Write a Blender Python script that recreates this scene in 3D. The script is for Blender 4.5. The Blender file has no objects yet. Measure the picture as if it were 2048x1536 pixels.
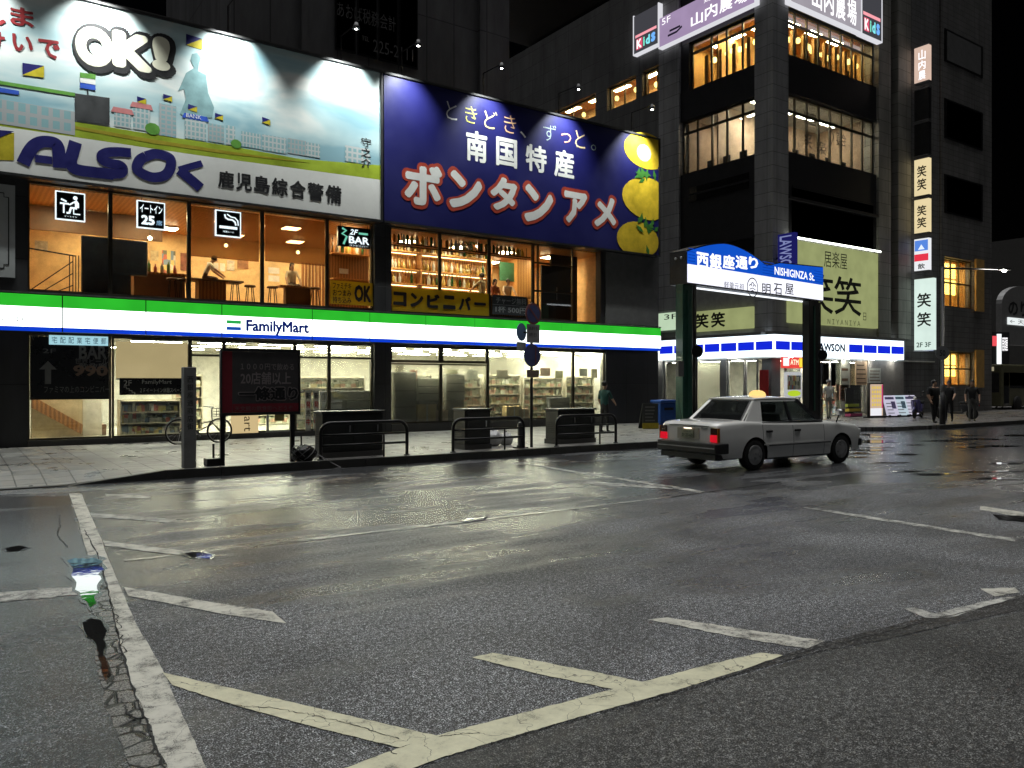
import bpy, math, random
from mathutils import Vector, Matrix
random.seed(7)
C = bpy.context.scene.collection
scene = bpy.context.scene
# ------------------------------------------------------------------ camera, sky, light, exposure
F = 1600.0; HZ = 765.0; CAMZ = 1.8
YAW = math.atan2(2286.0, F)                 # street direction measured from the optical axis
SN, CS = math.sin(YAW), math.cos(YAW)
cam = bpy.data.cameras.new('camera'); co = bpy.data.objects.new('camera', cam); C.objects.link(co)
cam.sensor_width = 36.0; cam.lens = 36.0 * F / 2048; cam.clip_end = 3000; cam.clip_start = 0.05
cam.shift_y = (HZ - 768.0) / 2048
co.location = (0, 0, CAMZ); co.rotation_euler = (math.radians(90), 0, YAW - math.radians(90))
scene.camera = co
world = bpy.data.worlds.new('World'); scene.world = world; world.use_nodes = True
wn = world.node_tree; bg = wn.nodes['Background']
sky = wn.nodes.new('ShaderNodeTexSky'); sky.sky_type = 'NISHITA'; sky.sun_disc = False
sky.sun_elevation = math.radians(-4); sky.sun_rotation = math.radians(0)
wn.links.new(sky.outputs[0], bg.inputs[0]); bg.inputs[1].default_value = 0.008
sl = bpy.data.lights.new('overhead_glow', 'SUN'); sl.energy = 2.3; sl.angle = math.radians(54); sl.color = (1.0, 1.0, 0.99)  # added night lamp, stands in for unseen street lighting and city glow
so = bpy.data.objects.new('overhead_glow', sl); C.objects.link(so); so.rotation_euler = (math.radians(-8), math.radians(4), 0); so.location = (10, 10, 40)
vs = scene.view_settings; vs.view_transform = 'Standard'; vs.look = 'None'; vs.exposure = 0; vs.gamma = 1
try: scene.display_settings.display_device = 'sRGB'
except Exception: pass
cy = scene.cycles
cy.use_denoising = True
cy.max_bounces = 7; cy.diffuse_bounces = 3; cy.glossy_bounces = 3; cy.transparent_max_bounces = 16; cy.transmission_bounces = 4
cy.sample_clamp_indirect = 6; cy.sample_clamp_direct = 0; cy.caustics_reflective = False; cy.caustics_refractive = False

# ------------------------------------------------------------------ helpers
def ray(px, py):
    u = (px - 1024) / F
    return Vector((CS + u * SN, SN - u * CS, (HZ - py) / F))
def gP(px, py, z=0.0):
    d = ray(px, py); t = (z - CAMZ) / d.z
    return (d.x * t, d.y * t)
class Fr:                                   # a vertical plane: origin, direction to the right, outward normal
    def __init__(s, O, U):
        s.O = Vector((O[0], O[1])); s.U = Vector(U).normalized(); s.N = Vector((s.U.y, -s.U.x))
    def P(s, a, d, z):
        q = s.O + s.U * a + s.N * d
        return (q.x, q.y, z)
    def pix(s, px, py, d=0.0):
        r = ray(px, py); D = Vector((r.x, r.y)); t = (d + s.O.dot(s.N)) / D.dot(s.N)
        return ((D * t - s.O).dot(s.U), CAMZ + r.z * t)
    def S(s, px, d=0.0): return s.pix(px, HZ, d)[0]
    def Z(s, px, py, d=0.0): return s.pix(px, py, d)[1]
    def R(s, pl, pr, pt, pb, d=0.0, at='L'):   # a rectangle: left px, right px, top and bottom py measured at its left (or right) edge
        q = pl if at == 'L' else pr
        return (s.S(pl, d), s.S(pr, d), s.Z(q, pb, d), s.Z(q, pt, d))
WF = Fr((0, 0), (1, 0))

class MB:
    def __init__(s): s.v = []; s.f = []; s.m = []; s.cm = 0
    def add(s, vs, fs):
        n = len(s.v); s.v += [tuple(v) for v in vs]; s.f += [tuple(i + n for i in f) for f in fs]; s.m += [s.cm] * len(fs); return s
    def box(s, x0, x1, y0, y1, z0, z1):
        return s.add([(x0,y0,z0),(x1,y0,z0),(x1,y1,z0),(x0,y1,z0),(x0,y0,z1),(x1,y0,z1),(x1,y1,z1),(x0,y1,z1)],
              [(0,3,2,1),(4,5,6,7),(0,1,5,4),(1,2,6,5),(2,3,7,6),(3,0,4,7)])
    def fbox(s, fr, a0, a1, d0, d1, z0, z1):   # box in a frame; d grows outward
        if a0 > a1: a0, a1 = a1, a0
        if d0 > d1: d0, d1 = d1, d0
        P = fr.P
        return s.add([P(a0,d1,z0),P(a1,d1,z0),P(a1,d0,z0),P(a0,d0,z0),P(a0,d1,z1),P(a1,d1,z1),P(a1,d0,z1),P(a0,d0,z1)],
              [(0,3,2,1),(4,5,6,7),(0,1,5,4),(1,2,6,5),(2,3,7,6),(3,0,4,7)])
    def prism(s, fr, pts, d0, d1):             # outline (a, z) anticlockwise seen from outside, between depths d0 < d1
        n = len(pts); ar = sum(pts[i][0]*pts[(i+1)%n][1]-pts[(i+1)%n][0]*pts[i][1] for i in range(n))
        if ar < 0: pts = pts[::-1]
        v = [fr.P(a, d1, z) for a, z in pts] + [fr.P(a, d0, z) for a, z in pts]
        f = [tuple(range(n)), tuple(range(2*n-1, n-1, -1))] + [(i, n+i, n+(i+1)%n, (i+1)%n) for i in range(n)]
        return s.add(v, f)
    def flat(s, fr, pts, d): return s.prism(fr, pts, d - 0.004, d)
    def slab(s, pts, z0, z1):                  # outline (x, y)
        n = len(pts); ar = sum(pts[i][0]*pts[(i+1)%n][1]-pts[(i+1)%n][0]*pts[i][1] for i in range(n))
        if ar < 0: pts = pts[::-1]
        v = [(x, y, z1) for x, y in pts] + [(x, y, z0) for x, y in pts]
        return s.add(v, [tuple(range(n)), tuple(range(2*n-1, n-1, -1))] + [(i, n+i, n+(i+1)%n, (i+1)%n) for i in range(n)])
    def sheet(s, pts, z):
        n = len(pts); ar = sum(pts[i][0]*pts[(i+1)%n][1]-pts[(i+1)%n][0]*pts[i][1] for i in range(n))
        if ar < 0: pts = pts[::-1]
        return s.add([(x, y, z) for x, y in pts], [tuple(range(n))])
    def tube(s, pts, r, n=8, cap=True):
        pts = [Vector(p) for p in pts]; rs = r if isinstance(r, (list, tuple)) else [r] * len(pts)
        base = len(s.v); up = None
        for i, p in enumerate(pts):
            t = (pts[min(i+1, len(pts)-1)] - pts[max(i-1, 0)]).normalized()
            if up is None: up = Vector((0,0,1)) if abs(t.z) < .9 else Vector((1,0,0))
            b = t.cross(up).normalized(); up = b.cross(t).normalized()
            for k in range(n):
                a = 2*math.pi*k/n; s.v.append(tuple(p + (b*math.cos(a) + up*math.sin(a)) * rs[i]))
        for i in range(len(pts)-1):
            for k in range(n):
                a = base+i*n+k; b2 = base+i*n+(k+1)%n
                s.f.append((a, b2, b2+n, a+n)); s.m.append(s.cm)
        if cap:
            s.f.append(tuple(base+k for k in range(n-1,-1,-1))); s.m.append(s.cm)
            s.f.append(tuple(base+(len(pts)-1)*n+k for k in range(n))); s.m.append(s.cm)
        return s
    def lathe(s, c, prof, n=16, axis='z'):
        base = len(s.v)
        for r, h in prof:
            for k in range(n):
                a = 2*math.pi*k/n; x, y = r*math.cos(a), r*math.sin(a)
                q = {'z': (x, y, h), 'y': (x, h, y), 'x': (h, x, y)}[axis]
                s.v.append((c[0]+q[0], c[1]+q[1], c[2]+q[2]))
        for i in range(len(prof)-1):
            for k in range(n):
                a = base+i*n+k; b = base+i*n+(k+1)%n
                s.f.append((a, b, b+n, a+n)); s.m.append(s.cm)
        s.f.append(tuple(base+k for k in range(n-1,-1,-1))); s.m.append(s.cm)
        s.f.append(tuple(base+(len(prof)-1)*n+k for k in range(n))); s.m.append(s.cm)
        return s
    def ball(s, c, r, n=10, sq=(1,1,1)):
        prof = [(max(.001, math.sin(math.pi*i/n)), -math.cos(math.pi*i/n)) for i in range(n+1)]
        m = MB().lathe((0,0,0), prof, n+2)
        return s.add([(c[0]+v[0]*r*sq[0], c[1]+v[1]*r*sq[1], c[2]+v[2]*r*sq[2]) for v in m.v], m.f)
    def grid(s, rows):
        n = len(rows[0]); base = len(s.v)
        for r in rows: s.v += [tuple(p) for p in r]
        for i in range(len(rows)-1):
            for k in range(n-1):
                a = base+i*n+k; s.f.append((a, a+1, a+n+1, a+n)); s.m.append(s.cm)
        return s
    def stroke(s, fr, pts, w, d, ws=None, smooth=0):     # flat ribbon along (a, z) points
        if smooth and len(pts) > 2:
            q = [pts[0]] + list(pts) + [pts[-1]]; o = []
            for i in range(1, len(q)-2):
                for k in range(smooth):
                    t = k/smooth; o.append(tuple(.5*(2*q[i][c]+(q[i+1][c]-q[i-1][c])*t+(2*q[i-1][c]-5*q[i][c]+4*q[i+1][c]-q[i+2][c])*t*t+(3*q[i][c]-q[i-1][c]-3*q[i+1][c]+q[i+2][c])*t**3) for c in (0,1)))
            pts = o + [pts[-1]]
        n = len(pts); L = []; Rr = []
        for i in range(n):
            p0 = pts[max(i-1,0)]; p1 = pts[min(i+1,n-1)]
            tx, tz = p1[0]-p0[0], p1[1]-p0[1]; l = math.hypot(tx, tz) or 1; ww = (ws[i] if ws else w)/2
            L.append((pts[i][0]-tz/l*ww, pts[i][1]+tx/l*ww)); Rr.append((pts[i][0]+tz/l*ww, pts[i][1]-tx/l*ww))
        for i in range(n-1): s.flat(fr, [Rr[i], Rr[i+1], L[i+1], L[i]], d + i*0.00003)
        return s

WL = {}
def part(name, mb, mat, parent=None, smooth=False, bevel=0, label=None, kind=None):
    off = WL.get(parent.name, (0,0,0)) if parent else (0,0,0)
    me = bpy.data.meshes.new(name)
    me.from_pydata([(x-off[0], y-off[1], z-off[2]) for x, y, z in mb.v], [], mb.f); 
    mats = mat if isinstance(mat, list) else [mat]
    for q in mats: me.materials.append(q)
    if len(mats) > 1: me.polygons.foreach_set('material_index', mb.m)
    if smooth: me.polygons.foreach_set('use_smooth', [True]*len(me.polygons))
    me.update()
    o = bpy.data.objects.new(name, me); C.objects.link(o)
    if parent: o.parent = parent; WL[o.name] = off
    else: WL[o.name] = (0,0,0)
    if bevel:
        b = o.modifiers.new('bevel', 'BEVEL'); b.width = bevel; b.segments = 2; b.limit_method = 'ANGLE'
    if label: o['label'] = label
    if kind: o['kind'] = kind
    return o
def tag(o, label, cat, group=None, kind=None):
    if label: o['label'] = label
    if cat: o['category'] = cat
    if group: o['group'] = group
    if kind: o['kind'] = kind
    return o
def thing(name, label, cat, loc=(0,0,0), group=None, rz=0):
    o = bpy.data.objects.new(name, None); C.objects.link(o); o.location = loc; o.empty_display_size = .2
    if rz: o.rotation_euler = (0,0,rz)
    WL[o.name] = tuple(loc) if not rz else (0,0,0)
    return tag(o, label, cat, group)
def local(name, label, cat, loc, rz=0, group=None):   # parts are built round the origin
    o = thing(name, label, cat, loc, group); o.rotation_euler = (0,0,rz); WL[o.name] = (0,0,0); return o
def copy_tree(o, parent=None):
    c = o.copy(); C.objects.link(c)
    if parent: c.parent = parent
    for ch in list(o.children): copy_tree(ch, c)
    return c
def setting(name, mb, mat, smooth=False):
    o = part(name, mb, mat, None, smooth); o['kind'] = 'structure'; return o

def text_mb(body, bold=0, shear=0, res=2):      # bold lettering is thickened by shifted copies, which keeps the inner gaps clean
    cu = bpy.data.curves.new('t', 'FONT'); cu.body = body; cu.resolution_u = res; cu.shear = shear; cu.fill_mode = 'FRONT'
    if bold < 0: cu.offset = bold
    o = bpy.data.objects.new('t', cu); me = bpy.data.meshes.new_from_object(o)
    v = [tuple(q.co) for q in me.vertices]; f = [tuple(p.vertices) for p in me.polygons]
    bpy.data.objects.remove(o); bpy.data.meshes.remove(me); bpy.data.curves.remove(cu)
    if bold > 0:
        n = 6 if bold < .03 else 10 if bold < .06 else 18; V2, F2 = [(x, y, 0) for x, y, z in v], list(f)
        for k in range(n):
            b = len(V2); dx, dy = bold*math.cos(2*math.pi*k/n), bold*math.sin(2*math.pi*k/n)
            V2 += [(x+dx, y+dy, k+1) for x, y, z in v]; F2 += [tuple(i+b for i in q) for q in f]
        v, f = V2, F2
    return v, f
def text(body, fr, rect, d, mat, parent, bold=0, shear=0, rot=0, name='lettering', tx=.004, grow=0, mb=None, res=2):
    v, f = text_mb(body, bold, shear, res)
    if rot == 90: v = [(y, -x, z) for x, y, z in v]
    x0, x1 = min(q[0] for q in v), max(q[0] for q in v); y0, y1 = min(q[1] for q in v), max(q[1] for q in v)
    s0, s1, z0, z1 = rect
    if s0 > s1: s0, s1 = s1, s0
    s0 -= grow; s1 += grow; z0 -= grow; z1 += grow
    w = [fr.P(s0+(x-x0)/(x1-x0)*(s1-s0), d + tx + z*.0002, z0+(y-y0)/(y1-y0)*(z1-z0)) for x, y, z in v]
    if mb is not None: return mb.add(w, f)
    return part(name, MB().add(w, f), mat, parent)

# ------------------------------------------------------------------ materials
def nt(name):
    m = bpy.data.materials.new(name); m.use_nodes = True; t = m.node_tree; t.nodes.clear()
    out = t.nodes.new('ShaderNodeOutputMaterial'); return m, t, out
def rgb(c): return (c[0], c[1], c[2], 1)
def N(t, kind, **kw):
    n = t.nodes.new(kind)
    for k, v in kw.items():
        if k in n.inputs: n.inputs[k].default_value = v
        else: setattr(n, k, v)
    return n
def ramp(t, src, stops):
    r = t.nodes.new('ShaderNodeValToRGB'); e = r.color_ramp.elements
    while len(e) > len(stops): e.remove(e[-1])
    while len(e) < len(stops): e.new(.5)
    for q, (p, c) in zip(e, stops):
        q.position = p; q.color = rgb(c) if isinstance(c, tuple) else (c, c, c, 1)
    t.links.new(src, r.inputs[0]); return r
def mixc(t, fac, a, b):
    m = t.nodes.new('ShaderNodeMix'); m.data_type = 'RGBA'
    for i, q in ((0, fac), (6, a), (7, b)):
        if isinstance(q, (int, float)): m.inputs[i].default_value = q
        elif isinstance(q, tuple): m.inputs[i].default_value = rgb(q)
        else: t.links.new(q, m.inputs[i])
    return m.outputs[2]
MC = {}
def surf(name, col, rough=.6, metal=0, var=.25, scale=3.0, bump=0, bscale=60, spec=.5, coat=0):
    if name in MC: return MC[name]
    m, t, out = nt(name); L = t.links.new
    p = N(t, 'ShaderNodeBsdfPrincipled', Roughness=rough, Metallic=metal); p.inputs['Specular IOR Level'].default_value = spec
    p.inputs['Coat Weight'].default_value = coat
    tc = N(t, 'ShaderNodeTexCoord'); n1 = N(t, 'ShaderNodeTexNoise', Scale=scale, Detail=5, Roughness=.65)
    L(tc.outputs['Object'], n1.inputs['Vector'])
    r = ramp(t, n1.outputs['Fac'], [(.3, tuple(c*(1-var) for c in col)), (.7, tuple(min(1, c*(1+var*.6)) for c in col))])
    L(r.outputs[0], p.inputs['Base Color'])
    rr = ramp(t, n1.outputs['Fac'], [(.25, max(0.02, rough*.75)), (.75, min(1, rough*1.2))]); L(rr.outputs[0], p.inputs['Roughness'])
    if bump:
        n2 = N(t, 'ShaderNodeTexNoise', Scale=bscale, Detail=4); L(tc.outputs['Object'], n2.inputs['Vector'])
        b = N(t, 'ShaderNodeBump', Strength=bump, Distance=.01); L(n2.outputs['Fac'], b.inputs['Height']); L(b.outputs[0], p.inputs['Normal'])
    L(p.outputs[0], out.inputs[0]); MC[name] = m; return m
def emit(name, col, s=1.0, var=0.0):
    if name in MC: return MC[name]
    m, t, out = nt(name); e = N(t, 'ShaderNodeEmission', Strength=s); e.inputs[0].default_value = rgb(col)
    if var:
        tc = N(t, 'ShaderNodeTexCoord'); n1 = N(t, 'ShaderNodeTexNoise', Scale=1.2, Detail=2); t.links.new(tc.outputs['Object'], n1.inputs['Vector'])
        r = ramp(t, n1.outputs['Fac'], [(.3, tuple(c*(1-var) for c in col)), (.7, col)]); t.links.new(r.outputs[0], e.inputs[0])
    t.links.new(e.outputs[0], out.inputs[0]); MC[name] = m; return m
def glass(name, tint=(.93,.96,.95), refl=.06, rough=.02, film=0, fcol=(.5,.5,.5)):
    if name in MC: return MC[name]
    m, t, out = nt(name); L = t.links.new
    tr = N(t, 'ShaderNodeBsdfTransparent'); tr.inputs[0].default_value = rgb(tint)
    gl = N(t, 'ShaderNodeBsdfGlossy', Roughness=rough); gl.inputs[0].default_value = (1,1,1,1)
    lw = N(t, 'ShaderNodeLayerWeight', Blend=.25); mp = N(t, 'ShaderNodeMath', operation='MULTIPLY_ADD'); mp.inputs[1].default_value = .5; mp.inputs[2].default_value = refl
    L(lw.outputs['Fresnel'], mp.inputs[0])
    mx = N(t, 'ShaderNodeMixShader'); L(mp.outputs[0], mx.inputs[0]); L(tr.outputs[0], mx.inputs[1]); L(gl.outputs[0], mx.inputs[2])
    res = mx.outputs[0]
    if film:
        df = N(t, 'ShaderNodeBsdfDiffuse'); df.inputs[0].default_value = rgb(fcol); tl = N(t, 'ShaderNodeBsdfTranslucent'); tl.inputs[0].default_value = rgb(fcol)
        m2 = N(t, 'ShaderNodeMixShader', Fac=.6); L(df.outputs[0], m2.inputs[1]); L(tl.outputs[0], m2.inputs[2])
        m3 = N(t, 'ShaderNodeMixShader', Fac=film); L(res, m3.inputs[1]); L(m2.outputs[0], m3.inputs[2]); res = m3.outputs[0]
    L(res, out.inputs[0]); MC[name] = m; return m

def asphalt(name, base, wet, rdry, rwet, grain=80.0, bump=.5, con=1.0):
    m, t, out = nt(name); L = t.links.new
    p = N(t, 'ShaderNodeBsdfPrincipled'); tc = N(t, 'ShaderNodeTexCoord'); O = tc.outputs['Object']
    vo = N(t, 'ShaderNodeTexVoronoi', Scale=grain); L(O, vo.inputs['Vector'])
    n1 = N(t, 'ShaderNodeTexNoise', Scale=grain*1.1, Detail=2, Roughness=.6); L(O, n1.inputs['Vector'])
    n2 = N(t, 'ShaderNodeTexNoise', Scale=.33, Detail=5, Roughness=.6); L(O, n2.inputs['Vector'])
    mp = N(t, 'ShaderNodeMapping'); mp.inputs['Scale'].default_value = (.35, 1.6, 1); L(O, mp.inputs['Vector'])
    n3 = N(t, 'ShaderNodeTexNoise', Scale=1.1, Detail=4); L(mp.outputs[0], n3.inputs['Vector'])
    ad = N(t, 'ShaderNodeMath', operation='MULTIPLY_ADD'); L(n3.outputs['Fac'], ad.inputs[0]); ad.inputs[1].default_value = .55
    sc = N(t, 'ShaderNodeMath', operation='MULTIPLY'); L(n2.outputs['Fac'], sc.inputs[0]); sc.inputs[1].default_value = .45; L(sc.outputs[0], ad.inputs[2])
    sx = N(t, 'ShaderNodeSeparateXYZ'); L(O, sx.inputs[0]); gx = N(t, 'ShaderNodeMapRange'); L(sx.outputs[0], gx.inputs['Value'])      # the street mouth on the right lies lower and stays wetter
    gx.inputs['From Min'].default_value = 13; gx.inputs['From Max'].default_value = 22; gx.inputs['To Min'].default_value = 0; gx.inputs['To Max'].default_value = .24
    gy = N(t, 'ShaderNodeMapRange'); L(sx.outputs[1], gy.inputs['Value']); gy.inputs['From Min'].default_value = 4.5; gy.inputs['From Max'].default_value = 10; gy.inputs['To Min'].default_value = -.10; gy.inputs['To Max'].default_value = .03
    ad2 = N(t, 'ShaderNodeMath', operation='ADD'); L(ad.outputs[0], ad2.inputs[0]); L(gx.outputs[0], ad2.inputs[1]); ad3 = N(t, 'ShaderNodeMath', operation='ADD'); L(ad2.outputs[0], ad3.inputs[0]); L(gy.outputs[0], ad3.inputs[1]); ad = ad3
    W = ramp(t, ad.outputs[0], [(.5 - wet*.28, 0.0), (.62 - wet*.2, 1.0)]).outputs[0]
    g = ramp(t, n1.outputs['Fac'], [(.5-.08*con, tuple(c*(.06+.5*(1-con)) for c in base)), (.51, tuple(c*(.6+.3*(1-con)) for c in base)), (.5+.08/max(con,.3), tuple(min(1, c*(1+3*con)) for c in base))]).outputs[0]
    n4 = N(t, 'ShaderNodeTexNoise', Scale=26, Detail=2, Roughness=.55); L(O, n4.inputs['Vector'])
    sp = ramp(t, vo.outputs['Color'], [(.2, (1-.6*con,)*3), (.9, (1+.8*con,)*3)]).outputs[0]
    mul = t.nodes.new('ShaderNodeMix'); mul.data_type = 'RGBA'; mul.blend_type = 'MULTIPLY'; mul.inputs[0].default_value = 1; L(g, mul.inputs[6]); L(sp, mul.inputs[7])
    m3 = t.nodes.new('ShaderNodeMix'); m3.data_type = 'RGBA'; m3.blend_type = 'MULTIPLY'; m3.inputs[0].default_value = 1; L(mul.outputs[2], m3.inputs[6])
    n5 = N(t, 'ShaderNodeTexNoise', Scale=.55, Detail=4, Roughness=.6, Distortion=.6); L(O, n5.inputs['Vector'])
    L(ramp(t, n4.outputs['Fac'], [(.36, (.45,.45,.45)), (.62, (1.6,1.6,1.6))]).outputs[0], m3.inputs[7])
    m4 = t.nodes.new('ShaderNodeMix'); m4.data_type = 'RGBA'; m4.blend_type = 'MULTIPLY'; m4.inputs[0].default_value = 1; L(m3.outputs[2], m4.inputs[6]); L(ramp(t, n5.outputs['Fac'], [(.35, (.62,.62,.62)), (.65, (1.22,1.22,1.22))]).outputs[0], m4.inputs[7]); m3 = m4
    col = mixc(t, W, m3.outputs[2], mixc(t, .5, m3.outputs[2], (.012,.012,.013)))
    L(col, p.inputs['Base Color'])
    r = N(t, 'ShaderNodeMapRange'); L(W, r.inputs['Value']); r.inputs['To Min'].default_value = rdry; r.inputs['To Max'].default_value = rwet
    L(r.outputs[0], p.inputs['Roughness'])
    sl_ = N(t, 'ShaderNodeMapRange'); L(W, sl_.inputs['Value']); sl_.inputs['To Min'].default_value = .28; sl_.inputs['To Max'].default_value = .55; L(sl_.outputs[0], p.inputs['Specular IOR Level'])
    bs = N(t, 'ShaderNodeMapRange'); L(W, bs.inputs['Value']); bs.inputs['To Min'].default_value = bump; bs.inputs['To Max'].default_value = bump*.5
    hh = N(t, 'ShaderNodeMath', operation='ADD'); L(n4.outputs['Fac'], hh.inputs[0]); L(n1.outputs['Fac'], hh.inputs[1])
    b = N(t, 'ShaderNodeBump', Distance=.006); L(bs.outputs[0], b.inputs['Strength']); L(hh.outputs[0], b.inputs['Height']); L(b.outputs[0], p.inputs['Normal'])
    L(p.outputs[0], out.inputs[0]); return m
def paint_line(name, col, wear):
    m, t, out = nt(name); L = t.links.new
    p = N(t, 'ShaderNodeBsdfPrincipled', Roughness=.5); tc = N(t, 'ShaderNodeTexCoord'); O = tc.outputs['Object']
    n1 = N(t, 'ShaderNodeTexNoise', Scale=5, Detail=8, Roughness=.75); L(O, n1.inputs['Vector'])
    n2 = N(t, 'ShaderNodeTexNoise', Scale=150, Detail=2); L(O, n2.inputs['Vector'])
    vo = N(t, 'ShaderNodeTexVoronoi', Scale=3.2, feature='DISTANCE_TO_EDGE'); nz = N(t, 'ShaderNodeTexNoise', Scale=6, Detail=3); L(O, nz.inputs['Vector'])
    va = N(t, 'ShaderNodeVectorMath', operation='MULTIPLY_ADD'); va.inputs[1].default_value = (.25,.25,.25); L(nz.outputs['Color'], va.inputs[0]); L(O, va.inputs[2]); L(va.outputs[0], vo.inputs['Vector'])
    ck = ramp(t, vo.outputs['Distance'], [(.002, 0.0), (.007, 1.0)]).outputs[0]
    a = N(t, 'ShaderNodeMath', operation='MULTIPLY_ADD'); L(n2.outputs['Fac'], a.inputs[0]); a.inputs[1].default_value = .35; L(n1.outputs['Fac'], a.inputs[2])
    w = ramp(t, a.outputs[0], [(wear, 0.0), (wear+.16, 1.0)]).outputs[0]
    f = N(t, 'ShaderNodeMath', operation='MULTIPLY'); L(w, f.inputs[0]); L(ck, f.inputs[1])
    tone = ramp(t, n1.outputs['Fac'], [(.35, tuple(c*.7 for c in col)), (.7, col)]).outputs[0]
    L(mixc(t, f.outputs[0], (.03,.03,.03), tone), p.inputs['Base Color'])
    b = N(t, 'ShaderNodeBump', Strength=.5, Distance=.004); L(n2.outputs['Fac'], b.inputs['Height']); L(b.outputs[0], p.inputs['Normal'])
    L(p.outputs[0], out.inputs[0]); return m
def tiles(name, c1, c2, cm, sx, sy, rough=.45, off=.5, bump=.4, patch=None):
    m, t, out = nt(name); L = t.links.new
    p = N(t, 'ShaderNodeBsdfPrincipled', Roughness=rough); tc = N(t, 'ShaderNodeTexCoord'); O = tc.outputs['Object']
    br = t.nodes.new('ShaderNodeTexBrick'); br.offset = off; L(O, br.inputs['Vector'])
    br.inputs['Color1'].default_value = rgb(c1); br.inputs['Color2'].default_value = rgb(c2); br.inputs['Mortar'].default_value = rgb(cm)
    br.inputs['Scale'].default_value = 1; br.inputs['Mortar Size'].default_value = .012; br.inputs['Brick Width'].default_value = sx; br.inputs['Row Height'].default_value = sy
    n1 = N(t, 'ShaderNodeTexNoise', Scale=1.3, Detail=6, Roughness=.7); L(O, n1.inputs['Vector'])
    mul = t.nodes.new('ShaderNodeMix'); mul.data_type = 'RGBA'; mul.blend_type = 'MULTIPLY'; mul.inputs[0].default_value = 1
    L(br.outputs['Color'], mul.inputs[6]); L(ramp(t, n1.outputs['Fac'], [(.3, (.55,.55,.55)), (.7, (1.2,1.2,1.2))]).outputs[0], mul.inputs[7])
    L(mul.outputs[2], p.inputs['Base Color'])
    L(ramp(t, n1.outputs['Fac'], [(.35, rough*.45), (.65, rough*1.3)]).outputs[0], p.inputs['Roughness'])
    iv = N(t, 'ShaderNodeMath', operation='SUBTRACT'); iv.inputs[0].default_value = 1; L(br.outputs['Fac'], iv.inputs[1])
    b = N(t, 'ShaderNodeBump', Strength=bump, Distance=.006); L(iv.outputs[0], b.inputs['Height']); L(b.outputs[0], p.inputs['Normal'])
    L(p.outputs[0], out.inputs[0]); return m
def stripes(name, ca, cb, scale, direction='Z', rough=.5, dist=1.5):     # wood grain
    if name in MC: return MC[name]
    m, t, out = nt(name); L = t.links.new
    p = N(t, 'ShaderNodeBsdfPrincipled', Roughness=rough); tc = N(t, 'ShaderNodeTexCoord')
    w = N(t, 'ShaderNodeTexWave', Scale=scale, Distortion=dist, Detail=3); w.bands_direction = direction; L(tc.outputs['Object'], w.inputs['Vector'])
    L(ramp(t, w.outputs['Fac'], [(.2, ca), (.8, cb)]).outputs[0], p.inputs['Base Color']); L(p.outputs[0], out.inputs[0]); MC[name] = m; return m
def mottled(name, cols, scale=5.0, stretch=(1,1,1), rough=.5):         # a shelf of mixed goods: cells of different colours
    if name in MC: return MC[name]
    m, t, out = nt(name); L = t.links.new
    p = N(t, 'ShaderNodeBsdfPrincipled', Roughness=rough); tc = N(t, 'ShaderNodeTexCoord'); mp = N(t, 'ShaderNodeMapping'); mp.inputs['Scale'].default_value = stretch
    L(tc.outputs['Object'], mp.inputs['Vector']); vo = N(t, 'ShaderNodeTexVoronoi', Scale=scale); vo.inputs['Randomness'].default_value = .35; L(mp.outputs[0], vo.inputs['Vector'])
    sep = N(t, 'ShaderNodeSeparateColor'); L(vo.outputs['Color'], sep.inputs[0])
    r = ramp(t, sep.outputs[0], [(i/len(cols), c) for i, c in enumerate(cols)]); r.color_ramp.interpolation = 'CONSTANT'
    L(r.outputs[0], p.inputs['Base Color']); L(p.outputs[0], out.inputs[0]); MC[name] = m; return m
def sky_print(name):                        # the printed sky of the billboard
    m, t, out = nt(name); L = t.links.new
    p = N(t, 'ShaderNodeBsdfPrincipled', Roughness=.42); tc = N(t, 'ShaderNodeTexCoord'); mp = N(t, 'ShaderNodeMapping'); mp.inputs['Scale'].default_value = (.28, 1, .75)
    L(tc.outputs['Object'], mp.inputs['Vector']); n1 = N(t, 'ShaderNodeTexNoise', Scale=1.0, Detail=4, Distortion=.4); L(mp.outputs[0], n1.inputs['Vector'])
    L(ramp(t, n1.outputs['Fac'], [(.36, (.26,.45,.52)), (.5, (.50,.66,.68)), (.62, (.82,.85,.82))]).outputs[0], p.inputs['Base Color']); L(p.outputs[0], out.inputs[0]); return m

M = MC
def S(k, *a, **kw): M[k] = surf(k, *a, **kw); return M[k]
S('concrete', (.17,.17,.165), .75, bump=.25, bscale=35); S('dark_concrete', (.075,.073,.07), .8, bump=.25, bscale=30)
S('black_metal', (.012,.012,.013), .38, .3); S('dark_metal', (.04,.04,.042), .45, .5); S('steel', (.45,.45,.46), .35, .9); S('frame_metal', (.09,.08,.06), .4, .6)
S('white_wall', (.72,.70,.62), .7); S('store_floor', (.55,.53,.46), .25); S('ceiling_white', (.75,.74,.68), .8)
S('plaster', (.78,.56,.28), .7); S('brown_board', (.16,.085,.045), .6); S('dark_board', (.045,.047,.05), .5); S('blind', (.58,.48,.30), .8)
S('white_paint', (.75,.75,.73), .3, coat=.2); S('beige_paint', (.60,.55,.42), .5); S('paper', (.75,.73,.68), .7)
S('navy', (.02,.018,.13), .4, var=.1); S('ink', (.012,.012,.014), .5); S('print_white', (.78,.78,.75), .45, var=.08); S('print_grey', (.50,.52,.52), .45, var=.1)
S('print_yellow', (.55,.45,.02), .45); S('print_lime', (.36,.47,.03), .45, var=.4, scale=.8); S('print_red', (.50,.03,.03), .45); S('print_teal', (.22,.38,.40), .45); S('print_pink', (.6,.22,.22), .5)
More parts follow.
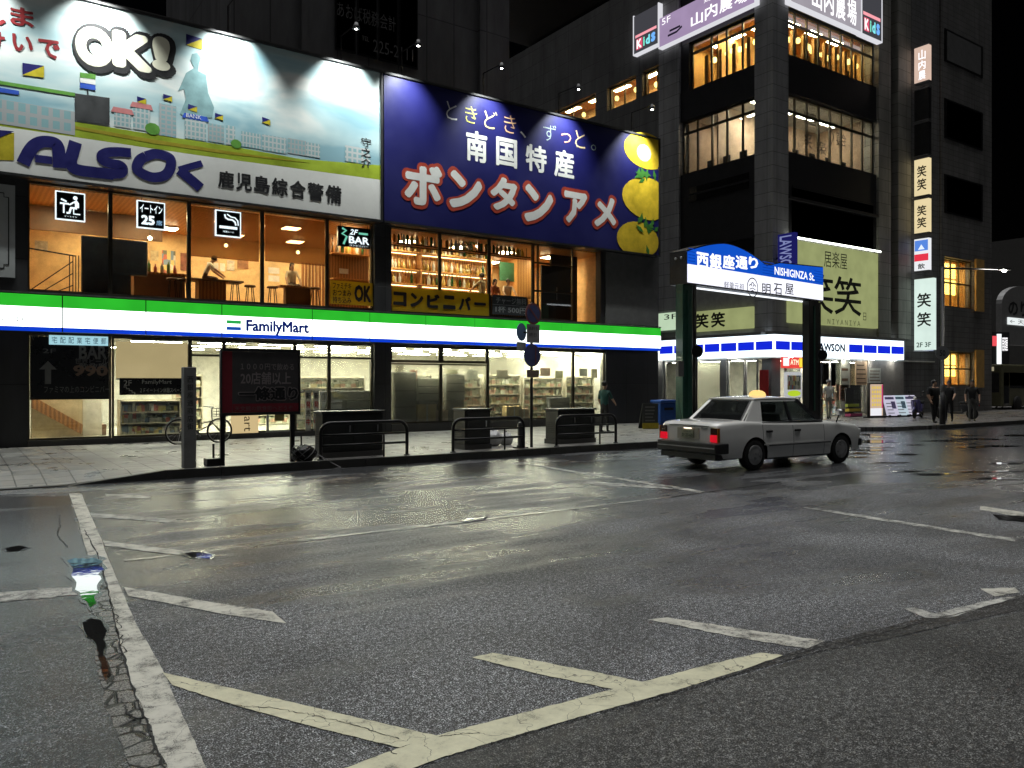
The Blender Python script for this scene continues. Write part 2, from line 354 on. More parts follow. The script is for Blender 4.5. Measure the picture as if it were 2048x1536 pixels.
S('print_green', (.12,.33,.05), .45); S('print_blue', (.03,.10,.55), .45); S('print_navy', (.012,.012,.14), .45); S('gold', (.55,.33,.08), .45); S('billboard_blue', (.0105,.0115,.10), .42, var=.15, scale=.5)
S('pomelo', (.72,.50,.03), .45, var=.35, scale=1.5); S('leaf', (.05,.20,.03), .5); S('skin', (.45,.27,.18), .55); S('hair', (.012,.010,.009), .5); S('rubber', (.012,.012,.012), .7)
S('olive', (.21,.17,.04), .6); S('red_paint', (.45,.03,.03), .4); S('arch_green', (.018,.085,.06), .35, coat=.3); S('blue_plastic', (.02,.09,.38), .4); S('yellow_plastic', (.55,.42,.03), .45)
S('grey_plate', (.16,.16,.16), .5); S('kerb_dark', (.055,.054,.05), .55, bump=.5, bscale=40); S('wood_board', (.30,.15,.06), .5)
M['wood'] = stripes('wood', (.24,.11,.035), (.42,.20,.07), 3, 'X'); M['ceiling_wood'] = stripes('ceiling_wood', (.50,.25,.08), (.66,.35,.12), 2.4, 'X', .4)
M['goods'] = mottled('goods', [(.25,.27,.18),(.55,.57,.42),(.40,.30,.22),(.7,.7,.6),(.50,.28,.20),(.30,.33,.22),(.62,.52,.28)], 5, (1,1,1.6))
M['books'] = mottled('books', [(.7,.68,.6),(.18,.19,.15),(.55,.16,.11),(.45,.47,.36),(.2,.3,.42),(.65,.55,.2)], 9, (1,1,.6))
def wall_tiles(name, col, w, h, joint=.012, rough=.6):
    m, t, out = nt(name); L = t.links.new; p = N(t, 'ShaderNodeBsdfPrincipled', Roughness=rough); tc = N(t, 'ShaderNodeTexCoord'); sp = N(t, 'ShaderNodeSeparateXYZ'); L(tc.outputs['Object'], sp.inputs[0])
    ad = N(t, 'ShaderNodeMath', operation='ADD'); L(sp.outputs[0], ad.inputs[0]); L(sp.outputs[1], ad.inputs[1]); cb = N(t, 'ShaderNodeCombineXYZ'); L(ad.outputs[0], cb.inputs[0]); L(sp.outputs[2], cb.inputs[1])
    br = t.nodes.new('ShaderNodeTexBrick'); br.offset = 0; L(cb.outputs[0], br.inputs['Vector']); br.inputs['Scale'].default_value = 1; br.inputs['Mortar Size'].default_value = joint; br.inputs['Brick Width'].default_value = w; br.inputs['Row Height'].default_value = h
    br.inputs['Color1'].default_value = rgb(col); br.inputs['Color2'].default_value = rgb(tuple(c*.82 for c in col)); br.inputs['Mortar'].default_value = rgb(tuple(c*.35 for c in col))
    mp = N(t, 'ShaderNodeMapping'); mp.inputs['Scale'].default_value = (1, 1, .22); L(tc.outputs['Object'], mp.inputs['Vector']); n1 = N(t, 'ShaderNodeTexNoise', Scale=1.1, Detail=6, Roughness=.65); L(mp.outputs[0], n1.inputs['Vector'])
    mul = t.nodes.new('ShaderNodeMix'); mul.data_type = 'RGBA'; mul.blend_type = 'MULTIPLY'; mul.inputs[0].default_value = 1; L(br.outputs['Color'], mul.inputs[6]); L(ramp(t, n1.outputs['Fac'], [(.3, (.6,.6,.6)), (.68, (1.2,1.2,1.2))]).outputs[0], mul.inputs[7])
    L(mul.outputs[2], p.inputs['Base Color']); iv = N(t, 'ShaderNodeMath', operation='SUBTRACT'); iv.inputs[0].default_value = 1; L(br.outputs['Fac'], iv.inputs[1]); b = N(t, 'ShaderNodeBump', Strength=.6, Distance=.01); L(iv.outputs[0], b.inputs['Height']); L(b.outputs[0], p.inputs['Normal'])
    L(p.outputs[0], out.inputs[0]); M[name] = m; return m
M['dark_cladding'] = wall_tiles('dark_cladding', (.045,.045,.047), 1.2, 1.6, .012, .45)
M['glass'] = glass('glass'); M['olive_film'] = glass('olive_film', film=1, fcol=(.62,.50,.05)); M['dark_glass'] = glass('dark_glass', (.10,.10,.10), .10); M['frosted'] = glass('frosted', film=.26, fcol=(.62,.62,.5)); M['hazy_glass'] = glass('hazy_glass', film=.12, fcol=(.62,.62,.5)); M['smoke_film'] = glass('smoke_film', (.75,.6,.45), .05, film=.35, fcol=(.33,.2,.1))
M['car_glass'] = glass('car_glass', (.62,.65,.65), .14)
M['lit_white'] = emit('lit_white', (.92,1,.97), 3.2, .10); M['lit_green'] = emit('lit_green', (.03,.53,.03), 1.0, .2); M['lit_blue'] = emit('lit_blue', (.005,.05,.62), 1.1, .15)
M['store_light'] = emit('store_light', (1,.95,.72), 80); M['warm_light'] = emit('warm_light', (1,.76,.42), 72); M['bulb'] = emit('bulb', (1,.85,.55), 30); M['lamp_white'] = emit('lamp_white', (1,.98,.9), 40)
M['sign_white'] = emit('sign_white', (.9,.93,1), 1.3); M['sign_black'] = surf('sign_black', (.01,.011,.014), .3)
# ------------------------------------------------------------------ ground
A_road = asphalt('asphalt', (.080,.083,.087), .36, .52, .16, grain=100, bump=.7, con=1.05)
A_lane = asphalt('lane_asphalt', (.056,.057,.055), .22, .55, .34, grain=115, bump=.45, con=.75)
A_wet = asphalt('wet_asphalt', (.100,.102,.106), .65, .36, .15, grain=90, bump=.4, con=.55)
big = MB(); big.sheet([(-400,-300),(500,-300),(500,600),(-400,600)], 0)
setting('road', big, A_road)
G = lambda pts, z=0: [gP(x, y, z) for x, y in pts]
lane = [(2500,1120),(2048,1222),(1900,1252),(1760,1283),(1640,1305),(1560,1330),(1420,1368),(1250,1415),(1000,1480),(860,1530),(640,1640),(900,2600),(3600,2600),(3600,1150)]
setting('near_lane', MB().sheet(G(lane), .002), A_lane)
wetp = [(-900,1000),(138,992),(150,1040),(180,1130),(215,1250),(262,1380),(325,1536),(360,1640),(-900,2600)]
setting('side_lane', MB().sheet(G(wetp), .002), A_wet)
seam = [(2500,1100),(2048,1190),(1900,1222),(1760,1258),(1640,1288),(1560,1312),(1420,1352),(1250,1405),(1250,1413),(1420,1366),(1560,1326),(1640,1304),(1760,1282),(1900,1250),(2048,1220),(2500,1118)]
setting('patch_seam', MB().sheet(G(seam), .0035), asphalt('seam_asphalt', (.03,.03,.03), .3, .5, .35, grain=70, bump=.5))
P_new = paint_line('line_paint', (.72,.70,.50), .44); P_old = paint_line('worn_line_paint', (.6,.6,.55), .57); P_mid = paint_line('faded_line_paint', (.64,.63,.55), .52)
def marking(pts, mat, z=.005): setting('road_marking', MB().sheet(G(pts), z), mat)
def jag(pts, amp, step=14):       # roughen an outline in image-like units on the ground
    out = []
    for i in range(len(pts)):
        a, b = pts[i], pts[(i+1) % len(pts)]; n = max(1, int(math.hypot(b[0]-a[0], b[1]-a[1]) / step))
        for k in range(n):
            f = k / n; out.append((a[0]+(b[0]-a[0])*f + random.uniform(-amp, amp)*(k > 0), a[1]+(b[1]-a[1])*f + random.uniform(-amp, amp)*.5*(k > 0)))
    return out
marking(jag([(138,988),(164,988),(188,1045),(222,1130),(268,1240),(325,1340),(412,1536),(450,1620),(365,1620),(328,1536),(262,1385),(222,1270),(185,1150),(158,1045)], 1.3, 11), P_mid, .0045)
marking(jag([(180,1026),(352,1039),(354,1047),(184,1034)], .8), P_old); marking(jag([(206,1082),(300,1094),(420,1108),(424,1117),(300,1104),(210,1092)], .8), P_mid)
marking(jag([(248,1175),(440,1208),(545,1224),(573,1248),(440,1228),(256,1192)], 1.2), P_mid)
marking(jag([(325,1346),(420,1368),(600,1410),(760,1447),(873,1473),(800,1497),(640,1459),(470,1412),(345,1372)], 1.3, 11), P_new)
marking(jag([(672,1545),(760,1512),(873,1473),(1030,1432),(1235,1378),(1300,1362),(1420,1330),(1520,1307),(1566,1312),(1500,1336),(1350,1383),(1180,1430),(1000,1482),(880,1518),(780,1556)], 1.3, 11), P_new, .006)
marking(jag([(944,1316),(985,1307),(1100,1328),(1292,1366),(1236,1382),(1080,1350)], 1.3, 11), P_new); marking(jag([(1296,1240),(1335,1236),(1480,1258),(1650,1283),(1612,1299),(1470,1275)], 1.5), P_mid)
marking(jag([(1050,929),(1070,930),(1410,983),(1400,986)], .5), P_old); marking(jag([(1165,963),(1345,974),(1345,979),(1165,968)], .5), P_old)
marking(jag([(1600,1014),(1640,1018),(2030,1078),(2030,1084),(1700,1032)], .6), P_old); marking(jag([(1960,1012),(2080,1030),(2080,1042),(1960,1020)], .6), P_mid)
marking(jag([(-200,1195),(0,1186),(160,1173),(170,1178),(160,1190),(0,1205),(-200,1222)], 2), P_old); marking(jag([(1960,1178),(2030,1176),(2040,1186),(1990,1194)], 2), P_mid)
marking(jag([(1808,1218),(1830,1216),(1870,1228),(1960,1205),(2035,1190),(2030,1196),(1900,1236),(1850,1236)], 2.5), P_old); marking(jag([(210,988),(300,992),(302,998),(214,994)], .7), P_old)
S('crack_dark', (.008,.008,.008), .8)
# puddles, seams and cracks
def water_mat():
    m, t, out = nt('puddle_water'); p = N(t, 'ShaderNodeBsdfPrincipled', Roughness=.03); p.inputs['Base Color'].default_value = (.012,.012,.012,1); p.inputs['IOR'].default_value = 1.5
    p.inputs['Specular IOR Level'].default_value = .9
    tc = N(t, 'ShaderNodeTexCoord'); n1 = N(t, 'ShaderNodeTexNoise', Scale=9, Detail=2); t.links.new(tc.outputs['Object'], n1.inputs['Vector'])
    b = N(t, 'ShaderNodeBump', Strength=.12, Distance=.004); t.links.new(n1.outputs['Fac'], b.inputs['Height']); t.links.new(b.outputs[0], p.inputs['Normal']); t.links.new(p.outputs[0], out.inputs[0]); return m
WM = water_mat()
A_damp = asphalt('damp_asphalt', (.035,.035,.034), 1.3, .25, .12, grain=90, bump=.3, con=.8)
def puddle(pts, amp=2.5, step=9, z=.0075):
    if amp > 1.2:
        cx = sum(p[0] for p in pts)/len(pts); cy_ = sum(p[1] for p in pts)/len(pts)
        setting('damp_margin', MB().sheet(G(jag([(cx+(x-cx)*1.28+random.uniform(-1.5,1.5), cy_+(y-cy_)*1.15+random.uniform(-1,1)) for x, y in pts], amp*.9, step)), .0056+len(pts)*.00003), A_damp)
    setting('puddle', MB().sheet(G(jag(pts, amp, step)), z), WM)
puddle([(134,1122),(150,1117),(170,1119),(188,1117),(206,1124),(198,1131),(208,1140),(196,1150),(203,1160),(194,1172),(198,1186),(188,1194),(193,1208),(180,1217),(174,1204),(164,1199),(160,1186),(150,1181),(153,1166),(142,1152),(146,1138)], 2.2, 6)
puddle([(165,1247),(182,1238),(202,1242),(214,1262),(206,1280),(212,1296),(207,1312),(216,1330),(222,1352),(212,1362),(204,1345),(199,1322),(194,1300),(189,1284),(176,1276),(168,1262)], 2.6, 6)
puddle([(368,1108),(400,1104),(424,1110),(420,1118),(385,1116)], 1.5, 7)
puddle([(10,1098),(40,1092),(56,1096),(40,1102),(16,1104)], 1.5, 7); puddle([(905,1042),(940,1038),(976,1034),(972,1040),(930,1046)], 1, 8); puddle([(1985,1030),(2060,1034),(2060,1046),(1998,1040)], 1, 8)
for k in range(26):
    cx, cy = random.uniform(1700,2040), random.uniform(868,960); w, h = random.uniform(14,60), random.uniform(.7,2.0); puddle([(cx-w,cy+random.uniform(-.5,.5)),(cx-w*.3,cy-h),(cx+w*.4,cy-h*.7),(cx+w,cy+random.uniform(-.5,.5)),(cx+w*.3,cy+h),(cx-w*.5,cy+h*.8)], .5, 9, .0076+k*.00015)
def seam_line(pts, w, jit, mat, name, z=.0068, n=26):
    P = []
    for i in range(len(pts)-1):
        a, b = gP(*pts[i]), gP(*pts[i+1])
        for k in range(n if i == len(pts)-2 else n): P.append((a[0]+(b[0]-a[0])*k/n, a[1]+(b[1]-a[1])*k/n))
    P.append(gP(*pts[-1])); P = [(x+random.uniform(-jit,jit), y+random.uniform(-jit,jit)) for x, y in P]
    L, R2 = [], []
    for i in range(len(P)):
        a, b = P[max(i-1,0)], P[min(i+1,len(P)-1)]; tx, ty = b[0]-a[0], b[1]-a[1]; l = math.hypot(tx,ty) or 1; ww = w*random.uniform(.25,1.0)/2
        L.append((P[i][0]-ty/l*ww, P[i][1]+tx/l*ww)); R2.append((P[i][0]+ty/l*ww, P[i][1]-tx/l*ww))
    mb = MB()
    for i in range(len(P)-1): mb.sheet([L[i], L[i+1], R2[i+1], R2[i]], z)
    return setting(name, mb, mat)
WLN = surf('wet_joint_sheen', (.34,.33,.29), .22, var=.5, scale=6)  # pale base colour stands in for shop light reflected along the wet joint
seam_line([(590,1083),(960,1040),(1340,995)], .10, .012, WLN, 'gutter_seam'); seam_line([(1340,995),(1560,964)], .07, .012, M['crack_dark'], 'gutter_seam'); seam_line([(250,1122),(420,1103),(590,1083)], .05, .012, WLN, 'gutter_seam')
for pts, w, j in (([(1180,1432),(1310,1402),(1420,1368),(1540,1325)], .02, .012), ([(980,1490),(1080,1462),(1180,1432)], .018, .012), ([(168,1060),(196,1112),(216,1185),(240,1290),(270,1390),(302,1470),(337,1560)], .03, .007),
                  ([(224,1200),(236,1250),(248,1310)], .02, .02), ([(470,1412),(540,1418),(620,1430),(700,1450),(800,1480)], .012, .01), ([(880,1475),(920,1470),(960,1468)], .012, .01), ([(1560,1318),(1760,1268),(1960,1218),(2050,1196)], .016, .012),
                  ([(120,1030),(116,1070),(135,1095)], .02, .02), ([(240,1395),(262,1440),(290,1440)], .02, .02), ([(1180,1400),(1230,1392)], .01, .01), ([(700,1480),(760,1492),(790,1510)], .012, .01)):
    seam_line(pts, w*.6, j, M['crack_dark'], 'crack', .0072, 14)
def crackle():
    m, t, out = nt('crackled_asphalt'); L = t.links.new; p = N(t, 'ShaderNodeBsdfPrincipled', Roughness=.25); tc = N(t, 'ShaderNodeTexCoord'); O = tc.outputs['Object']
    vo = N(t, 'ShaderNodeTexVoronoi', Scale=6.5, feature='DISTANCE_TO_EDGE'); L(O, vo.inputs['Vector']); n1 = N(t, 'ShaderNodeTexNoise', Scale=120, Detail=3); L(O, n1.inputs['Vector'])
    c = ramp(t, n1.outputs['Fac'], [(.35, (.04,.04,.04)), (.65, (.26,.255,.24))]).outputs[0]; k = ramp(t, vo.outputs['Distance'], [(.02, 0.0), (.07, 1.0)])
    L(mixc(t, k.outputs[0], (.006,.006,.006), c), p.inputs['Base Color']); b = N(t, 'ShaderNodeBump', Strength=.8, Distance=.02); L(k.outputs[0], b.inputs['Height']); L(b.outputs[0], p.inputs['Normal']); L(p.outputs[0], out.inputs[0]); return m
setting('cracked_strip', MB().sheet(G(jag([(205,1140),(216,1170),(226,1230),(244,1300),(270,1390),(306,1470),(336,1545),(276,1560),(238,1480),(212,1420),(196,1340),(192,1270),(184,1220),(190,1180)], 5, 16)), .0052), crackle())
# pavements
PAV = tiles('paving', (.27,.265,.25), (.20,.195,.18), (.045,.045,.04), .45, .45, .5, 0); PAV2 = tiles('paving_far', (.22,.21,.20), (.17,.16,.155), (.05,.05,.045), .4, .4, .4, .5)
KY = 15.85
x0k = gP(140, 975)[0]
setting('pavement', MB().slab([(x0k+1.6,KY+.16),(21.5,KY+.16),(23.4,KY+1.0),(24.3,KY+3),(24.3,23.95),(-30,23.95),(-30,KY+1.7),(x0k-.3,KY+1.7),(x0k+.5,KY+1.1)], -.1, .15), PAV)
rmp = MB(); rmp.add([(-30,KY+.2,.012),(x0k,KY+.14,.012),(x0k+1.6,KY+.165,.152),(x0k+.5,KY+1.1,.152),(x0k-.3,KY+1.7,.152),(-30,KY+1.7,.152)], [(0,1,4,5),(1,2,3,4)]); setting('pavement_ramp', rmp, PAV)
kb = MB()
kb.add([(x0k,KY,.0),(x0k,KY+.16,.0),(x0k+1.6,KY,.17),(x0k+1.6,KY+.16,.17),(x0k+1.6,KY,0),(x0k+1.6,KY+.16,0)], [(0,4,2),(1,3,5),(0,2,3,1),(2,4,5,3)])
xk = x0k+1.6
while xk < 21.4: kb.box(xk+.006, xk+.994, KY, KY+.16, -.1, .17 + random.uniform(-.004,.004)); xk += 1.0
setting('kerb', kb, M['kerb_dark'])
setting('drain_channel', MB().slab([(-30,KY+.0),(x0k,KY-.05),(x0k,KY+.12),(-30,KY+.19)], -.1, .02), M['kerb_dark'])
setting('far_pavement', MB().slab([(28.6,KY+.4),(27,KY+1.5),(26.2,KY+4),(26.2,60),(200,60),(200,KY+.02),(32,KY+.02)], -.1, .15), PAV2)
kb = MB(); xk = 31.0
while xk < 80: kb.box(xk, xk+.99, KY-.14, KY+.015, -.1, .165); xk += 1.0
setting('far_kerb', kb, M['kerb_dark'])

# ------------------------------------------------------------------ shared builders for buildings
def window_bay(fr, a0, a1, z0, z1, d, parent, transoms=(), mull=(), fm='frame_metal', pane='glass', w=.05, depth=.08):
    m = MB(); m.fbox(fr, a0, a0+w, d-depth, d, z0, z1); m.fbox(fr, a1-w, a1, d-depth, d, z0, z1)
    m.fbox(fr, a0+w, a1-w, d-depth, d, z0, z0+w); m.fbox(fr, a0+w, a1-w, d-depth, d, z1-w, z1)
    for t in transoms: m.fbox(fr, a0+w, a1-w, d-depth+.002, d-.002, t-w*.6, t+w*.6)
    for q in mull: m.fbox(fr, q-w*.5, q+w*.5, d-depth+.004, d-.004, z0+w, z1-w)
    o = part('window', m, M[fm], parent)
    part('pane', MB().fbox(fr, a0+w*.5, a1-w*.5, d-depth*.5-.004, d-depth*.5+.004, z0+w*.5, z1-w*.5), M[pane], o)
    return o
def room(fr, a0, a1, d0, d1, z0, z1, parent, wall, floor, ceil, t=.08, sides='lrb'):   # d0 (back) < d1 (front)
    m = MB()
    if 'b' in sides: m.fbox(fr, a0, a1, d0-t, d0, z0, z1)
    if 'l' in sides: m.fbox(fr, a0-t, a0, d0-t, d1, z0, z1)
    if 'r' in sides: m.fbox(fr, a1, a1+t, d0-t, d1, z0, z1)
    part('inner_wall', m, M[wall], parent); part('floor', MB().fbox(fr, a0-t, a1+t, d0-t, d1, z0-t, z0-.002), M[floor], parent)
    part('ceiling', MB().fbox(fr, a0-t, a1+t, d0-t, d1, z1+.002, z1+t), M[ceil], parent)
def panel_light(fr, a0, a1, d0, d1, z, mat, label, group, name='ceiling_light'):
    t = thing(name, label, 'ceiling light', fr.P((a0+a1)/2, (d0+d1)/2, z), group)
    part('housing', MB().fbox(fr, a0-.02, a1+.02, d0-.02, d1+.02, z+.012, z+.05), M['white_paint'], t)
    part('diffuser', MB().fbox(fr, a0, a1, d0, d1, z, z+.01), mat, t); return t

# ------------------------------------------------------------------ convenience store with the bar above
FF = Fr((0, 23.9), (1, 0)); fx = lambda px, d=0: FF.S(px, d)
XL, XR = -9.0, 24.2
x55, x225, x380, x747, x782, x980, x1150, x1210 = fx(55), fx(224), fx(380), fx(748), fx(782), fx(980), fx(1150), fx(1212)
B = thing('store_building', 'two storey building with a lit convenience store below and an orange lit bar upstairs', 'building', (8, 23.9, .15))
for a in ((XL, x55, -.35, 0, .15, 7.0), (x747+.002, x782-.002, -.35, .03, .15, 7.0), (x1210+.002, XR, -.35, -.01, .15, 3.05)): part('dark_wall', MB().fbox(FF, *a), M['dark_cladding'], B)
m = MB(); m.fbox(FF, x1210+.002, XR, -.35, 0, 4.15, 7.0); part('concrete_wall', m, M['concrete'], B)
for a in ((x55+.002, x1210, -.35, -.02, 3.06, 4.15), (XL, XR, -.35, -.03, 7.002, 12.0), (x1210+.004, XR-.002, -.33, -.02, 3.052, 4.148)): part('spandrel', MB().fbox(FF, *a), M['dark_cladding'], B)
for a in ((x55+.002, x747, -.3, .05, .15, .30), (x782, x1210, -.3, .05, .15, .42)): part('plinth', MB().fbox(FF, *a), M['dark_concrete'], B)
for a in ((XL, XR, -9.4, -9.1, .15, 12), (XL, XL+.3, -9.1, -.36, .15, 12), (XR-.3, XR-.001, -9.1, -.36, .15, 12)): part('outer_wall', MB().fbox(FF, *a), M['dark_concrete'], B)
part('roof', MB().fbox(FF, XL, XR, -9.4, -.35, 12.002, 12.2), M['dark_concrete'], B)
room(FF, x55-.3, x1210+.2, -8.6, -.36, .30, 3.0, B, 'white_wall', 'store_floor', 'ceiling_white')
room(FF, x55-.3, x1210+.2, -5.6, -.36, 4.2, 6.95, B, 'plaster', 'wood', 'ceiling_wood')
# framed panel on the far left dark wall
t = thing('framed_notice', 'grey framed panel with corner ornaments on the dark wall left of the upstairs windows', 'sign panel', FF.P(fx(-20), 0, 5.4))
r = FF.R(-260, 30, 372, 556, 0, 'R'); part('panel', MB().fbox(FF, fx(-130), r[1], .001, .05, r[2], r[3]), M['print_grey'], t)
m = MB(); q = (fx(-120), r[1]-.14, r[2]+.22, r[3]-.22)
for a in (q[0], q[1]): m.stroke(FF, [(a, q[2]+.1), (a, q[3]-.1)], .025, .056)
for z in (q[2], q[3]): m.stroke(FF, [(q[0]+.1, z), (q[1]-.1, z)], .025, .056)
for a, sa in ((q[0], 1), (q[1], -1)):
    for z, sz in ((q[2], 1), (q[3], -1)): m.stroke(FF, [(a+sa*.1, z), (a+sa*.1, z+sz*.1), (a, z+sz*.1)], .02, .056)
part('border', m, M['ink'], t)
# upper windows
UP = [55, 222, 380, 527, 657, 748]
for i in range(5): window_bay(FF, fx(UP[i])+.003, fx(UP[i+1])-.003, 4.16, 6.99, -.1, B)
UP2 = [782, 883, 982, 1070]
for i in range(3): window_bay(FF, fx(UP2[i])+.003, fx(UP2[i+1])-.003, 4.16, 6.99, -.1, B)
zt = FF.Z(1080, 525); window_bay(FF, fx(1070)+.003, x1150, 4.16, 6.99, -.1, B, transoms=(zt, FF.Z(1080, 581)), mull=(fx(1080),))
m = MB(); m.fbox(FF, x1150+.01, fx(1203), -1.6, -1.5, 4.16, 6.99); m.fbox(FF, fx(1203), x1210, -.35, -.06, 4.16, 6.99); part('dark_recess', m, M['dark_cladding'], B)
# shop windows
SH = [(225, 382), (382, 450), (450, 592), (592, 661), (661, 748)]
zb = FF.Z(650, 715)
for i, (p, q) in enumerate(SH): window_bay(FF, fx(p)+.003, fx(q)-.003, .302, 3.055, -.1, B, transoms=() if i == 0 else (zb,), pane='glass' if i < 3 else 'hazy_glass')
for p, q in ((782, 885), (885, 979)): window_bay(FF, fx(p)+.003, fx(q)-.003, .422, 2.45, -.1, B, pane='frosted')
window_bay(FF, fx(782)+.003, fx(885)-.003, 2.47, 3.055, -.1, B, w=.09); window_bay(FF, fx(885)+.003, fx(979)-.003, 2.47, 3.055, -.1, B, w=.09)
for p, q in ((979, 1150), (1150, 1212)): window_bay(FF, fx(p)+.003, fx(q)-.003, .422, 3.055, -.1, B, pane='hazy_glass')
w = window_bay(FF, x55+.003, x225-.003, .302, 3.055, -.1, B)
# window film poster on the leftmost shop window
t = thing('window_poster', 'black window poster with an upward arrow and menu lettering left of the shop blind', 'poster', FF.P(fx(140), 0, 2))
part('film', MB().fbox(FF, x55+.06, x225-.06, -.095, -.085, FF.Z(60, 800), 3.0), M['sign_black'], t)
tg = surf('poster_grey', (.20,.20,.19), .5)
text('BAR', FF, FF.R(158, 214, 690, 718, -.08), -.08, tg, t, .03); text('世界ビール', FF, FF.R(150, 216, 716, 728, -.08), -.08, tg, t); text('飲放題', FF, FF.R(158, 214, 726, 740, -.08), -.08, tg, t, .01)
text('990', FF, FF.R(146, 216, 730, 752, -.08), -.08, surf('poster_tan', (.26,.17,.12), .5), t, .04); text('ファミマの上のコンビニバー', FF, FF.R(88, 218, 772, 786, -.08), -.08, tg, t)
text('2F', FF, FF.R(85, 112, 697, 706, -.08), -.08, tg, t); text('▽', FF, FF.R(63, 70, 671, 681, -.08), -.08, tg, t)
m = MB(); a = fx(96, -.08); z0, z1 = FF.Z(96, 768, -.08), FF.Z(96, 722, -.08)
m.flat(FF, [(a-.07, z0), (a+.07, z0), (a+.07, z1-.22), (a-.07, z1-.22)], -.08); m.flat(FF, [(a-.2, z1-.22), (a+.2, z1-.22), (a, z1)], -.08); part('arrow', m, tg, t)
t = thing('store_strip_sign', 'small pale blue lit strip sign hung at the top of the black poster', 'sign', FF.P(fx(155), 0, 2.9)); rr = FF.R(98, 216, 670, 689, -.07)
part('panel', MB().fbox(FF, rr[0], rr[1], -.075, -.05, rr[2], rr[3]), emit('strip_white', (.45,.8,.9), .8), t)
mb = MB(); W4 = (rr[1]-rr[0])
for k in range(7): text(random.choice('営業中酒煙草郵便宅配'), FF, (rr[0]+.06+k*W4/7.2, rr[0]+.02+(k+.85)*W4/7.2, rr[2]+.04, rr[3]-.04), -.046, None, None, mb=mb)
part('lettering', mb, surf('strip_blue', (.02,.10,.4), .5), t)
t = thing('staircase', 'staircase with beige side wall behind the leftmost shop window', 'stairs', FF.P(2.3, -1.2, .3))
xs0, xs1 = fx(80), fx(170)
part('side_wall', MB().prism(FF, [(xs0, .3), (xs1+.1, .3), (xs1+.1, 1.5), (xs0-.1, 2.6), (xs0-.1, .3)], -1.5, -1.3), M['blind'], t)
part('handrail', MB().prism(FF, [(xs0-.1, 1.45), (xs0-.1, 1.12), (xs1+.05, .36), (xs1+.1, .62)], -1.29, -1.2), M['wood'], t)
m = MB()
for k in range(8): m.fbox(FF, xs0+k*.22, xs0+.22+k*.22, -2.6, -1.51, .3, 2.0-k*.2)
part('steps', m, M['brown_board'], t)
part('partition', MB().fbox(FF, xs1+.12, x225-.05, -1.6, -1.4, .302, 2.99), M['white_wall'], t)
panel_light(FF, x55+.2, x225-.3, -1.0, -.6, 2.9, emit('stair_light', (1,.8,.5), 30), 'warm ceiling light over the staircase behind the black poster', 'ceiling lights in the store')
# blind, black banner, magazine rack
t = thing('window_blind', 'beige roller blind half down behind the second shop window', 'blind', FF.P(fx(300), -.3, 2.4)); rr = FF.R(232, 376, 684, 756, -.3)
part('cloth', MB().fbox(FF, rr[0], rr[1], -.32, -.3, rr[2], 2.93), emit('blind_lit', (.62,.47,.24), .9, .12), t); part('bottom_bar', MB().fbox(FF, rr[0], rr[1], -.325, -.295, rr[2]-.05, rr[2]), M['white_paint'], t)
t = thing('window_banner', 'black banner about the upstairs eat-in floor across the second shop window', 'banner', FF.P(fx(300), 0, 1.7)); rr = FF.R(239, 371, 756, 790, -.08)
part('panel', MB().fbox(FF, rr[0], rr[1], -.09, -.07, rr[2], rr[3]), M['sign_black'], t)
bw = surf('banner_white', (.6,.6,.55), .5); W4 = rr[1]-rr[0]; H4 = rr[3]-rr[2]
text('2F', FF, (rr[0]+.1, rr[0]+.3, rr[2]+H4*.55, rr[3]-.06), -.066, bw, t); text('FamilyMart', FF, (rr[0]+W4*.33, rr[0]+W4*.78, rr[2]+H4*.58, rr[3]-.05), -.066, bw, t); text('２Ｆイートイン休憩スペース', FF, (rr[0]+W4*.3, rr[1]-.08, rr[2]+.06, rr[2]+H4*.42), -.066, bw, t)
m = MB()
for k in range(4): m.stroke(FF, [(rr[0]+.1+k*.07, rr[2]+.22-k*.05), (rr[0]+.17+k*.07, rr[2]+.22-k*.05), (rr[0]+.17+k*.07, rr[2]+.17-k*.05)], .02, -.066)
part('stair_icon', m, bw, t)
def gondola(a0, a1, d0, d1, z1, shelves, label, group, mat='goods', back=True, z0=.3):
    t = thing('display_shelf', label, 'shelf', FF.P((a0+a1)/2, (d0+d1)/2, z0), group)
    m = MB()
    m.fbox(FF, a0, a1, d0, d0+.04, z0, z1); m.fbox(FF, a0, a0+.04, d0+.04, d1, z0, z1); m.fbox(FF, a1-.04, a1, d0+.04, d1, z0, z1)
    for k in range(shelves+1):
        z = z0+.05+(z1-z0-.08)*k/shelves; m.fbox(FF, a0+.04, a1-.04, d0+.04, d1, z-.03, z)
    part('frame', m, M['beige_paint'], t)
    g = MB()
    for k in range(shelves):
        z = z0+.05+(z1-z0-.08)*k/shelves; hh = (z1-z0)/shelves*.8; a = a0+.06
        while a < a1-.15:
            w = random.uniform(.08,.2); g.fbox(FF, a, min(a+w-.01, a1-.05), d0+.06, d1-.02-random.uniform(0,.08), z+.001, z+hh*random.uniform(.6,1)); a += w
    part('merchandise', g, M[mat], t, kind='stuff'); return t
gondola(fx(248), fx(372), -1.1, -.6, FF.Z(300, 800), 3, 'magazine rack full of covers below the black banner', 'shelves in the store', 'books')
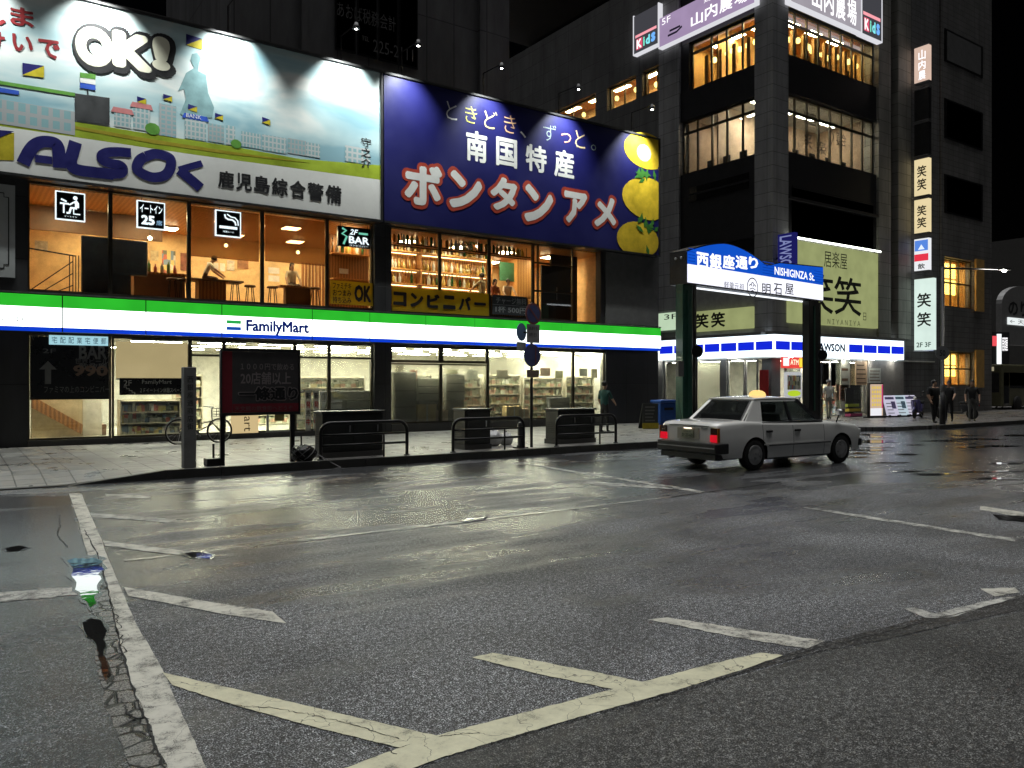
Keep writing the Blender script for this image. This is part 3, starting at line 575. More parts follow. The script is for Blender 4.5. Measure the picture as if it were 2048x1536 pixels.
for k, (p, q, d, h, s, lb) in enumerate(((385, 445, -2.2, 2.05, 5, 'bright goods shelf behind the bicycle just left of the shop door'), (600, 745, -.55, 2.0, 5, 'dim goods shelf close to the glass right of the shop door'),
     (600, 748, -4.4, 1.9, 5, 'goods shelf deep in the store right of the shop door'), (788, 880, -.5, 2.1, 5, 'goods shelf behind the frosted window right of the black pillar'), (890, 978, -.5, 2.0, 5, 'goods shelf behind the second frosted window'),
     (985, 1060, -.6, 2.1, 5, 'goods shelf behind the round road signs'), (1066, 1145, -.6, 2.0, 5, 'goods shelf right of the sign pole behind clear glass'), (1152, 1208, -.6, 2.05, 5, 'goods shelf behind the woman at the end window'))):
    gondola(fx(p), fx(q), d-.45, d, h, s, lb, 'shelves in the store')
for i in range(10):
    for j, d in enumerate((-.48, -2.6, -5.2)):
        a = x55+2.5+i*1.78
        panel_light(FF, a, a+1.3, d, d+.28, 2.94, M['store_light'], 'white ceiling light panel inside the convenience store', 'ceiling lights in the store')
for k in range(9):
    p = (796, 826, 900, 940, 1000, 1088, 1118, 1166, 1190)[k]; o = part('promotion_card', MB().fbox(FF, fx(p), fx(p)+random.uniform(.25,.5), -.24, -.235, 1.95+random.uniform(-.12,.1), 2.28+random.uniform(-.05,.1)), surf('promo%d' % (k % 4), ((.7,.6,.45),(.6,.25,.18),(.65,.62,.3),(.5,.55,.5))[k % 4], .6))
    tag(o, 'small promotion card hung inside the shop glass right of the black pillar', 'promotion card', 'promotion cards in the shop windows')
for k, (p, w, h, z) in enumerate(((832,.75,.62,.43),(868,.5,.42,.43),(905,.6,.5,.43),(940,.65,.55,.43),(1010,.7,.5,.43),(1034,.5,.4,.43))):
    a = fx(p, -.3); t = thing('cardboard_box', 'tan cardboard box standing low behind the shop glass right of the black pillar', 'box', FF.P(a+w/2, -.3, z), 'cardboard boxes behind the shop glass'); part('carton', MB().fbox(FF, a, a+w, -.5, -.2, z, z+h), surf('carton%d' % (k%2), ((.62,.44,.2),(.5,.33,.22))[k%2], .7), t, bevel=.01); part('tape', MB().fbox(FF, a+w*.46, a+w*.54, -.2, -.197, z, z+h), M['beige_paint'], t)
for k, (p, q, y0, y1, lb) in enumerate(((640,742,782,838,'wide grey machine back low behind the glass left of the black pillar'),(785,833,744,846,'tall dark grey cabinet back right beside the black pillar'),(836,880,756,802,'grey shelf back in the middle of the frosted window'),(892,930,748,800,'grey rack back behind the second frosted window'),(1100,1140,795,838,'small grey unit back low in the clear window right of the sign pole'))):
    rr = FF.R(p, q, y0, y1, -.2); t = thing('store_unit', lb, 'store unit', FF.P((rr[0]+rr[1])/2, -.3, .42)); part('back_panel', MB().fbox(FF, rr[0], rr[1], -.42, -.21, max(rr[2], .44) if k != 1 else .44, rr[3]), surf('unit_grey%d' % (k%3), ((.20,.20,.19),(.12,.12,.12),(.26,.26,.22))[k%3], .6), t, bevel=.02)
    part('base', MB().fbox(FF, rr[0]+.03, rr[1]-.03, -.41, -.23, .30, max(rr[2], .44)-.003), M['dark_board'], t)
    for z in (.3, .62): part('rail', MB().fbox(FF, rr[0]+.02, rr[1]-.02, -.209, -.20, rr[2]+(rr[3]-rr[2])*z, rr[2]+(rr[3]-rr[2])*z+.03), M['dark_metal'], t)
# entrance poster with rotated shop name
t = thing('door_poster', 'beige door poster with sideways shop lettering below the notice board', 'poster', FF.P(fx(490), 0, 1)); rr = FF.R(462, 517, 740, 869, -.07)
part('panel', MB().fbox(FF, rr[0], rr[1], -.085, -.07, rr[2], rr[3]), emit('poster_lit', (.72,.55,.28), .85), t)
text('FamilyMart', FF, (rr[0]+.3, rr[0]+.62, rr[2]+.08, rr[3]-.1), -.066, surf('poster_brown', (.13,.08,.03), .6), t, rot=90)
for k, p in enumerate((611, 627)):
    rr = FF.R(p, p+11, 780, 868, -.07); t = thing('vertical_banner', ('left', 'right')[k] + ' of two slim pale vertical banners at the right door jamb', 'banner', FF.P(rr[0], 0, .6)); part('cloth', MB().fbox(FF, rr[0], rr[1], -.085, -.075, rr[2], rr[3]), surf('banner_cream', (.72,.70,.6), .7), t)
    for q, ch in enumerate('新発売中'): text(ch, FF, (rr[0]+.02, rr[1]-.02, rr[3]-.28-q*.27, rr[3]-.08-q*.27), -.071, M['print_red'] if q % 2 else M['ink'], t, .02)
t = thing('entrance_door', 'glass entrance door with a dark handle panel under the notice board', 'door', FF.P(fx(555), 0, .3)); rr = FF.R(533, 584, 740, 868, -.06)
m = MB(); m.fbox(FF, rr[0], rr[0]+.07, -.09, -.05, rr[2], rr[3]); m.fbox(FF, rr[1]-.07, rr[1], -.09, -.05, rr[2], rr[3]); m.fbox(FF, rr[0]+.07, rr[1]-.07, -.09, -.05, rr[2], rr[2]+.09); m.fbox(FF, rr[0]+.07, rr[1]-.07, -.09, -.05, rr[3]-.07, rr[3])
part('frame', m, M['steel'], t); part('pane', MB().fbox(FF, rr[0]+.07, rr[1]-.07, -.075, -.068, rr[2]+.09, rr[3]-.07), M['glass'], t); part('push_plate', MB().fbox(FF, rr[0]+.25, rr[1]-.25, -.064, -.04, rr[2]+.38, rr[2]+.75), M['olive'], t)
# lit fascia
FA = thing('store_fascia', 'long lit shop fascia striped green white and blue with the store name', 'fascia sign', FF.P(8, .4, 3.1))
x0, x1 = XL, fx(1322, .4); zg, zw, zt = FF.Z(0, 610, .4), FF.Z(0, 651, .4), 4.03
part('case', MB().fbox(FF, x0, x1, -.015, .37, 3.1, 4.05), M['dark_metal'], FA)
part('top_rim', MB().fbox(FF, x0, x1, -.015, .41, 4.052, 4.09), M['steel'], FA)
ends = [x0] + [fx(p, .4) for p in (-60, 125, 292, 444, 625, 740, 852, 950, 1040, 1124, 1200, 1264)] + [x1]
mg, mw, mbl = MB(), MB(), MB()
for i in range(len(ends)-1):
    a, b = ends[i]+.014, ends[i+1]-.014
    mg.fbox(FF, a, b, .372, .40, zg, zt); mw.fbox(FF, a, b, .372, .40, zw, zg-.001); mbl.fbox(FF, a, b, .372, .40, 3.1, zw-.001)
part('green_band', mg, M['lit_green'], FA); part('white_band', mw, M['lit_white'], FA); part('blue_band', mbl, M['lit_blue'], FA)
ink_blue = emit('logo_ink', (.004,.016,.17), .8)
text('FamilyMart', FF, FF.R(492, 618, 639, 669, .4), .404, ink_blue, FA, .042, name='store_name')
mb = MB(); rr = FF.R(453, 482, 640, 660, .4); h3 = (rr[3]-rr[2])/3
part('logo_green', MB().fbox(FF, rr[0], rr[1], .401, .408, rr[3]-h3*1.05, rr[3]), emit('logo_green', (.03,.50,.10), .8), FA); part('logo_blue', MB().fbox(FF, rr[0], rr[1], .401, .408, rr[2], rr[2]+h3*1.05), emit('logo_blue', (.01,.10,.55), .8), FA)
text('中央駅東横店', FF, FF.R(-16, 70, 631, 643, .4), .404, surf('faint_grey', (.35,.35,.4), .5), FA)

# ------------------------------------------------------------------ upstairs: bar and eat-in floor
WLt = M['warm_light']
for i in range(9):
    a = x55+.9+i*2.15
    panel_light(FF, a, a+.5, -2.2, -1.7, 6.88, WLt, 'small warm ceiling light on the upstairs wooden ceiling', 'warm lights upstairs')
    if i < 8: panel_light(FF, a+1, a+1.5, -4.6, -4.1, 6.88, WLt, 'small warm ceiling light on the upstairs wooden ceiling', 'warm lights upstairs')
def up_part(name, label, cat, mb, mat, **k): return tag(part(name, mb, mat, None, **k), label, cat)
t = thing('stair_railing', 'dark sloping stair railing behind the leftmost upstairs window', 'railing', FF.P(fx(100), -1, 4.2))
a0, a1 = fx(50, -1), fx(150, -1); zt = FF.Z(150, 512, -1); m = MB()
m.tube([FF.P(a0, -1, zt+.12), FF.P(a1, -1, zt)], .02)
part('top_rail', m, M['dark_metal'], t)
for k in range(3): part('sloped_rail', MB().tube([FF.P(a0+.1+k*.3, -1, 4.25), FF.P(a1-.05, -1, zt-.15-k*.33)], .014), M['dark_metal'], t)
for da in (0, .07, .14, -.08): part('post', MB().tube([FF.P(a1+da-.05, -1, 4.2), FF.P(a1+da-.05, -1, zt+.02)], .014), M['dark_metal'], t)
m = MB().fbox(FF, x55, fx(222, -3), -3.1, -3.0, FF.Z(120, 463, -3), 6.94); up_part('ceiling_beam', 'brown dropped beam above the stair railing upstairs', 'beam', m, M['brown_board'])
m = MB().fbox(FF, fx(225, -3), fx(325, -3), -3.1, -3.0, FF.Z(270, 478, -3), FF.Z(270, 432, -3)); up_part('wall_board', 'brown panelled board high on the wall behind the seat count sign', 'wall panel', m, M['brown_board'])
t = thing('booth_screen', 'dark grey booth screen standing behind the second upstairs window', 'screen', FF.P(fx(200), -.6, 4.2))
r1 = FF.R(163, 222, 470, 585, -.6); part('panel', MB().fbox(FF, r1[0], r1[1], -.72, -.6, 4.2, r1[3]), surf('screen_grey', (.17,.175,.18), .5), t, bevel=.03)
r1 = FF.R(221, 296, 476, 548, -.6); part('panel', MB().fbox(FF, r1[0]+.02, r1[1], -.72, -.6, r1[2], r1[3]), M['screen_grey'], t, bevel=.05)
part('base', MB().fbox(FF, r1[0]+.02, fx(262, -.6), -.72, -.6, 4.2, r1[2]-.004), M['screen_grey'], t)
t = thing('counter', 'brown eat-in counter with menus on top right of the dark screen', 'counter', FF.P(fx(330), -1.6, 4.2))
part('base', MB().fbox(FF, fx(268, -1.6), fx(370, -1.6), -2.1, -1.6, 4.2, FF.Z(300, 548, -1.6)), M['brown_board'], t); part('top', MB().fbox(FF, fx(264, -1.6), fx(374, -1.6), -2.15, -1.55, FF.Z(300, 548, -1.6)+.002, FF.Z(300, 545, -1.6)+.02), M['wood'], t)
up_part('wall_poster', 'brown and red poster on the orange wall beside the second upstairs window', 'poster', MB().fbox(FF, fx(325, -5.5), fx(352, -5.5), -5.59, -5.57, FF.Z(330, 545, -5.5), FF.Z(330, 500, -5.5)), M['books'])
for k in range(3): up_part('menu_card', 'white menu card pinned above the seated person with bent head', 'menu card', MB().fbox(FF, fx(415+k*13, -5.5), fx(425+k*13, -5.5), -5.59, -5.57, FF.Z(420, 540, -5.5), FF.Z(420, 524, -5.5)), M['paper'])['group'] = 'menu cards upstairs'
for k in range(2): up_part('price_card', 'cream price card on the wall left of the wood slat screen, ' + ('upper', 'lower')[k] + ' one', 'price card', MB().fbox(FF, fx(538, -5.5), fx(560, -5.5), -5.59, -5.57, FF.Z(540, 546+k*16, -5.5), FF.Z(540, 534+k*16, -5.5)), M['paper'])
for k, (p, q, lb) in enumerate(((381, 518, 'brown tinted screen film hanging in the third upstairs window'), (530, 652, 'brown tinted screen film hanging in the fourth upstairs window'))):
    tag(part('film_screen', MB().fbox(FF, fx(p, -.3), fx(q, -.3), -.31, -.30, FF.Z(p, 512+k*10, -.3), 6.9), M['smoke_film']), lb, 'film screen')
t = thing('bar_table', 'dark topped table the bent-over customer leans on upstairs', 'table', FF.P(fx(430), -1.2, 4.2)); zt = FF.Z(400, 556, -1.2)
part('table_top', MB().fbox(FF, fx(383, -1.2), fx(488, -1.2), -1.9, -1.2, zt-.05, zt), M['brown_board'], t); part('pedestal', MB().fbox(FF, fx(400, -1.2), fx(455, -1.2), -1.8, -1.35, 4.2, zt-.052), M['wood'], t)
t = thing('bar_table', 'low table in front of the round-haired customer upstairs', 'table', FF.P(fx(590), -1.2, 4.2)); zt = FF.Z(570, 570, -1.2)
part('table_top', MB().fbox(FF, fx(560, -1.2), fx(640, -1.2), -1.7, -1.2, zt-.05, zt), M['wood'], t); part('pedestal', MB().fbox(FF, fx(575, -1.2), fx(625, -1.2), -1.6, -1.35, 4.2, zt-.052), M['brown_board'], t)
m = MB()
for k in range(12): m.fbox(FF, fx(604, -4.5)+k*.13, fx(604, -4.5)+k*.13+.08, -4.55, -4.5, 4.2, 6.2)
up_part('slat_screen', 'wooden slat screen behind the round-haired customer', 'screen', m, M['wood'])
for k, (p, d) in enumerate(((345,-1.2),(368,-1.2),(470,-1.0),(500,-1.6),(545,-1.5),(630,-1.0))):
    q = FF.P(fx(p, d), d, 4.2); t = thing('bar_stool', 'round dark bar stool by the upstairs eat-in tables', 'stool', q, 'bar stools upstairs')
    part('seat', MB().lathe((q[0],q[1],4.82), [(.17,0),(.18,.03),(.16,.06)], 14), M['brown_board'], t, True)
    for a in (0.8, 2.37, 3.94, 5.5): part('leg', MB().tube([(q[0]+.1*math.cos(a), q[1]+.1*math.sin(a), 4.82), (q[0]+.17*math.cos(a), q[1]+.17*math.sin(a), 4.2)], .014, 6), M['black_metal'], t)
for k, (p0, p1, y0, y1, c) in enumerate(((302,318,500,520,(.6,.5,.3)),(362,376,505,540,(.3,.12,.08)),(455,470,520,540,(.65,.6,.5)),(476,498,518,536,(.4,.2,.1)),(70,96,480,500,(.55,.5,.4)))):
    tag(part('wall_print', MB().fbox(FF, fx(p0,-5.5), fx(p1,-5.5), -5.59, -5.57, FF.Z(p0,y1,-5.5), FF.Z(p0,y0,-5.5)), surf('wall_print%d' % k, c, .6, var=.5, scale=6)), ('cream print on the orange wall left of the brown and red poster','dark red print on the orange wall right of the brown and red poster','pale print on the wall above the bent-over customer\'s table','brown print on the wall right of the menu cards','pale print above the stair railing upstairs')[k], 'wall print')
for k in range(7):
    a = fx(272+k*13, -1.8); q = FF.P(a, -1.8, FF.Z(300,545,-1.6)+.03); t = thing('condiment_bottle', 'small bottle or menu holder standing on the brown eat-in counter', 'bottle', q, 'bottles on the eat-in counter'); part('glass_body', MB().lathe(q, [(.05,0),(.05,.15+.05*(k%3)),(.02,.2+.05*(k%3)),(.018,.26+.05*(k%3))], 8), surf('cond%d' % (k%3), ((.35,.06,.04),(.4,.38,.3),(.1,.2,.06))[k%3], .3), t, True)
for k, p in enumerate((300, 452, 596)):
    q = FF.P(fx(p, -2.4), -2.4, 6.2); t = thing('pendant_lamp', 'small glowing pendant lamp over the upstairs tables, ' + ('nearest the dark screen','above the bent-over customer','above the round-haired customer')[k], 'lamp', q); part('bulb', MB().ball(q, .06), M['bulb'], t, True); part('cord', MB().tube([(q[0],q[1],q[2]+.08),(q[0],q[1],6.94)], .008, 5), M['ink'], t)
# hanging lit square signs
sg_w = emit('sign_glow', (.85,.93,1), 1.6)
def square_sign(name, pl, pr, pt, pb, label, fill):
    r = FF.R(pl, pr, pt, pb, -.2); t = thing(name, label, 'lit sign', FF.P((r[0]+r[1])/2, -.2, r[2]))
    part('box', MB().fbox(FF, r[0], r[1], -.28, -.2, r[2], r[3]), M['sign_black'], t)
    m = MB(); b = .03
    m.fbox(FF, r[0]-b, r[0], -.27, -.195, r[2]-b, r[3]+b); m.fbox(FF, r[1], r[1]+b, -.27, -.195, r[2]-b, r[3]+b); m.fbox(FF, r[0], r[1], -.27, -.195, r[2]-b, r[2]); m.fbox(FF, r[0], r[1], -.27, -.195, r[3], r[3]+b)
    part('border', m, sg_w, t)
    for a in (r[0]+.1, r[1]-.1): part('hanger', MB().tube([FF.P(a, -.24, r[3]+b), FF.P(a, -.24, 6.94)], .008, 6), M['dark_metal'], t)
    w, h = r[1]-r[0], r[3]-r[2]; fill(t, lambda a, z: (r[0]+a*w, r[2]+z*h), w, h); return t
def f_eat(t, q, w, h):
    m = MB(); m.prism(FF, [q(.68+.085*math.cos(k*.5236), .83+.075*math.sin(k*.5236)) for k in range(12)], -.198, -.19)
    m.stroke(FF, [q(.66,.72), q(.74,.62), q(.74,.46)], w*.15, -.19); m.stroke(FF, [q(.74,.44), q(.52,.44), q(.46,.24), q(.36,.24)], w*.09, -.188); m.stroke(FF, [q(.62,.66), q(.48,.56), q(.40,.58)], w*.06, -.186)
    m.stroke(FF, [q(.12,.58), q(.44,.58)], w*.07, -.184); m.stroke(FF, [q(.26,.56), q(.26,.22)], w*.06, -.19); m.stroke(FF, [q(.16,.74), q(.36,.66)], w*.07, -.187); m.stroke(FF, [q(.62,.40), q(.62,.22), q(.86,.22)], w*.05, -.19)
    part('icon', m, sg_w, t); a, b = q(.28,.07), q(.74,.14); text('イートイン', FF, (a[0], b[0], a[1], b[1]), -.194, sg_w, t)
def f_25(t, q, w, h):
    a, b = q(.07,.58), q(.93,.90); text('イートイン', FF, (a[0], b[0], a[1], b[1]), -.194, sg_w, t, .02); a, b = q(.12,.10), q(.64,.48); text('25', FF, (a[0], b[0], a[1], b[1]), -.194, sg_w, t, .05); a, b = q(.70,.12), q(.93,.32); text('席', FF, (a[0], b[0], a[1], b[1]), -.194, emit('sign_blue_glow', (.35,.6,.9), 1.2), t)
def f_smoke(t, q, w, h):
    m = MB(); m.stroke(FF, [q(.12,.34), q(.88,.34)], h*.11, -.19); m.stroke(FF, [q(.34,.88), q(.38,.74), q(.50,.68), q(.66,.68), q(.78,.60), q(.82,.46)], w*.07, -.188); m.stroke(FF, [q(.44,.90), q(.60,.80), q(.78,.78), q(.90,.66), q(.92,.46)], w*.05, -.186)
    part('icon', m, sg_w, t); a, b = q(.28,.12), q(.74,.20); text('喫煙ルーム', FF, (a[0], b[0], a[1], b[1]), -.194, sg_w, t)
square_sign('pictogram_sign', 113, 168, 383, 436, 'lit black square sign showing a person eating at a table', f_eat)
square_sign('seat_count_sign', 276, 328, 402, 453, 'lit black square sign reading 25 seats', f_25)
square_sign('smoking_sign', 433, 480, 421, 469, 'lit black square sign showing a smoking cigarette', f_smoke)
r = FF.R(676, 742, 451, 491, -.2); t = thing('bar_sign', 'small hanging dark sign with white BAR lettering and green bottle shapes', 'lit sign', FF.P((r[0]+r[1])/2, -.2, r[2]))
part('box', MB().fbox(FF, r[0], r[1], -.3, -.2, r[2], r[3]), M['sign_black'], t); w, h = r[1]-r[0], r[3]-r[2]
text('BAR', FF, (r[0]+w*.32, r[1]-w*.06, r[2]+h*.18, r[2]+h*.55), -.196, sg_w, t, .03); text('2F', FF, (r[0]+w*.34, r[0]+w*.6, r[2]+h*.62, r[2]+h*.9), -.196, sg_w, t, .02, .3)
m = MB(); m.stroke(FF, [(r[0]+w*.12, r[2]+h*.9), (r[0]+w*.24, r[2]+h*.8), (r[0]+w*.12, r[2]+h*.62), (r[0]+w*.26, r[2]+h*.5), (r[0]+w*.16, r[2]+h*.1)], w*.06, -.19); m.stroke(FF, [(r[0]+w*.62, r[2]+h*.72), (r[0]+w*.9, r[2]+h*.72)], h*.1, -.19)
part('bottle_mark', m, emit('mint_glow', (.25,.8,.6), .9), t); text('コンビニバー', FF, (r[0]+w*.34, r[1]-w*.1, r[2]+h*.04, r[2]+h*.13), -.196, sg_w, t)
for a in (r[0]+.1, r[1]-.1): part('hanger', MB().tube([FF.P(a, -.25, r[3]), FF.P(a, -.25, 6.94)], .008, 6), M['dark_metal'], t)
# banners in the upper windows
def win_banner(pl, pr, pt, pb, mat, label, name='window_banner'):
    r = FF.R(pl, pr, pt, pb, -.06); t = thing(name, label, 'banner', FF.P((r[0]+r[1])/2, -.06, r[2]))
    part('panel', MB().fbox(FF, r[0], r[1], -.075, -.06, r[2], r[3]), mat, t); return t, r, r[1]-r[0], r[3]-r[2]
t, r, w, h = win_banner(661, 746, 560, 607, M['olive_film'], 'olive yellow banner ending in a big OK in the upstairs window')
for k, s in enumerate(('ファミチキ', 'おつまみ', '持ち込み')): text(s, FF, (r[0]+w*.05, r[0]+w*.48, r[3]-h*(.06+.3*(k+1)), r[3]-h*(.08+.3*k)), -.056, M['ink'], t, .02)
text('OK', FF, (r[0]+w*.55, r[1]-w*.05, r[2]+h*.14, r[3]-h*.12), -.056, M['ink'], t, .05)
t, r, w, h = win_banner(784, 978, 573, 621, M['olive_film'], 'long olive yellow banner naming the convenience bar under the bottle shelves')
for k, s in enumerate('コンビニバー'): text(s, FF, (r[0]+w*(.01+k*.165), r[0]+w*(.14+k*.165), r[2]+h*(.2 if s != 'ー' else .45), r[3]-h*(.2 if s != 'ー' else .42)), -.056, M['ink'], t, .06)
t, r, w, h = win_banner(985, 1054, 589, 628, surf('banner_grey', (.06,.065,.07), .5), 'dark grey price banner reading 500 yen a glass')
bw2 = surf('banner_light', (.42,.45,.45), .5); text('チャージ無料', FF, (r[0]+w*.1, r[1]-w*.03, r[2]+h*.56, r[3]-h*.1), -.056, bw2, t, .01); text('1杯 500円', FF, (r[0]+w*.08, r[1]-w*.03, r[2]+h*.1, r[2]+h*.44), -.056, bw2, t, .02)
part('rule', MB().fbox(FF, r[0], r[1], -.059, -.056, r[2]+h*.49, r[2]+h*.51), bw2, t)
# bar shelves with bottles
BD = -2.6
def bottle(kind):
    col = [(.30,.13,.03), (.55,.55,.50), (.02,.10,.03), (.50,.36,.10)][kind]
    o = tag(bpy.data.objects.new('bottle', None), '', 'bottle') if 0 else None
    prof = [[(.034,0),(.036,.01),(.036,.18),(.013,.23),(.012,.30)], [(.04,0),(.042,.01),(.042,.15),(.018,.20),(.016,.26)], [(.036,0),(.037,.2),(.014,.26),(.013,.32)], [(.045,0),(.05,.02),(.045,.13),(.015,.19),(.014,.25)]][kind]
    m = MB().lathe((0,0,0), prof, 8); o = part('bottle', m, surf('bottle%d' % kind, col, .12, spec=.8), None, True)
    part('cap', MB().lathe((0,0,prof[-1][1]+.001), [(.016,0),(.016,.03)], 8), M['gold' if kind % 2 else 'ink'], o); return o
BK = [bottle(k) for k in range(4)]; used = [0]*4
def put_bottle(a, d, z, label, kind):
    o = BK[kind] if not used[kind] else copy_tree(BK[kind]); used[kind] = 1
    s = random.uniform(1.25,1.6); o.scale = (s, s, s)
    o.location = FF.P(a, d, z); tag(o, label, 'bottle', 'bottles on the bar shelves')
t = thing('back_bar', 'wooden back bar with three long lit bottle shelves', 'bar shelves', FF.P(fx(870, BD), BD, 4.2))
a0, a1 = fx(770, BD), fx(985, BD)
part('back_board', MB().fbox(FF, a0, a1, BD-.5, BD-.42, 4.2, 6.9), M['wood'], t)
ZS = [FF.Z(880, y, BD) for y in (508, 543, 571)]
for z in ZS:
    part('shelf', MB().fbox(FF, a0, a1, BD-.42, BD, z-.05, z), M['ceiling_wood'], t)
    part('shelf_light', MB().fbox(FF, a0+.05, a1-.05, BD-.40, BD-.37, z-.068, z-.052), emit('shelf_glow', (1,.66,.30), 9), t)
for a in (a0, fx(842, BD), a1-.06): part('upright', MB().fbox(FF, a, a+.06, BD-.415, BD-.01, 4.2, 6.8), M['wood'], t)
for k, z in enumerate(ZS):
    a = a0+.15
    while a < a1-.1:
        if abs(a-fx(842, BD)) > .12: put_bottle(a, BD-.15+random.uniform(-.1,.05), z, ('spirit bottle on the top shelf of the back bar', 'spirit bottle on the middle lit shelf of the back bar', 'spirit bottle on the lowest lit shelf of the back bar')[k], random.choice((0,0,1,2,3,3)))
        a += random.uniform(.10,.15)
t = thing('hanging_rack', 'black metal rack hanging from the ceiling in front of the back bar', 'rack', FF.P(fx(900), -1, 5.9)); zr = FF.Z(880, 497, -1)
for d in (-1.3, -.9): part('rail', MB().tube([FF.P(fx(790, -1), d, zr), FF.P(fx(1062, -1), d, zr)], .018, 6), M['black_metal'], t)
for p in (800, 852, 900, 950, 1000, 1050):
    for d in (-1.3, -.9): part('rod', MB().tube([FF.P(fx(p, -1), d, zr), FF.P(fx(p, -1), d, 6.94)], .014, 6), M['black_metal'], t)
part('board', MB().fbox(FF, fx(790, -1), fx(1062, -1), -1.3, -.9, zr+.019, zr+.035), M['wood'], t)
a = fx(792, -1)
while a < fx(1058, -1):
    put_bottle(a, -1.1+random.uniform(-.1,.1), zr+.036, 'bottle standing on the hanging black rack', random.choice((0,1,1,2,3))); a += random.uniform(.13,.22)
t = thing('wall_shelf', 'small wooden shelf of jars under the hanging BAR sign', 'shelf', FF.P(fx(700), -2, 5.6))
part('back_board', MB().fbox(FF, fx(662, -2), fx(742, -2), -2.3, -2.2, 4.2, 6.9), M['wood'], t)
for y in (508, 558): part('shelf', MB().fbox(FF, fx(664, -2), fx(738, -2), -2.199, -1.9, FF.Z(700, y, -2)-.04, FF.Z(700, y, -2)), M['ceiling_wood'], t)
for k in range(7): put_bottle(fx(666+k*10, -2), -2.05, FF.Z(700, 508, -2), 'bottle on the small shelf below the BAR sign', k % 4)
tag(part('menu_card', MB().fbox(FF, fx(683, -2), fx(701, -2), -2.196, -2.18, FF.Z(690, 546, -2), FF.Z(690, 536, -2)), M['paper']), 'white card on the wood board below the BAR sign', 'menu card')
t = thing('pendant_lamp', 'bright pendant lamp beside the hanging plant over the bar', 'lamp', FF.P(fx(955, -1.6), -1.6, 6.1)); q = FF.P(fx(955, -1.6), -1.6, FF.Z(955, 492, -1.6))
part('bulb', MB().ball(q, .07), M['bulb'], t, True); part('cord', MB().tube([(q[0], q[1], q[2]+.1), (q[0], q[1], 6.94)], .008, 6), M['ink'], t); part('cap', MB().lathe((q[0], q[1], q[2]+.06), [(.05,0),(.02,.06)], 10), M['gold'], t)
def leaf_clump(c, r, n, size, mb):
    for _ in range(n):
        d = Vector((random.gauss(0,1), random.gauss(0,1), random.gauss(0,1))).normalized() * r * random.random()**.4; p = Vector(c)+d
        u = Vector((random.gauss(0,1), random.gauss(0,1), random.gauss(0,.6))).normalized()*size; w = u.cross(Vector((random.random(),random.random(),random.random()))).normalized()*size*.35
        mb.add([p-u, p+w, p+u, p-w], [(0,1,2,3)])
    return mb
q = FF.P(fx(938, -1.1), -1.1, zr+.05); t = thing('potted_plant', 'trailing green plant on the hanging rack beside the pendant lamp', 'plant', q)
part('pot', MB().lathe(q, [(.06,0),(.08,.12)], 10), M['dark_board'], t); part('foliage', leaf_clump((q[0], q[1], q[2]+.2), .25, 90, .07, MB()), M['leaf'], t)
t = thing('bar_counter', 'wooden bar counter behind the long yellow banner', 'counter', FF.P(fx(900), -.8, 4.2)); part('front', MB().fbox(FF, fx(784, -.8), fx(1062, -.8), -1.2, -1.0, 4.2, 5.0), M['wood'], t); part('top', MB().fbox(FF, fx(784, -.8), fx(1064, -.8), -1.35, -.85, 5.002, 5.05), M['ceiling_wood'], t)
tag(part('menu_screen', MB().fbox(FF, fx(1000, -2.6), fx(1032, -2.6), -2.66, -2.6, FF.Z(1015, 562, -2.6), FF.Z(1015, 525, -2.6)), surf('menu_green', (.05,.16,.09), .4)), 'green menu board on the wall at the right end of the bar', 'menu board')
tag(part('fridge', MB().fbox(FF, fx(1034, -2.4), fx(1066, -2.4), -3.0, -2.4, 4.2, FF.Z(1050, 520, -2.4)), M['ceiling_wood'], None, bevel=.02), 'tall wooden cupboard right of the green menu board', 'cupboard')
t = thing('inner_door', 'dark upstairs door with lit glass strip right of the bar', 'door', FF.P(fx(1110), -1.3, 4.2))
part('leaf', MB().fbox(FF, fx(1083, -1.3), fx(1116, -1.3), -1.36, -1.3, 4.2, FF.Z(1100, 532, -1.3)), M['dark_board'], t); part('handle', MB().tube([FF.P(fx(1112, -1.3), -1.25, 5.1), FF.P(fx(1112, -1.3), -1.25, 5.6)], .015, 6), M['steel'], t)

# ------------------------------------------------------------------ billboards
BBd = .3
def bx(px): return FF.S(px, BBd)
def bz(px, py): return FF.Z(px, py, BBd)
def bp(px, py): return FF.pix(px, py, BBd)
aL, aR = XL+.3, bx(761); ZB, ZT = 7.05, 11.8
BA = thing('security_billboard', 'pale billboard of a printed town and green hills with navy company lettering and OK', 'billboard', FF.P((aL+aR)/2, 0, ZB))
part('board', MB().fbox(FF, aL, aR, .01, BBd, ZB, ZT), sky_print('printed_sky'), BA)
m = MB(); m.fbox(FF, aL, aR, .01, BBd+.05, ZT+.002, ZT+.07); m.fbox(FF, aL, aR, .01, BBd+.05, ZB-.07, ZB-.002); m.fbox(FF, aR+.002, aR+.07, .01, BBd+.05, ZB-.07, ZT+.07); part('frame', m, M['dark_metal'], BA)
zw0 = bz(0, 252); zw1 = bz(757, 359)
part('white_band', MB().flat(FF, [(aL, ZB+.01), (aR, ZB+.01), (aR, zw1), (bx(400), bz(400,311)), (bx(0), zw0), (aL, zw0)], .304), surf('print_band', (.80,.80,.77), .45, var=.05), BA)
part('green_hill', MB().flat(FF, [(aL, zw0), (bx(0), zw0), (bx(400), bz(400,311)), (aR, zw1), (aR, bz(757,330)), (bx(600), bz(600,318)), (bx(460), bz(460,292)), (bx(300), bz(300,268)), (bx(150), bz(150,243)), (bx(0), bz(0,225)), (aL, bz(0,225))], .3045), M['print_lime'], BA)
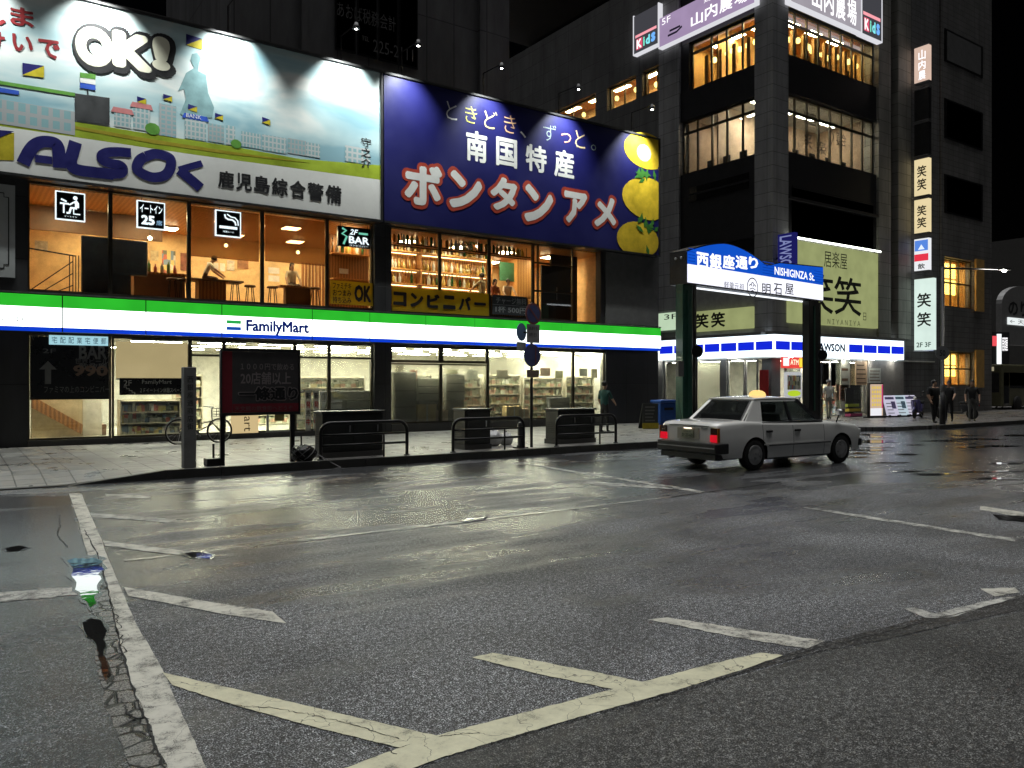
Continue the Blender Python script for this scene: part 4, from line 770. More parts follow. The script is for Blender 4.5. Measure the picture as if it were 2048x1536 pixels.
part('hill_band', MB().flat(FF, [(bx(-100), bz(0,232)), (bx(150), bz(150,252)), (bx(300), bz(300,278)), (bx(460), bz(460,303)), (bx(620), bz(620,326)), (bx(460), bz(460,309)), (bx(300), bz(300,286)), (bx(150), bz(150,258)), (bx(-100), bz(0,241))], .3085), surf('print_ochre', (.36,.30,.02), .45), BA)
def house_print(name, base, w, h):
    m, t, out = nt(name); L = t.links.new; p = N(t, 'ShaderNodeBsdfPrincipled', Roughness=.45); tc = N(t, 'ShaderNodeTexCoord'); mp = N(t, 'ShaderNodeMapping'); mp.inputs['Rotation'].default_value = (math.radians(90), 0, 0); L(tc.outputs['Object'], mp.inputs['Vector'])
    br = t.nodes.new('ShaderNodeTexBrick'); br.offset = 0; L(mp.outputs[0], br.inputs['Vector']); c = (.52,.55,.55) if 'white' in base.name else (.40,.42,.43)
    br.inputs['Color1'].default_value = br.inputs['Color2'].default_value = (.24,.42,.45,1); br.inputs['Mortar'].default_value = rgb(c); br.inputs['Scale'].default_value = 1; br.inputs['Mortar Size'].default_value = min(w, h)*.2; br.inputs['Brick Width'].default_value = w; br.inputs['Row Height'].default_value = h
    L(br.outputs['Color'], p.inputs['Base Color']); L(p.outputs[0], out.inputs[0]); return m
def pbuild(pl, pr, pt, pb, mat, roof=None, nx=4, nz=4, win='print_teal', d=.309):
    r = FF.R(pl, pr, pt, pb, BBd); m = MB().flat(FF, [(r[0],r[2]),(r[1],r[2]),(r[1],r[3]),(r[0],r[3])], d); o = part('printed_house', m, house_print('house_print_%s_%d' % (mat.name, nx), mat, (r[1]-r[0])/nx, (r[3]-r[2])/nz), BA)
    if roof: part('roof', MB().flat(FF, [(r[0]-.08, r[3]), (r[1]+.08, r[3]), (r[1]+.02, r[3]+.14), (r[0]-.02, r[3]+.14)], d+.004), M[roof], o)
PW, PG = surf('printed_white', (.52,.55,.55), .45, var=.1), surf('printed_grey', (.40,.42,.43), .45, var=.1)
pbuild(-60, 150, 188, 238, PG, None, 9, 2, 'print_white'); part('store_stripe', MB().flat(FF, [(bx(-60), bz(0,163)), (bx(150), bz(150,186)), (bx(150), bz(150,193)), (bx(-60), bz(0,170))], .3125), M['print_green'], BA); part('store_stripe', MB().flat(FF, [(bx(-60), bz(0,176)), (bx(38), bz(38,182)), (bx(38), bz(38,190)), (bx(-60), bz(0,186))], .3125), M['print_blue'], BA)
for a in ((228,262,224,252,PW,'print_pink',4,3), (266,300,214,258,PW,'print_pink',4,4), (318,352,206,270,PG,None,3,7), (370,412,236,276,PW,'print_blue',5,4), (416,448,246,282,PG,None,4,4), (452,470,250,288,PW,None,2,4), (482,522,262,292,PW,None,6,2), (524,572,268,300,PW,None,6,3), (576,612,276,306,PG,None,5,3), (612,640,284,312,PW,None,4,3), (690,740,290,322,PW,None,5,3)):
    pbuild(*a[:5], roof=a[5], nx=a[6], nz=a[7])
part('monument', MB().flat(FF, [bp(x, y) for x, y in ((360,228),(372,232),(424,236),(428,215),(416,186),(412,150),(396,142),(398,128),(402,116),(394,106),(384,108),(381,120),(388,136),(372,146),(362,170),(356,182),(368,178),(372,198))], .3095), M['print_teal'], BA)
text('BANK', FF, FF.R(372, 402, 226, 234, BBd), .316, M['print_white'], BA)
for (x, y, s) in ((305,258,15),(472,288,12)):
    part('printed_tree', MB().flat(FF, [(bx(x)+s*.013*math.cos(k*.63), bz(x,y)+s*.011*math.sin(k*.63)) for k in range(10)], .3135), M['print_green'], BA)
def flag(x0, y0, x1, y1, y2):
    f = part('flag', MB().flat(FF, [bp(x0,y0), bp(x0,y2), bp(x1,y1)], .3155), M['print_navy'], BA); part('flag_half', MB().flat(FF, [bp(x0,y2), bp(x1,y1), (bx(x1), bz(x1,y1)-(bz(x0,y0)-bz(x0,y2)))], .3155), M['print_yellow'], f)
for a in ((372,68,404,78,90),(45,126,88,132,150),(274,193,292,198,204),(326,188,344,193,199),(376,208,394,214,219),(430,226,446,231,236),(524,234,540,240,245)): flag(*a)
m = MB(); part('store_flag_green', MB().flat(FF, [bp(160,145), bp(160,155), bp(191,159), bp(191,149)], .3155), M['print_green'], BA); part('store_flag_blue', MB().flat(FF, [bp(160,166), bp(160,176), bp(191,181), bp(191,171)], .3155), M['print_blue'], BA); part('store_flag_white', MB().flat(FF, [bp(160,156), bp(160,165), bp(191,170), bp(191,160)], .3155), M['print_white'], BA)
part('flag_pole', MB().stroke(FF, [bp(175,179), bp(176,190)], .03, .315), M['ink'], BA)
part('dark_square', MB().flat(FF, [bp(150,187), bp(219,196), bp(219,250), bp(150,240)], .318), M['dark_board'], BA)
# lettering of the pale billboard
def btext(s, pl, pr, pt, pb, mat, bold=0, shear=0, grow=0, d=.31, parent=None, at='L', name='lettering'):
    return text(s, FF, FF.R(pl, pr, pt, pb, BBd, at), d, mat, parent or BA, bold, shear, grow=grow, name=name)
for s, a in (('O', (150,226,46,126)), ('K', (224,304,58,132)), ('!', (304,340,70,138))):
    r = FF.R(*a, BBd)
    text(s, FF, (r[0]+.04, r[1]+.06, r[2]-.06, r[3]), .318, M['ink'], BA, .12, 0, grow=.10, name='letter_outline', res=5); text(s, FF, r, .324, surf('cream_print', (.80,.78,.62), .45, var=.05), BA, .075, name='letter', res=5)
dred = surf('print_darkred', (.30,.025,.03), .45)
btext('し', -34, 12, 6, 46, dred, .03); btext('ま', 20, 68, 10, 48, dred, .03); btext('け', -34, 10, 56, 98, dred, .03); btext('い', 24, 66, 66, 100, dred, .03); btext('で', 76, 120, 74, 112, dred, .03)
# slanted company letters, drawn as strokes
nv = M['print_navy']
def letter(pts, w):
    m = MB(); m.stroke(FF, [bp(x, y) for x, y in pts], w*.70, .316, smooth=6); part('letter', m, nv, BA)
letter([(46,328),(58,304),(70,290),(84,284),(100,284),(112,288),(117,300),(118,318),(119,336)], .42); letter([(70,317),(86,319),(104,321)], .28)
letter([(151,284),(146,303),(141,322),(146,335),(160,341),(190,345),(226,349)], .42)
letter([(262,306),(238,304),(216,305),(204,311),(206,321),(222,327),(240,331),(246,340),(236,348),(196,346)], .36)
letter([(292,313),(310,308),(328,311),(341,319),(340,337),(329,351),(308,355),(288,349),(274,338),(279,321),(292,313)], .38)
letter([(404,327),(382,333),(358,340)], .26); letter([(358,340),(379,357),(401,376)], .40)
for k, s in enumerate('鹿児島綜合警備'): btext(s, 436+k*35.8, 468+k*35.8, 340+k*4.8, 374+k*5.2, M['ink'], .03)
part('logo_yellow', MB().flat(FF, [bp(-60,262), bp(28,266), bp(28,321), bp(-60,318)], .310), M['print_yellow'], BA); part('logo_navy', MB().flat(FF, [bp(-60,255), bp(28,263), bp(-60,300)], .316), nv, BA)
for k, s in enumerate('守之介'): btext(s, 722, 742, 274+k*21, 292+k*21, M['ink'], .01)
# blue billboard
bL, bR = bx(768), bx(1317)
BB = thing('candy_billboard', 'deep blue billboard with red edged white katakana and yellow citrus fruit', 'billboard', FF.P((bL+bR)/2, 0, ZB))
part('board', MB().fbox(FF, bL, bR, .01, BBd, ZB, ZT), M['billboard_blue'], BB)
m = MB(); m.fbox(FF, bL, bR, .01, BBd+.05, ZT+.002, ZT+.07); m.fbox(FF, bL, bR, .01, BBd+.05, ZB-.07, ZB-.002); m.fbox(FF, bR+.002, bR+.07, .01, BBd+.05, ZB-.07, ZT+.07); part('frame', m, M['dark_metal'], BB)
cols = [surf('kana_%d' % k, c, .45, var=.05) for k, c in enumerate(((.62,.62,.66),(.55,.55,.12),(.75,.62,.25),(.75,.45,.25),(.6,.6,.6),(.22,.28,.3),(.75,.38,.25),(.72,.55,.30),(.4,.5,.5)))]
for k, (s, x, y, w, h) in enumerate((('と',892,201,22,36),('き',930,210,24,34),('ど',968,219,26,36),('き',1008,228,24,36),('、',1040,262,12,12),('ず',1086,246,26,34),('っ',1122,264,20,20),('と',1150,260,20,34),('。',1182,288,10,12))): btext(s, x, x+w, y, y+h, cols[k], -.006, d=.304, parent=BB)
for s, x, y, w, h in (('南',932,258,42,62),('国',992,272,42,58),('特',1051,286,42,54),('産',1108,296,40,56)): btext(s, x, x+w, y, y+h, M['print_white'], .03, d=.304, parent=BB)
ored = surf('print_orangered', (.42,.055,.03), .45)
for s, x, y, w, h in (('ボ',808,322,76,84),('ン',898,338,66,76),('タ',980,350,54,68),('ン',1048,366,58,76),('ア',1128,380,46,64),('メ',1188,390,44,62)):
    r = FF.R(x, x+w, y, y+h, BBd); text(s, FF, r, .304, ored, BB, .10, 0, grow=.13, name='letter_outline'); text(s, FF, r, .312, M['print_white'], BB, .05, name='letter')
def fruit(px, py, rx, ry, d):
    c = bp(px, py); k = .0205; pts = [(min(bR-.01, c[0]+rx*k*2.1*math.cos(a*.2618)), max(ZB+.01, c[1]+ry*k*math.sin(a*.2618))) for a in range(24)]
    part('citrus_fruit', MB().flat(FF, pts, d), M['pomelo'], BB)
fruit(1293, 302, 29, 36, .309); fruit(1297, 398, 34, 42, .313); fruit(1276, 480, 27, 36, .317)
part('fruit_highlight', MB().flat(FF, [(bp(1288,306)[0]+.4*math.cos(a*.5236), bp(1288,306)[1]+.35*math.sin(a*.5236)) for a in range(12)], .3135), surf('fruit_pale', (.78,.62,.45), .45), BB)
m = MB()
for i in range(24):
    c = bp(random.uniform(1276,1312), random.choice((348,356,440,452,462,500))+random.uniform(-6,6)); a = random.uniform(0,6.28); l = random.uniform(.35,.6)
    p = lambda t, s: (min(bR-.02, c[0]+math.cos(a)*l*t-math.sin(a)*s), c[1]+math.sin(a)*l*t+math.cos(a)*s); m.flat(FF, [p(-.5,0), p(0,-.09), p(.5,0), p(0,.09)], .322+i*.0006)
part('leaves', m, M['leaf'], BB)
# spotlights over the billboards
def spotlight(px, arm, energy, label):
    a = FF.S(px, .4); q = FF.P(a, .3+arm, ZT+.75); t = thing('billboard_lamp', label, 'spotlight', FF.P(a, .1, ZT+.07), 'spotlights along the billboard top')
    part('arm', MB().tube([FF.P(a, .1, ZT+.07), FF.P(a, .1, ZT+.95), (q[0], q[1], q[2]+.16)], .022, 6), M['black_metal'], t)
    part('head', MB().lathe((q[0], q[1], q[2]), [(.05,.2),(.11,.06),(.12,0),(.115,0)], 12), M['dark_metal'], t, True)
    part('bulb', MB().ball((q[0], q[1], q[2]+.01), .05, 8, (1,1,.5)), M['lamp_white'], t, True)
    l = bpy.data.lights.new('spot', 'SPOT'); l.energy = energy; l.spot_size = math.radians(86); l.spot_blend = 1.0; l.shadow_soft_size = .06; l.color = (.95,1,.97)
    o = bpy.data.objects.new('lamp_light', l); C.objects.link(o); o.parent = t; o.location = (q[0]-t.location[0], q[1]-t.location[1], q[2]-.06-t.location[2])
    tgt = Vector(FF.P(a, .3, ZT-1.5)); o.rotation_euler = (tgt-Vector((q[0],q[1],q[2]-.06))).to_track_quat('-Z', 'Y').to_euler()
for px, e, lb in ((-70,1150,'spotlight arm at the left end of the pale billboard out of frame'),(205,1250,'spotlight arm above the OK lettering'),(462,1250,'spotlight arm above the printed monument and open sky'),(690,1250,'spotlight arm at the right end of the pale billboard'),
                  (812,1200,'spotlight arm at the left end of the blue billboard'),(976,1200,'spotlight arm above the small coloured kana'),(1128,1200,'spotlight arm above the round stop of the kana line'),(1274,1200,'spotlight arm above the citrus fruit')): spotlight(px, .95, e, lb)

# ------------------------------------------------------------------ dark tower behind
TF = Fr((0, 33.5), (1, 0))
T = thing('dark_tower', 'tall unlit grey building rising behind the billboards', 'building', TF.P(15, -5, 0))
t0, t1 = TF.S(461), TF.S(1008)
part('wall', MB().fbox(TF, t0, t1, -12, 0, .1, 31), wall_tiles('tower_wall', (.13,.13,.135), 1.5, 3.2, .03), T)
part('pilaster', MB().fbox(TF, TF.S(955), t1+.15, -3, .25, .1, 31), M['tower_wall'], T); part('pilaster', MB().fbox(TF, TF.S(600), TF.S(612), -1, .2, .1, 31), M['tower_wall'], T)
r = TF.R(668, 836, -70, 44, 0)
for i in range(4):
    a = r[0]+(r[1]-r[0])*i/4; w = part('window', MB().fbox(TF, a+.04, a+(r[1]-r[0])/4-.04, .002, .06, r[2]-1.2, r[3]), M['black_metal'], T)
    part('pane', MB().fbox(TF, a+.1, a+(r[1]-r[0])/4-.1, .062, .07, r[2]-1.1, r[3]-.1), M['dark_glass'], w)
tw = surf('faint_white', (.10,.10,.10), .6)
zz = TF.Z(680, 20); text('あおば税務会計', TF, (r[0]+.1, r[1]-1.2, zz-.35, zz+.35), .075, tw, T); text('℡ 225-2111', TF, (r[0]+1.3, r[1]-.3, zz-1.5, zz-.9), .075, tw, T)

# ------------------------------------------------------------------ corner building with the second convenience store
OX, OY = 29.9, 22.5
RF, LF = Fr((OX, OY), (1, 0)), Fr((OX, OY), (0, -1))
K = thing('corner_building', 'dark grey six storey corner building with lit restaurant windows and a convenience store', 'building', (38, 30, .1))
PIER = wall_tiles('pier_stone', (.34,.34,.345), .9, .6, .014); DK = S('dark_spandrel', (.022,.022,.024), .4)
lx = lambda px: LF.S(px); rx = lambda px: RF.S(px)
def blk(name, mat, *boxes):
    for fr, a in boxes: o = part(name, MB().fbox(fr, *a), mat, K)
    return o
pL, pR = lx(1509), rx(1577); H = 27.0
m = MB(); m.slab([(OX, OY), (OX+pR, OY), (OX+pR, OY+1.2), (OX+1.2, OY+1.2), (OX+1.2, OY-pL), (OX, OY-pL)], 3.95, H); part('corner_pier', m, PIER, K)
m = MB(); m.slab([(OX+.3, OY+.3), (OX+.95, OY+.3), (OX+.95, OY-lx(1515)), (OX+.3, OY-lx(1515))], .1, 3.94); part('corner_column', m, M['concrete'], K)
pA = lx(1358); far = -26.0
zA = [LF.Z(1509, y) for y in (22, 127, 190, 308)]
# left face: window bays between pA and pL
blk('spandrel', DK, (LF, (pA+.002, pL-.002, -.6, -.12, zA[0], H-.2)), (LF, (pA+.002, pL-.002, -.6, -.12, zA[2], zA[1])), (LF, (pA+.002, pL-.002, -.6, -.12, 6.9, zA[3])))
blk('pier', PIER, (LF, (lx(1318), pA, -.8, .02, 3.95, H)))
blk('concrete_wall', wall_tiles('left_wall', (.15,.15,.15), 1.2, .9, .016), (LF, (far, lx(1318)-.002, -.5, 0, 3.95, LF.Z(1333, 173))), (LF, (far, lx(1318)-.002, -.5, 0, LF.Z(1333, 122), H-4)), (LF, (lx(1333), lx(1318)-.004, -.5, 0, LF.Z(1333,173)+.002, LF.Z(1333,122)-.002)), (LF, (lx(1272), lx(1284), -.5, 0, LF.Z(1333,173)+.002, LF.Z(1333,122)-.002)), (LF, (lx(1191), lx(1214), -.5, 0, LF.Z(1333,173)+.002, LF.Z(1333,122)-.002)), (LF, (far, lx(1090), -.5, 0, LF.Z(1333,173)+.002, LF.Z(1333,122)-.002)))
blk('lower_wall', S('lower_concrete', (.34,.34,.33), .75, bump=.25, bscale=30), (LF, (pA+.002, pL-.002, -.6, -.1, 3.95, 6.88)), (RF, (pR+.002, rx(1757), -.6, -.1, 3.95, 8.4)))
za, zb2 = LF.Z(1333,173), LF.Z(1333,122)
for p, q in ((1090,1191),(1214,1272),(1284,1333)): window_bay(LF, lx(p)+.005, lx(q)-.005, za, zb2, -.25, K, mull=((lx(p)+lx(q))/2,), w=.07)
room(LF, far, lx(1318)-.1, -2.6, -.52, za-.4, zb2+.5, K, 'plaster', 'wood', 'ceiling_wood', sides='lrb')
def mullions(fr, p, q, n): return [fr.S(p)+(fr.S(q)-fr.S(p))*k/n for k in range(1, n)]
window_bay(LF, pA+.55, pL-.004, zA[1], zA[0], -.3, K, transoms=(LF.Z(1509, 45),), mull=mullions(LF, 1385, 1509, 4), w=.10); blk('side_panel', DK, (LF, (pA+.004, pA+.54, -.5, -.14, zA[1]+.002, zA[0]-.002)))
window_bay(LF, pA+.004, pL-.004, zA[3], zA[2], -.3, K, transoms=(LF.Z(1509, 216),), mull=mullions(LF, 1359, 1509, 5), w=.10)
# right face
zR = [RF.Z(1579, y) for y in (8, 105, 181, 301)]; pE = rx(1757)
blk('spandrel', DK, (RF, (pR+.002, pE-.002, -.6, -.12, zR[0], H-.2)), (RF, (pR+.002, pE-.002, -.6, -.12, zR[2], zR[1])), (RF, (pR+.002, pE-.002, -.6, -.12, 8.42, zR[3])))
window_bay(RF, pR+.004, pE-.004, zR[1], zR[0], -.3, K, transoms=(RF.Z(1579, 36),), mull=mullions(RF, 1577, 1757, 8), w=.10)
window_bay(RF, pR+.004, pE-.004, zR[3], zR[2], -.3, K, transoms=(RF.Z(1579, 215),), mull=mullions(RF, 1577, 1757, 8), w=.10)
# dark unlit windows of the third floor
m = part('window', MB().fbox(LF, pA+.6, pL-.4, -.118, -.10, LF.Z(1509, 372), LF.Z(1509, 340)), M['dark_glass'], K); part('frame', MB().fbox(LF, pA+.6, pL-.4, -.099, -.07, LF.Z(1509,356)-.04, LF.Z(1509,356)+.04), M['dark_metal'], m)
m = part('window', MB().fbox(RF, pR+.4, pE-.3, -.118, -.10, RF.Z(1579, 470), RF.Z(1579, 372)), M['dark_glass'], K); part('frame', MB().fbox(RF, pR+.4, pE-.3, -.099, -.05, RF.Z(1579,372)+.01, RF.Z(1579,368)), M['dark_metal'], m)
part('ledge', MB().fbox(RF, pR+.01, pE-.01, -.118, .05, RF.Z(1579,392)-.12, RF.Z(1579,392)), DK, K); part('ledge', MB().fbox(LF, pA+.01, pL-.01, -.118, .05, LF.Z(1509,470)-.1, LF.Z(1509,470)), DK, K)
# rooms behind the lit windows
S('peach_wall', (.46,.34,.24), .7); S('amber_wall', (.55,.33,.10), .7)
room(RF, .6, pE+.1, -3.6, -.62, zR[3]-.5, zR[2]+.25, K, 'peach_wall', 'store_floor', 'ceiling_white', sides='br')
room(RF, .6, pE+.1, -3.6, -.62, zA[1]-.35, zR[0]+.25, K, 'amber_wall', 'wood', 'ceiling_wood', sides='br')
room(LF, pA+.1, -3.9, -3.6, -.62, zA[3]-.4, zA[2]+.2, K, 'peach_wall', 'store_floor', 'ceiling_white', sides='bl')
room(LF, pA+.1, -3.9, -3.6, -.62, zA[1]-.45, zA[0]+.2, K, 'amber_wall', 'wood', 'ceiling_wood', sides='bl')
for i in range(4): panel_light(RF, 1.2+i*1.8, 2.5+i*1.8, -2.2, -2.05, zR[2]+.1, emit('tube_white', (1,.88,.68), 120), 'tube light in the calm beige room on the corner building', 'tube lights of the corner building')
for i in range(2): panel_light(LF, pA+1+i*1.4, pA+2+i*1.4, -2.4, -2.25, zA[2]+.05, emit('tube_white', (1,.88,.68), 120), 'tube light in the calm beige room on the corner building', 'tube lights of the corner building')
AM = emit('amber_panel', (1,.75,.38), 95)
for i in range(4): panel_light(RF, 1.0+i*1.8, 1.9+i*1.8, -1.6, -1.2, zR[0]+.1, AM, 'amber ceiling light in the top restaurant windows', 'amber lights of the corner building')
for i in range(3): panel_light(LF, pA+.8+i*1.2, pA+1.5+i*1.2, -1.8, -1.4, zA[0]+.05, AM, 'amber ceiling light in the top restaurant windows', 'amber lights of the corner building')
for i in range(5): panel_light(LF, lx(1100)+i*2.2, lx(1100)+i*2.2+1.2, -1.5, -1.2, zb2+.3, AM, 'amber ceiling light in the row of small windows', 'amber lights of the corner building')
lant = 0
for fr, a0, a1, n, z, d in ((RF, pR+.4, pE-.4, 14, zR[0]-.95, -.9), (LF, pA+.9, pL-.3, 8, zA[0]-.8, -.9), (LF, lx(1105), lx(1325), 7, zb2-.35, -1.0)):
    for i in range(n):
        a = a0+(a1-a0)*i/(n-1); q = fr.P(a+random.uniform(-.1,.1), d+random.uniform(-.3,.1), z+random.uniform(-.12,.12)); t = thing('paper_lantern', 'small glowing yellow lantern hung inside the restaurant windows', 'lantern', q, 'lanterns in the restaurant windows')
        part('globe', MB().ball(q, .12, 8, (1,1,1.2)), emit('lantern_glow', (1,.74,.22), 5), t, True); part('cap', MB().lathe((q[0],q[1],q[2]+.145), [(.05,0),(.03,.05)], 8), M['ink'], t)
for fr, a0, a1, n, zl, zh in ((RF, pR+.3, pE-.3, 8, zR[1]-.3, zR[0]-.6), (LF, pA+.9, pL-.3, 4, zA[1]-.4, zA[0]-.7)):
    for i in range(n):
        a = a0+(a1-a0)*(i+.3)/n; q = fr.P(a, -.75, zl); t = thing('wooden_post', 'glowing amber wooden post behind the top restaurant windows', 'post', q, 'posts in the restaurant windows')
        part('shaft', MB().fbox(fr, a-.11, a+.11, -.85, -.7, zl, zh), surf('amber_wood', (.62,.34,.09), .5), t)
def diner(fr, a, d, z, label):
    q = fr.P(a, d, z); t = thing('chair', label, 'chair', q, 'chair backs in the restaurant windows'); m = MB()
    part('backrest', MB().fbox(fr, a-.22, a+.22, d-.06, d, z+.45, z+.95), M['dark_board'], t, bevel=.04); part('seat', MB().fbox(fr, a-.22, a+.22, d-.5, d-.065, z+.40, z+.46), M['dark_board'], t)
    for sa in (-.18,.18): part('leg', MB().fbox(fr, a+sa-.02, a+sa+.02, d-.06, d-.02, z, z+.39), M['dark_board'], t)
for i in range(6): diner(RF, pR+.6+i*1.1, -.95, zR[1]-.3+.2, 'dark chair back at the top restaurant window facing the main street')
for i in range(5): diner(RF, pR+.6+i*1.3, -.95, zR[3]-.35, 'dark chair back at the calm beige corner windows')
for i in range(3): diner(LF, pA+1.2+i*1.0, -.95, zA[3]-.3, 'dark chair back at the calm beige corner windows')
# printing on the beige windows
wk = surf('window_ink', (.09,.07,.05), .6)
t = thing('window_lettering', 'dark brush lettering stuck on the calm beige windows facing the main street', 'window lettering', RF.P(4, -.29, zR[3]))
for s, p, q2, y0, y1 in (('個室', 1606, 1632, 220, 246), ('笑', 1608, 1624, 262, 294), ('楽', 1634, 1652, 280, 306), ('◇', 1656, 1668, 250, 290), ('宴会', 1672, 1692, 262, 290)):
    text(s, RF, RF.R(p, q2, y0, y1, -.28), -.28, wk, t)
# top signs
def topsign(fr, p, q, pt, pb, at, label, mat, name='roof_sign'):
    r = fr.R(p, q, pt, pb, .3, at); t = thing(name, label, 'lit sign', fr.P((r[0]+r[1])/2, .1, r[2])); part('box', MB().fbox(fr, r[0], r[1], .03, .3, r[2], r[3]), mat, t)
    m = MB(); m.fbox(fr, r[0]-.06, r[0]-.002, .02, .32, r[2]-.06, r[3]+.06); m.fbox(fr, r[1]+.002, r[1]+.06, .02, .32, r[2]-.06, r[3]+.06); m.fbox(fr, r[0], r[1], .02, .32, r[2]-.06, r[2]-.002); part('edge', m, emit('edge_white', (.8,.8,.85), .9), t); return t, r
LIL = emit('lilac_panel', (.42,.31,.50), .9, .12); LW = emit('letter_white', (.95,.93,.95), 1.3)
t, r = topsign(LF, 1319, 1509, -60, 5, 'R', 'lilac lit farm restaurant sign on the left side of the corner building', LIL)
w, h = r[1]-r[0], r[3]-r[2]
for k, s in enumerate('山内農場'): text(s, LF, (r[0]+w*(.36+k*.15), r[0]+w*(.49+k*.15), r[2]+h*.16, r[2]+h*(.62 if k else .58)), .304, LW, t, .02)
text('5F', LF, (r[0]+w*.03, r[0]+w*.13, r[3]-h*.28, r[3]-h*.06), .304, LW, t); text('鶏炭火焼', LF, (r[0]+w*.5, r[0]+w*.8, r[2]+h*.75, r[2]+h*.95), .304, LW, t)
m = MB(); m.stroke(LF, [(r[0]+w*.10, r[2]+h*.26), (r[0]+w*.20, r[2]+h*.26), (r[0]+w*.26, r[2]+h*.36)], .1, .31); m.stroke(LF, [(r[0]+w*.12, r[2]+h*.40), (r[0]+w*.24, r[2]+h*.40)], .1, .31); part('brush_mark', m, surf('brush_dark', (.06,.05,.15), .5), t)
t, r = topsign(RF, 1582, 1722, -70, 2, 'L', 'lilac grey lit farm restaurant sign facing the main street', emit('lilac_grey', (.42,.39,.44), .9, .12))
r = (r[0], r[1], RF.Z(1719, 55, .3), r[3]); w = r[1]-r[0]; z1 = RF.Z(1719, 8, .3)
for k, s in enumerate('山内農場'): text(s, RF, (r[0]+w*(.28+k*.17), r[0]+w*(.42+k*.17), RF.Z(1665, 32, .3), RF.Z(1665, -20, .3)), .304, LW, t, .02)
def kids(fr, p, q, pt, pb, at, label):
    t, r = topsign(fr, p, q, pt, pb, at, label, emit('kids_dark', (.06,.06,.07), .9)); w, h = r[1]-r[0], r[3]-r[2]
    part('red_underline', MB().stroke(fr, [(r[0]+w*.06, r[2]+h*.44), (r[0]+w*.94, r[2]+h*.44)], h*.07, .306), emit('kids_pink', (.9,.35,.4), 1.1), t)
    part('red_square', MB().fbox(fr, r[0]+w*.1, r[0]+w*.36, .302, .306, r[2]+h*.08, r[2]+h*.36), emit('kids_red', (.75,.10,.18), 1.0), t)
    for s, x0, x1, c in (('K', .12, .33, (.95,.9,.9)), ('i', .40, .46, (.2,.75,.55)), ('d', .50, .68, (.2,.7,.75)), ('s', .72, .90, (.15,.4,.85))): text(s, fr, (r[0]+w*x0, r[0]+w*x1, r[2]+h*.10, r[2]+h*.34), .308, emit('kids_'+s, c, 1.2), t, .05)
kids(LF, 1268, 1316, 8, 86, 'R', 'dark lit children sign with coloured letters on the side street face'); kids(RF, 1724, 1763, -30, 66, 'L', 'dark lit children sign with coloured letters facing the main street')
# second floor signs
YG = emit('yellow_green_panel', (.40,.44,.19), .8, .2); BK2 = surf('brush_black', (.02,.022,.012), .6)
r = RF.R(1577, 1756, 470, 652, .12, 'L'); zt0 = RF.Z(1597, 481, .12); zb0 = RF.Z(1740, 656, .12)
t = thing('restaurant_sign', 'large yellow green lit restaurant sign with black brush characters above the fascia', 'lit sign', RF.P(4, .05, zb0))
part('panel', MB().fbox(RF, r[0]+.02, r[1], -.095, .12, zb0, zt0), YG, t); part('tube', MB().tube([RF.P(r[0], .25, zt0+.08), RF.P(r[1], .25, zt0+.08)], .045, 8), emit('tube_bright', (.95,1,.85), 6), t)
text('居楽屋', RF, (RF.S(1648,.12), RF.S(1694,.12), RF.Z(1660, 535, .12), RF.Z(1660, 502, .12)), .124, BK2, t); text('ＮＩＹＡＮＩＹＡ', RF, (RF.S(1655,.12), RF.S(1720,.12), RF.Z(1660, 648, .12), RF.Z(1660, 638, .12)), .124, surf('brush_olive', (.2,.2,.1), .6), t)
for p, q in ((1608,1666),(1668,1722)): text('笑', RF, (RF.S(p,.12), RF.S(q,.12), RF.Z(1660, 628, .12), RF.Z(1660, 550, .12)), .124, BK2, t, .012)
m = MB(); sx = RF.S(1729,.12); sz = RF.Z(1729, 640, .12); 
for z in (0, .17, .34): m.fbox(RF, sx-.12, sx+.12, .122, .128, sz+z-.01, sz+z+.02)
for a in (-.12, .10): m.fbox(RF, sx+a, sx+a+.02, .129, .134, sz-.01, sz+.36)
part('seal', m, BK2, t)
r0, r1 = lx(1392), lx(1509); t = thing('restaurant_sign', 'yellow green lit restaurant sign on the side street face behind the arch', 'lit sign', LF.P(r0, .05, 4.2))
zb1, zt1 = LF.Z(1490, 657, .1), LF.Z(1490, 614, .1); a1 = LF.S(1504, .1); a0 = LF.S(1376, .1)
part('panel', MB().fbox(LF, a0, a1, -.09, .1, zb1, zt1), YG, t); w = a1-a0
for k in range(2): text('笑', LF, (a0+w*(.12+k*.26), a0+w*(.34+k*.26), zb1+.15, zt1-.12), .104, BK2, t, .03)
t = thing('floor_sign', 'pale green lit 3F sign just right of the fascia end', 'lit sign', LF.P(LF.S(1332), .05, 4.5)); a0, a1 = LF.S(1317, .1), LF.S(1352, .1); z0, z1 = LF.Z(1340, 660, .1), LF.Z(1340, 625, .1)
part('panel', MB().fbox(LF, a0, a1, .025, .1, z0, z1), emit('mint_panel', (.55,.72,.50), .95, .1), t); text('3F', LF, (a0+.4, a0+1.3, z1-.35, z1-.08), .104, BK2, t)
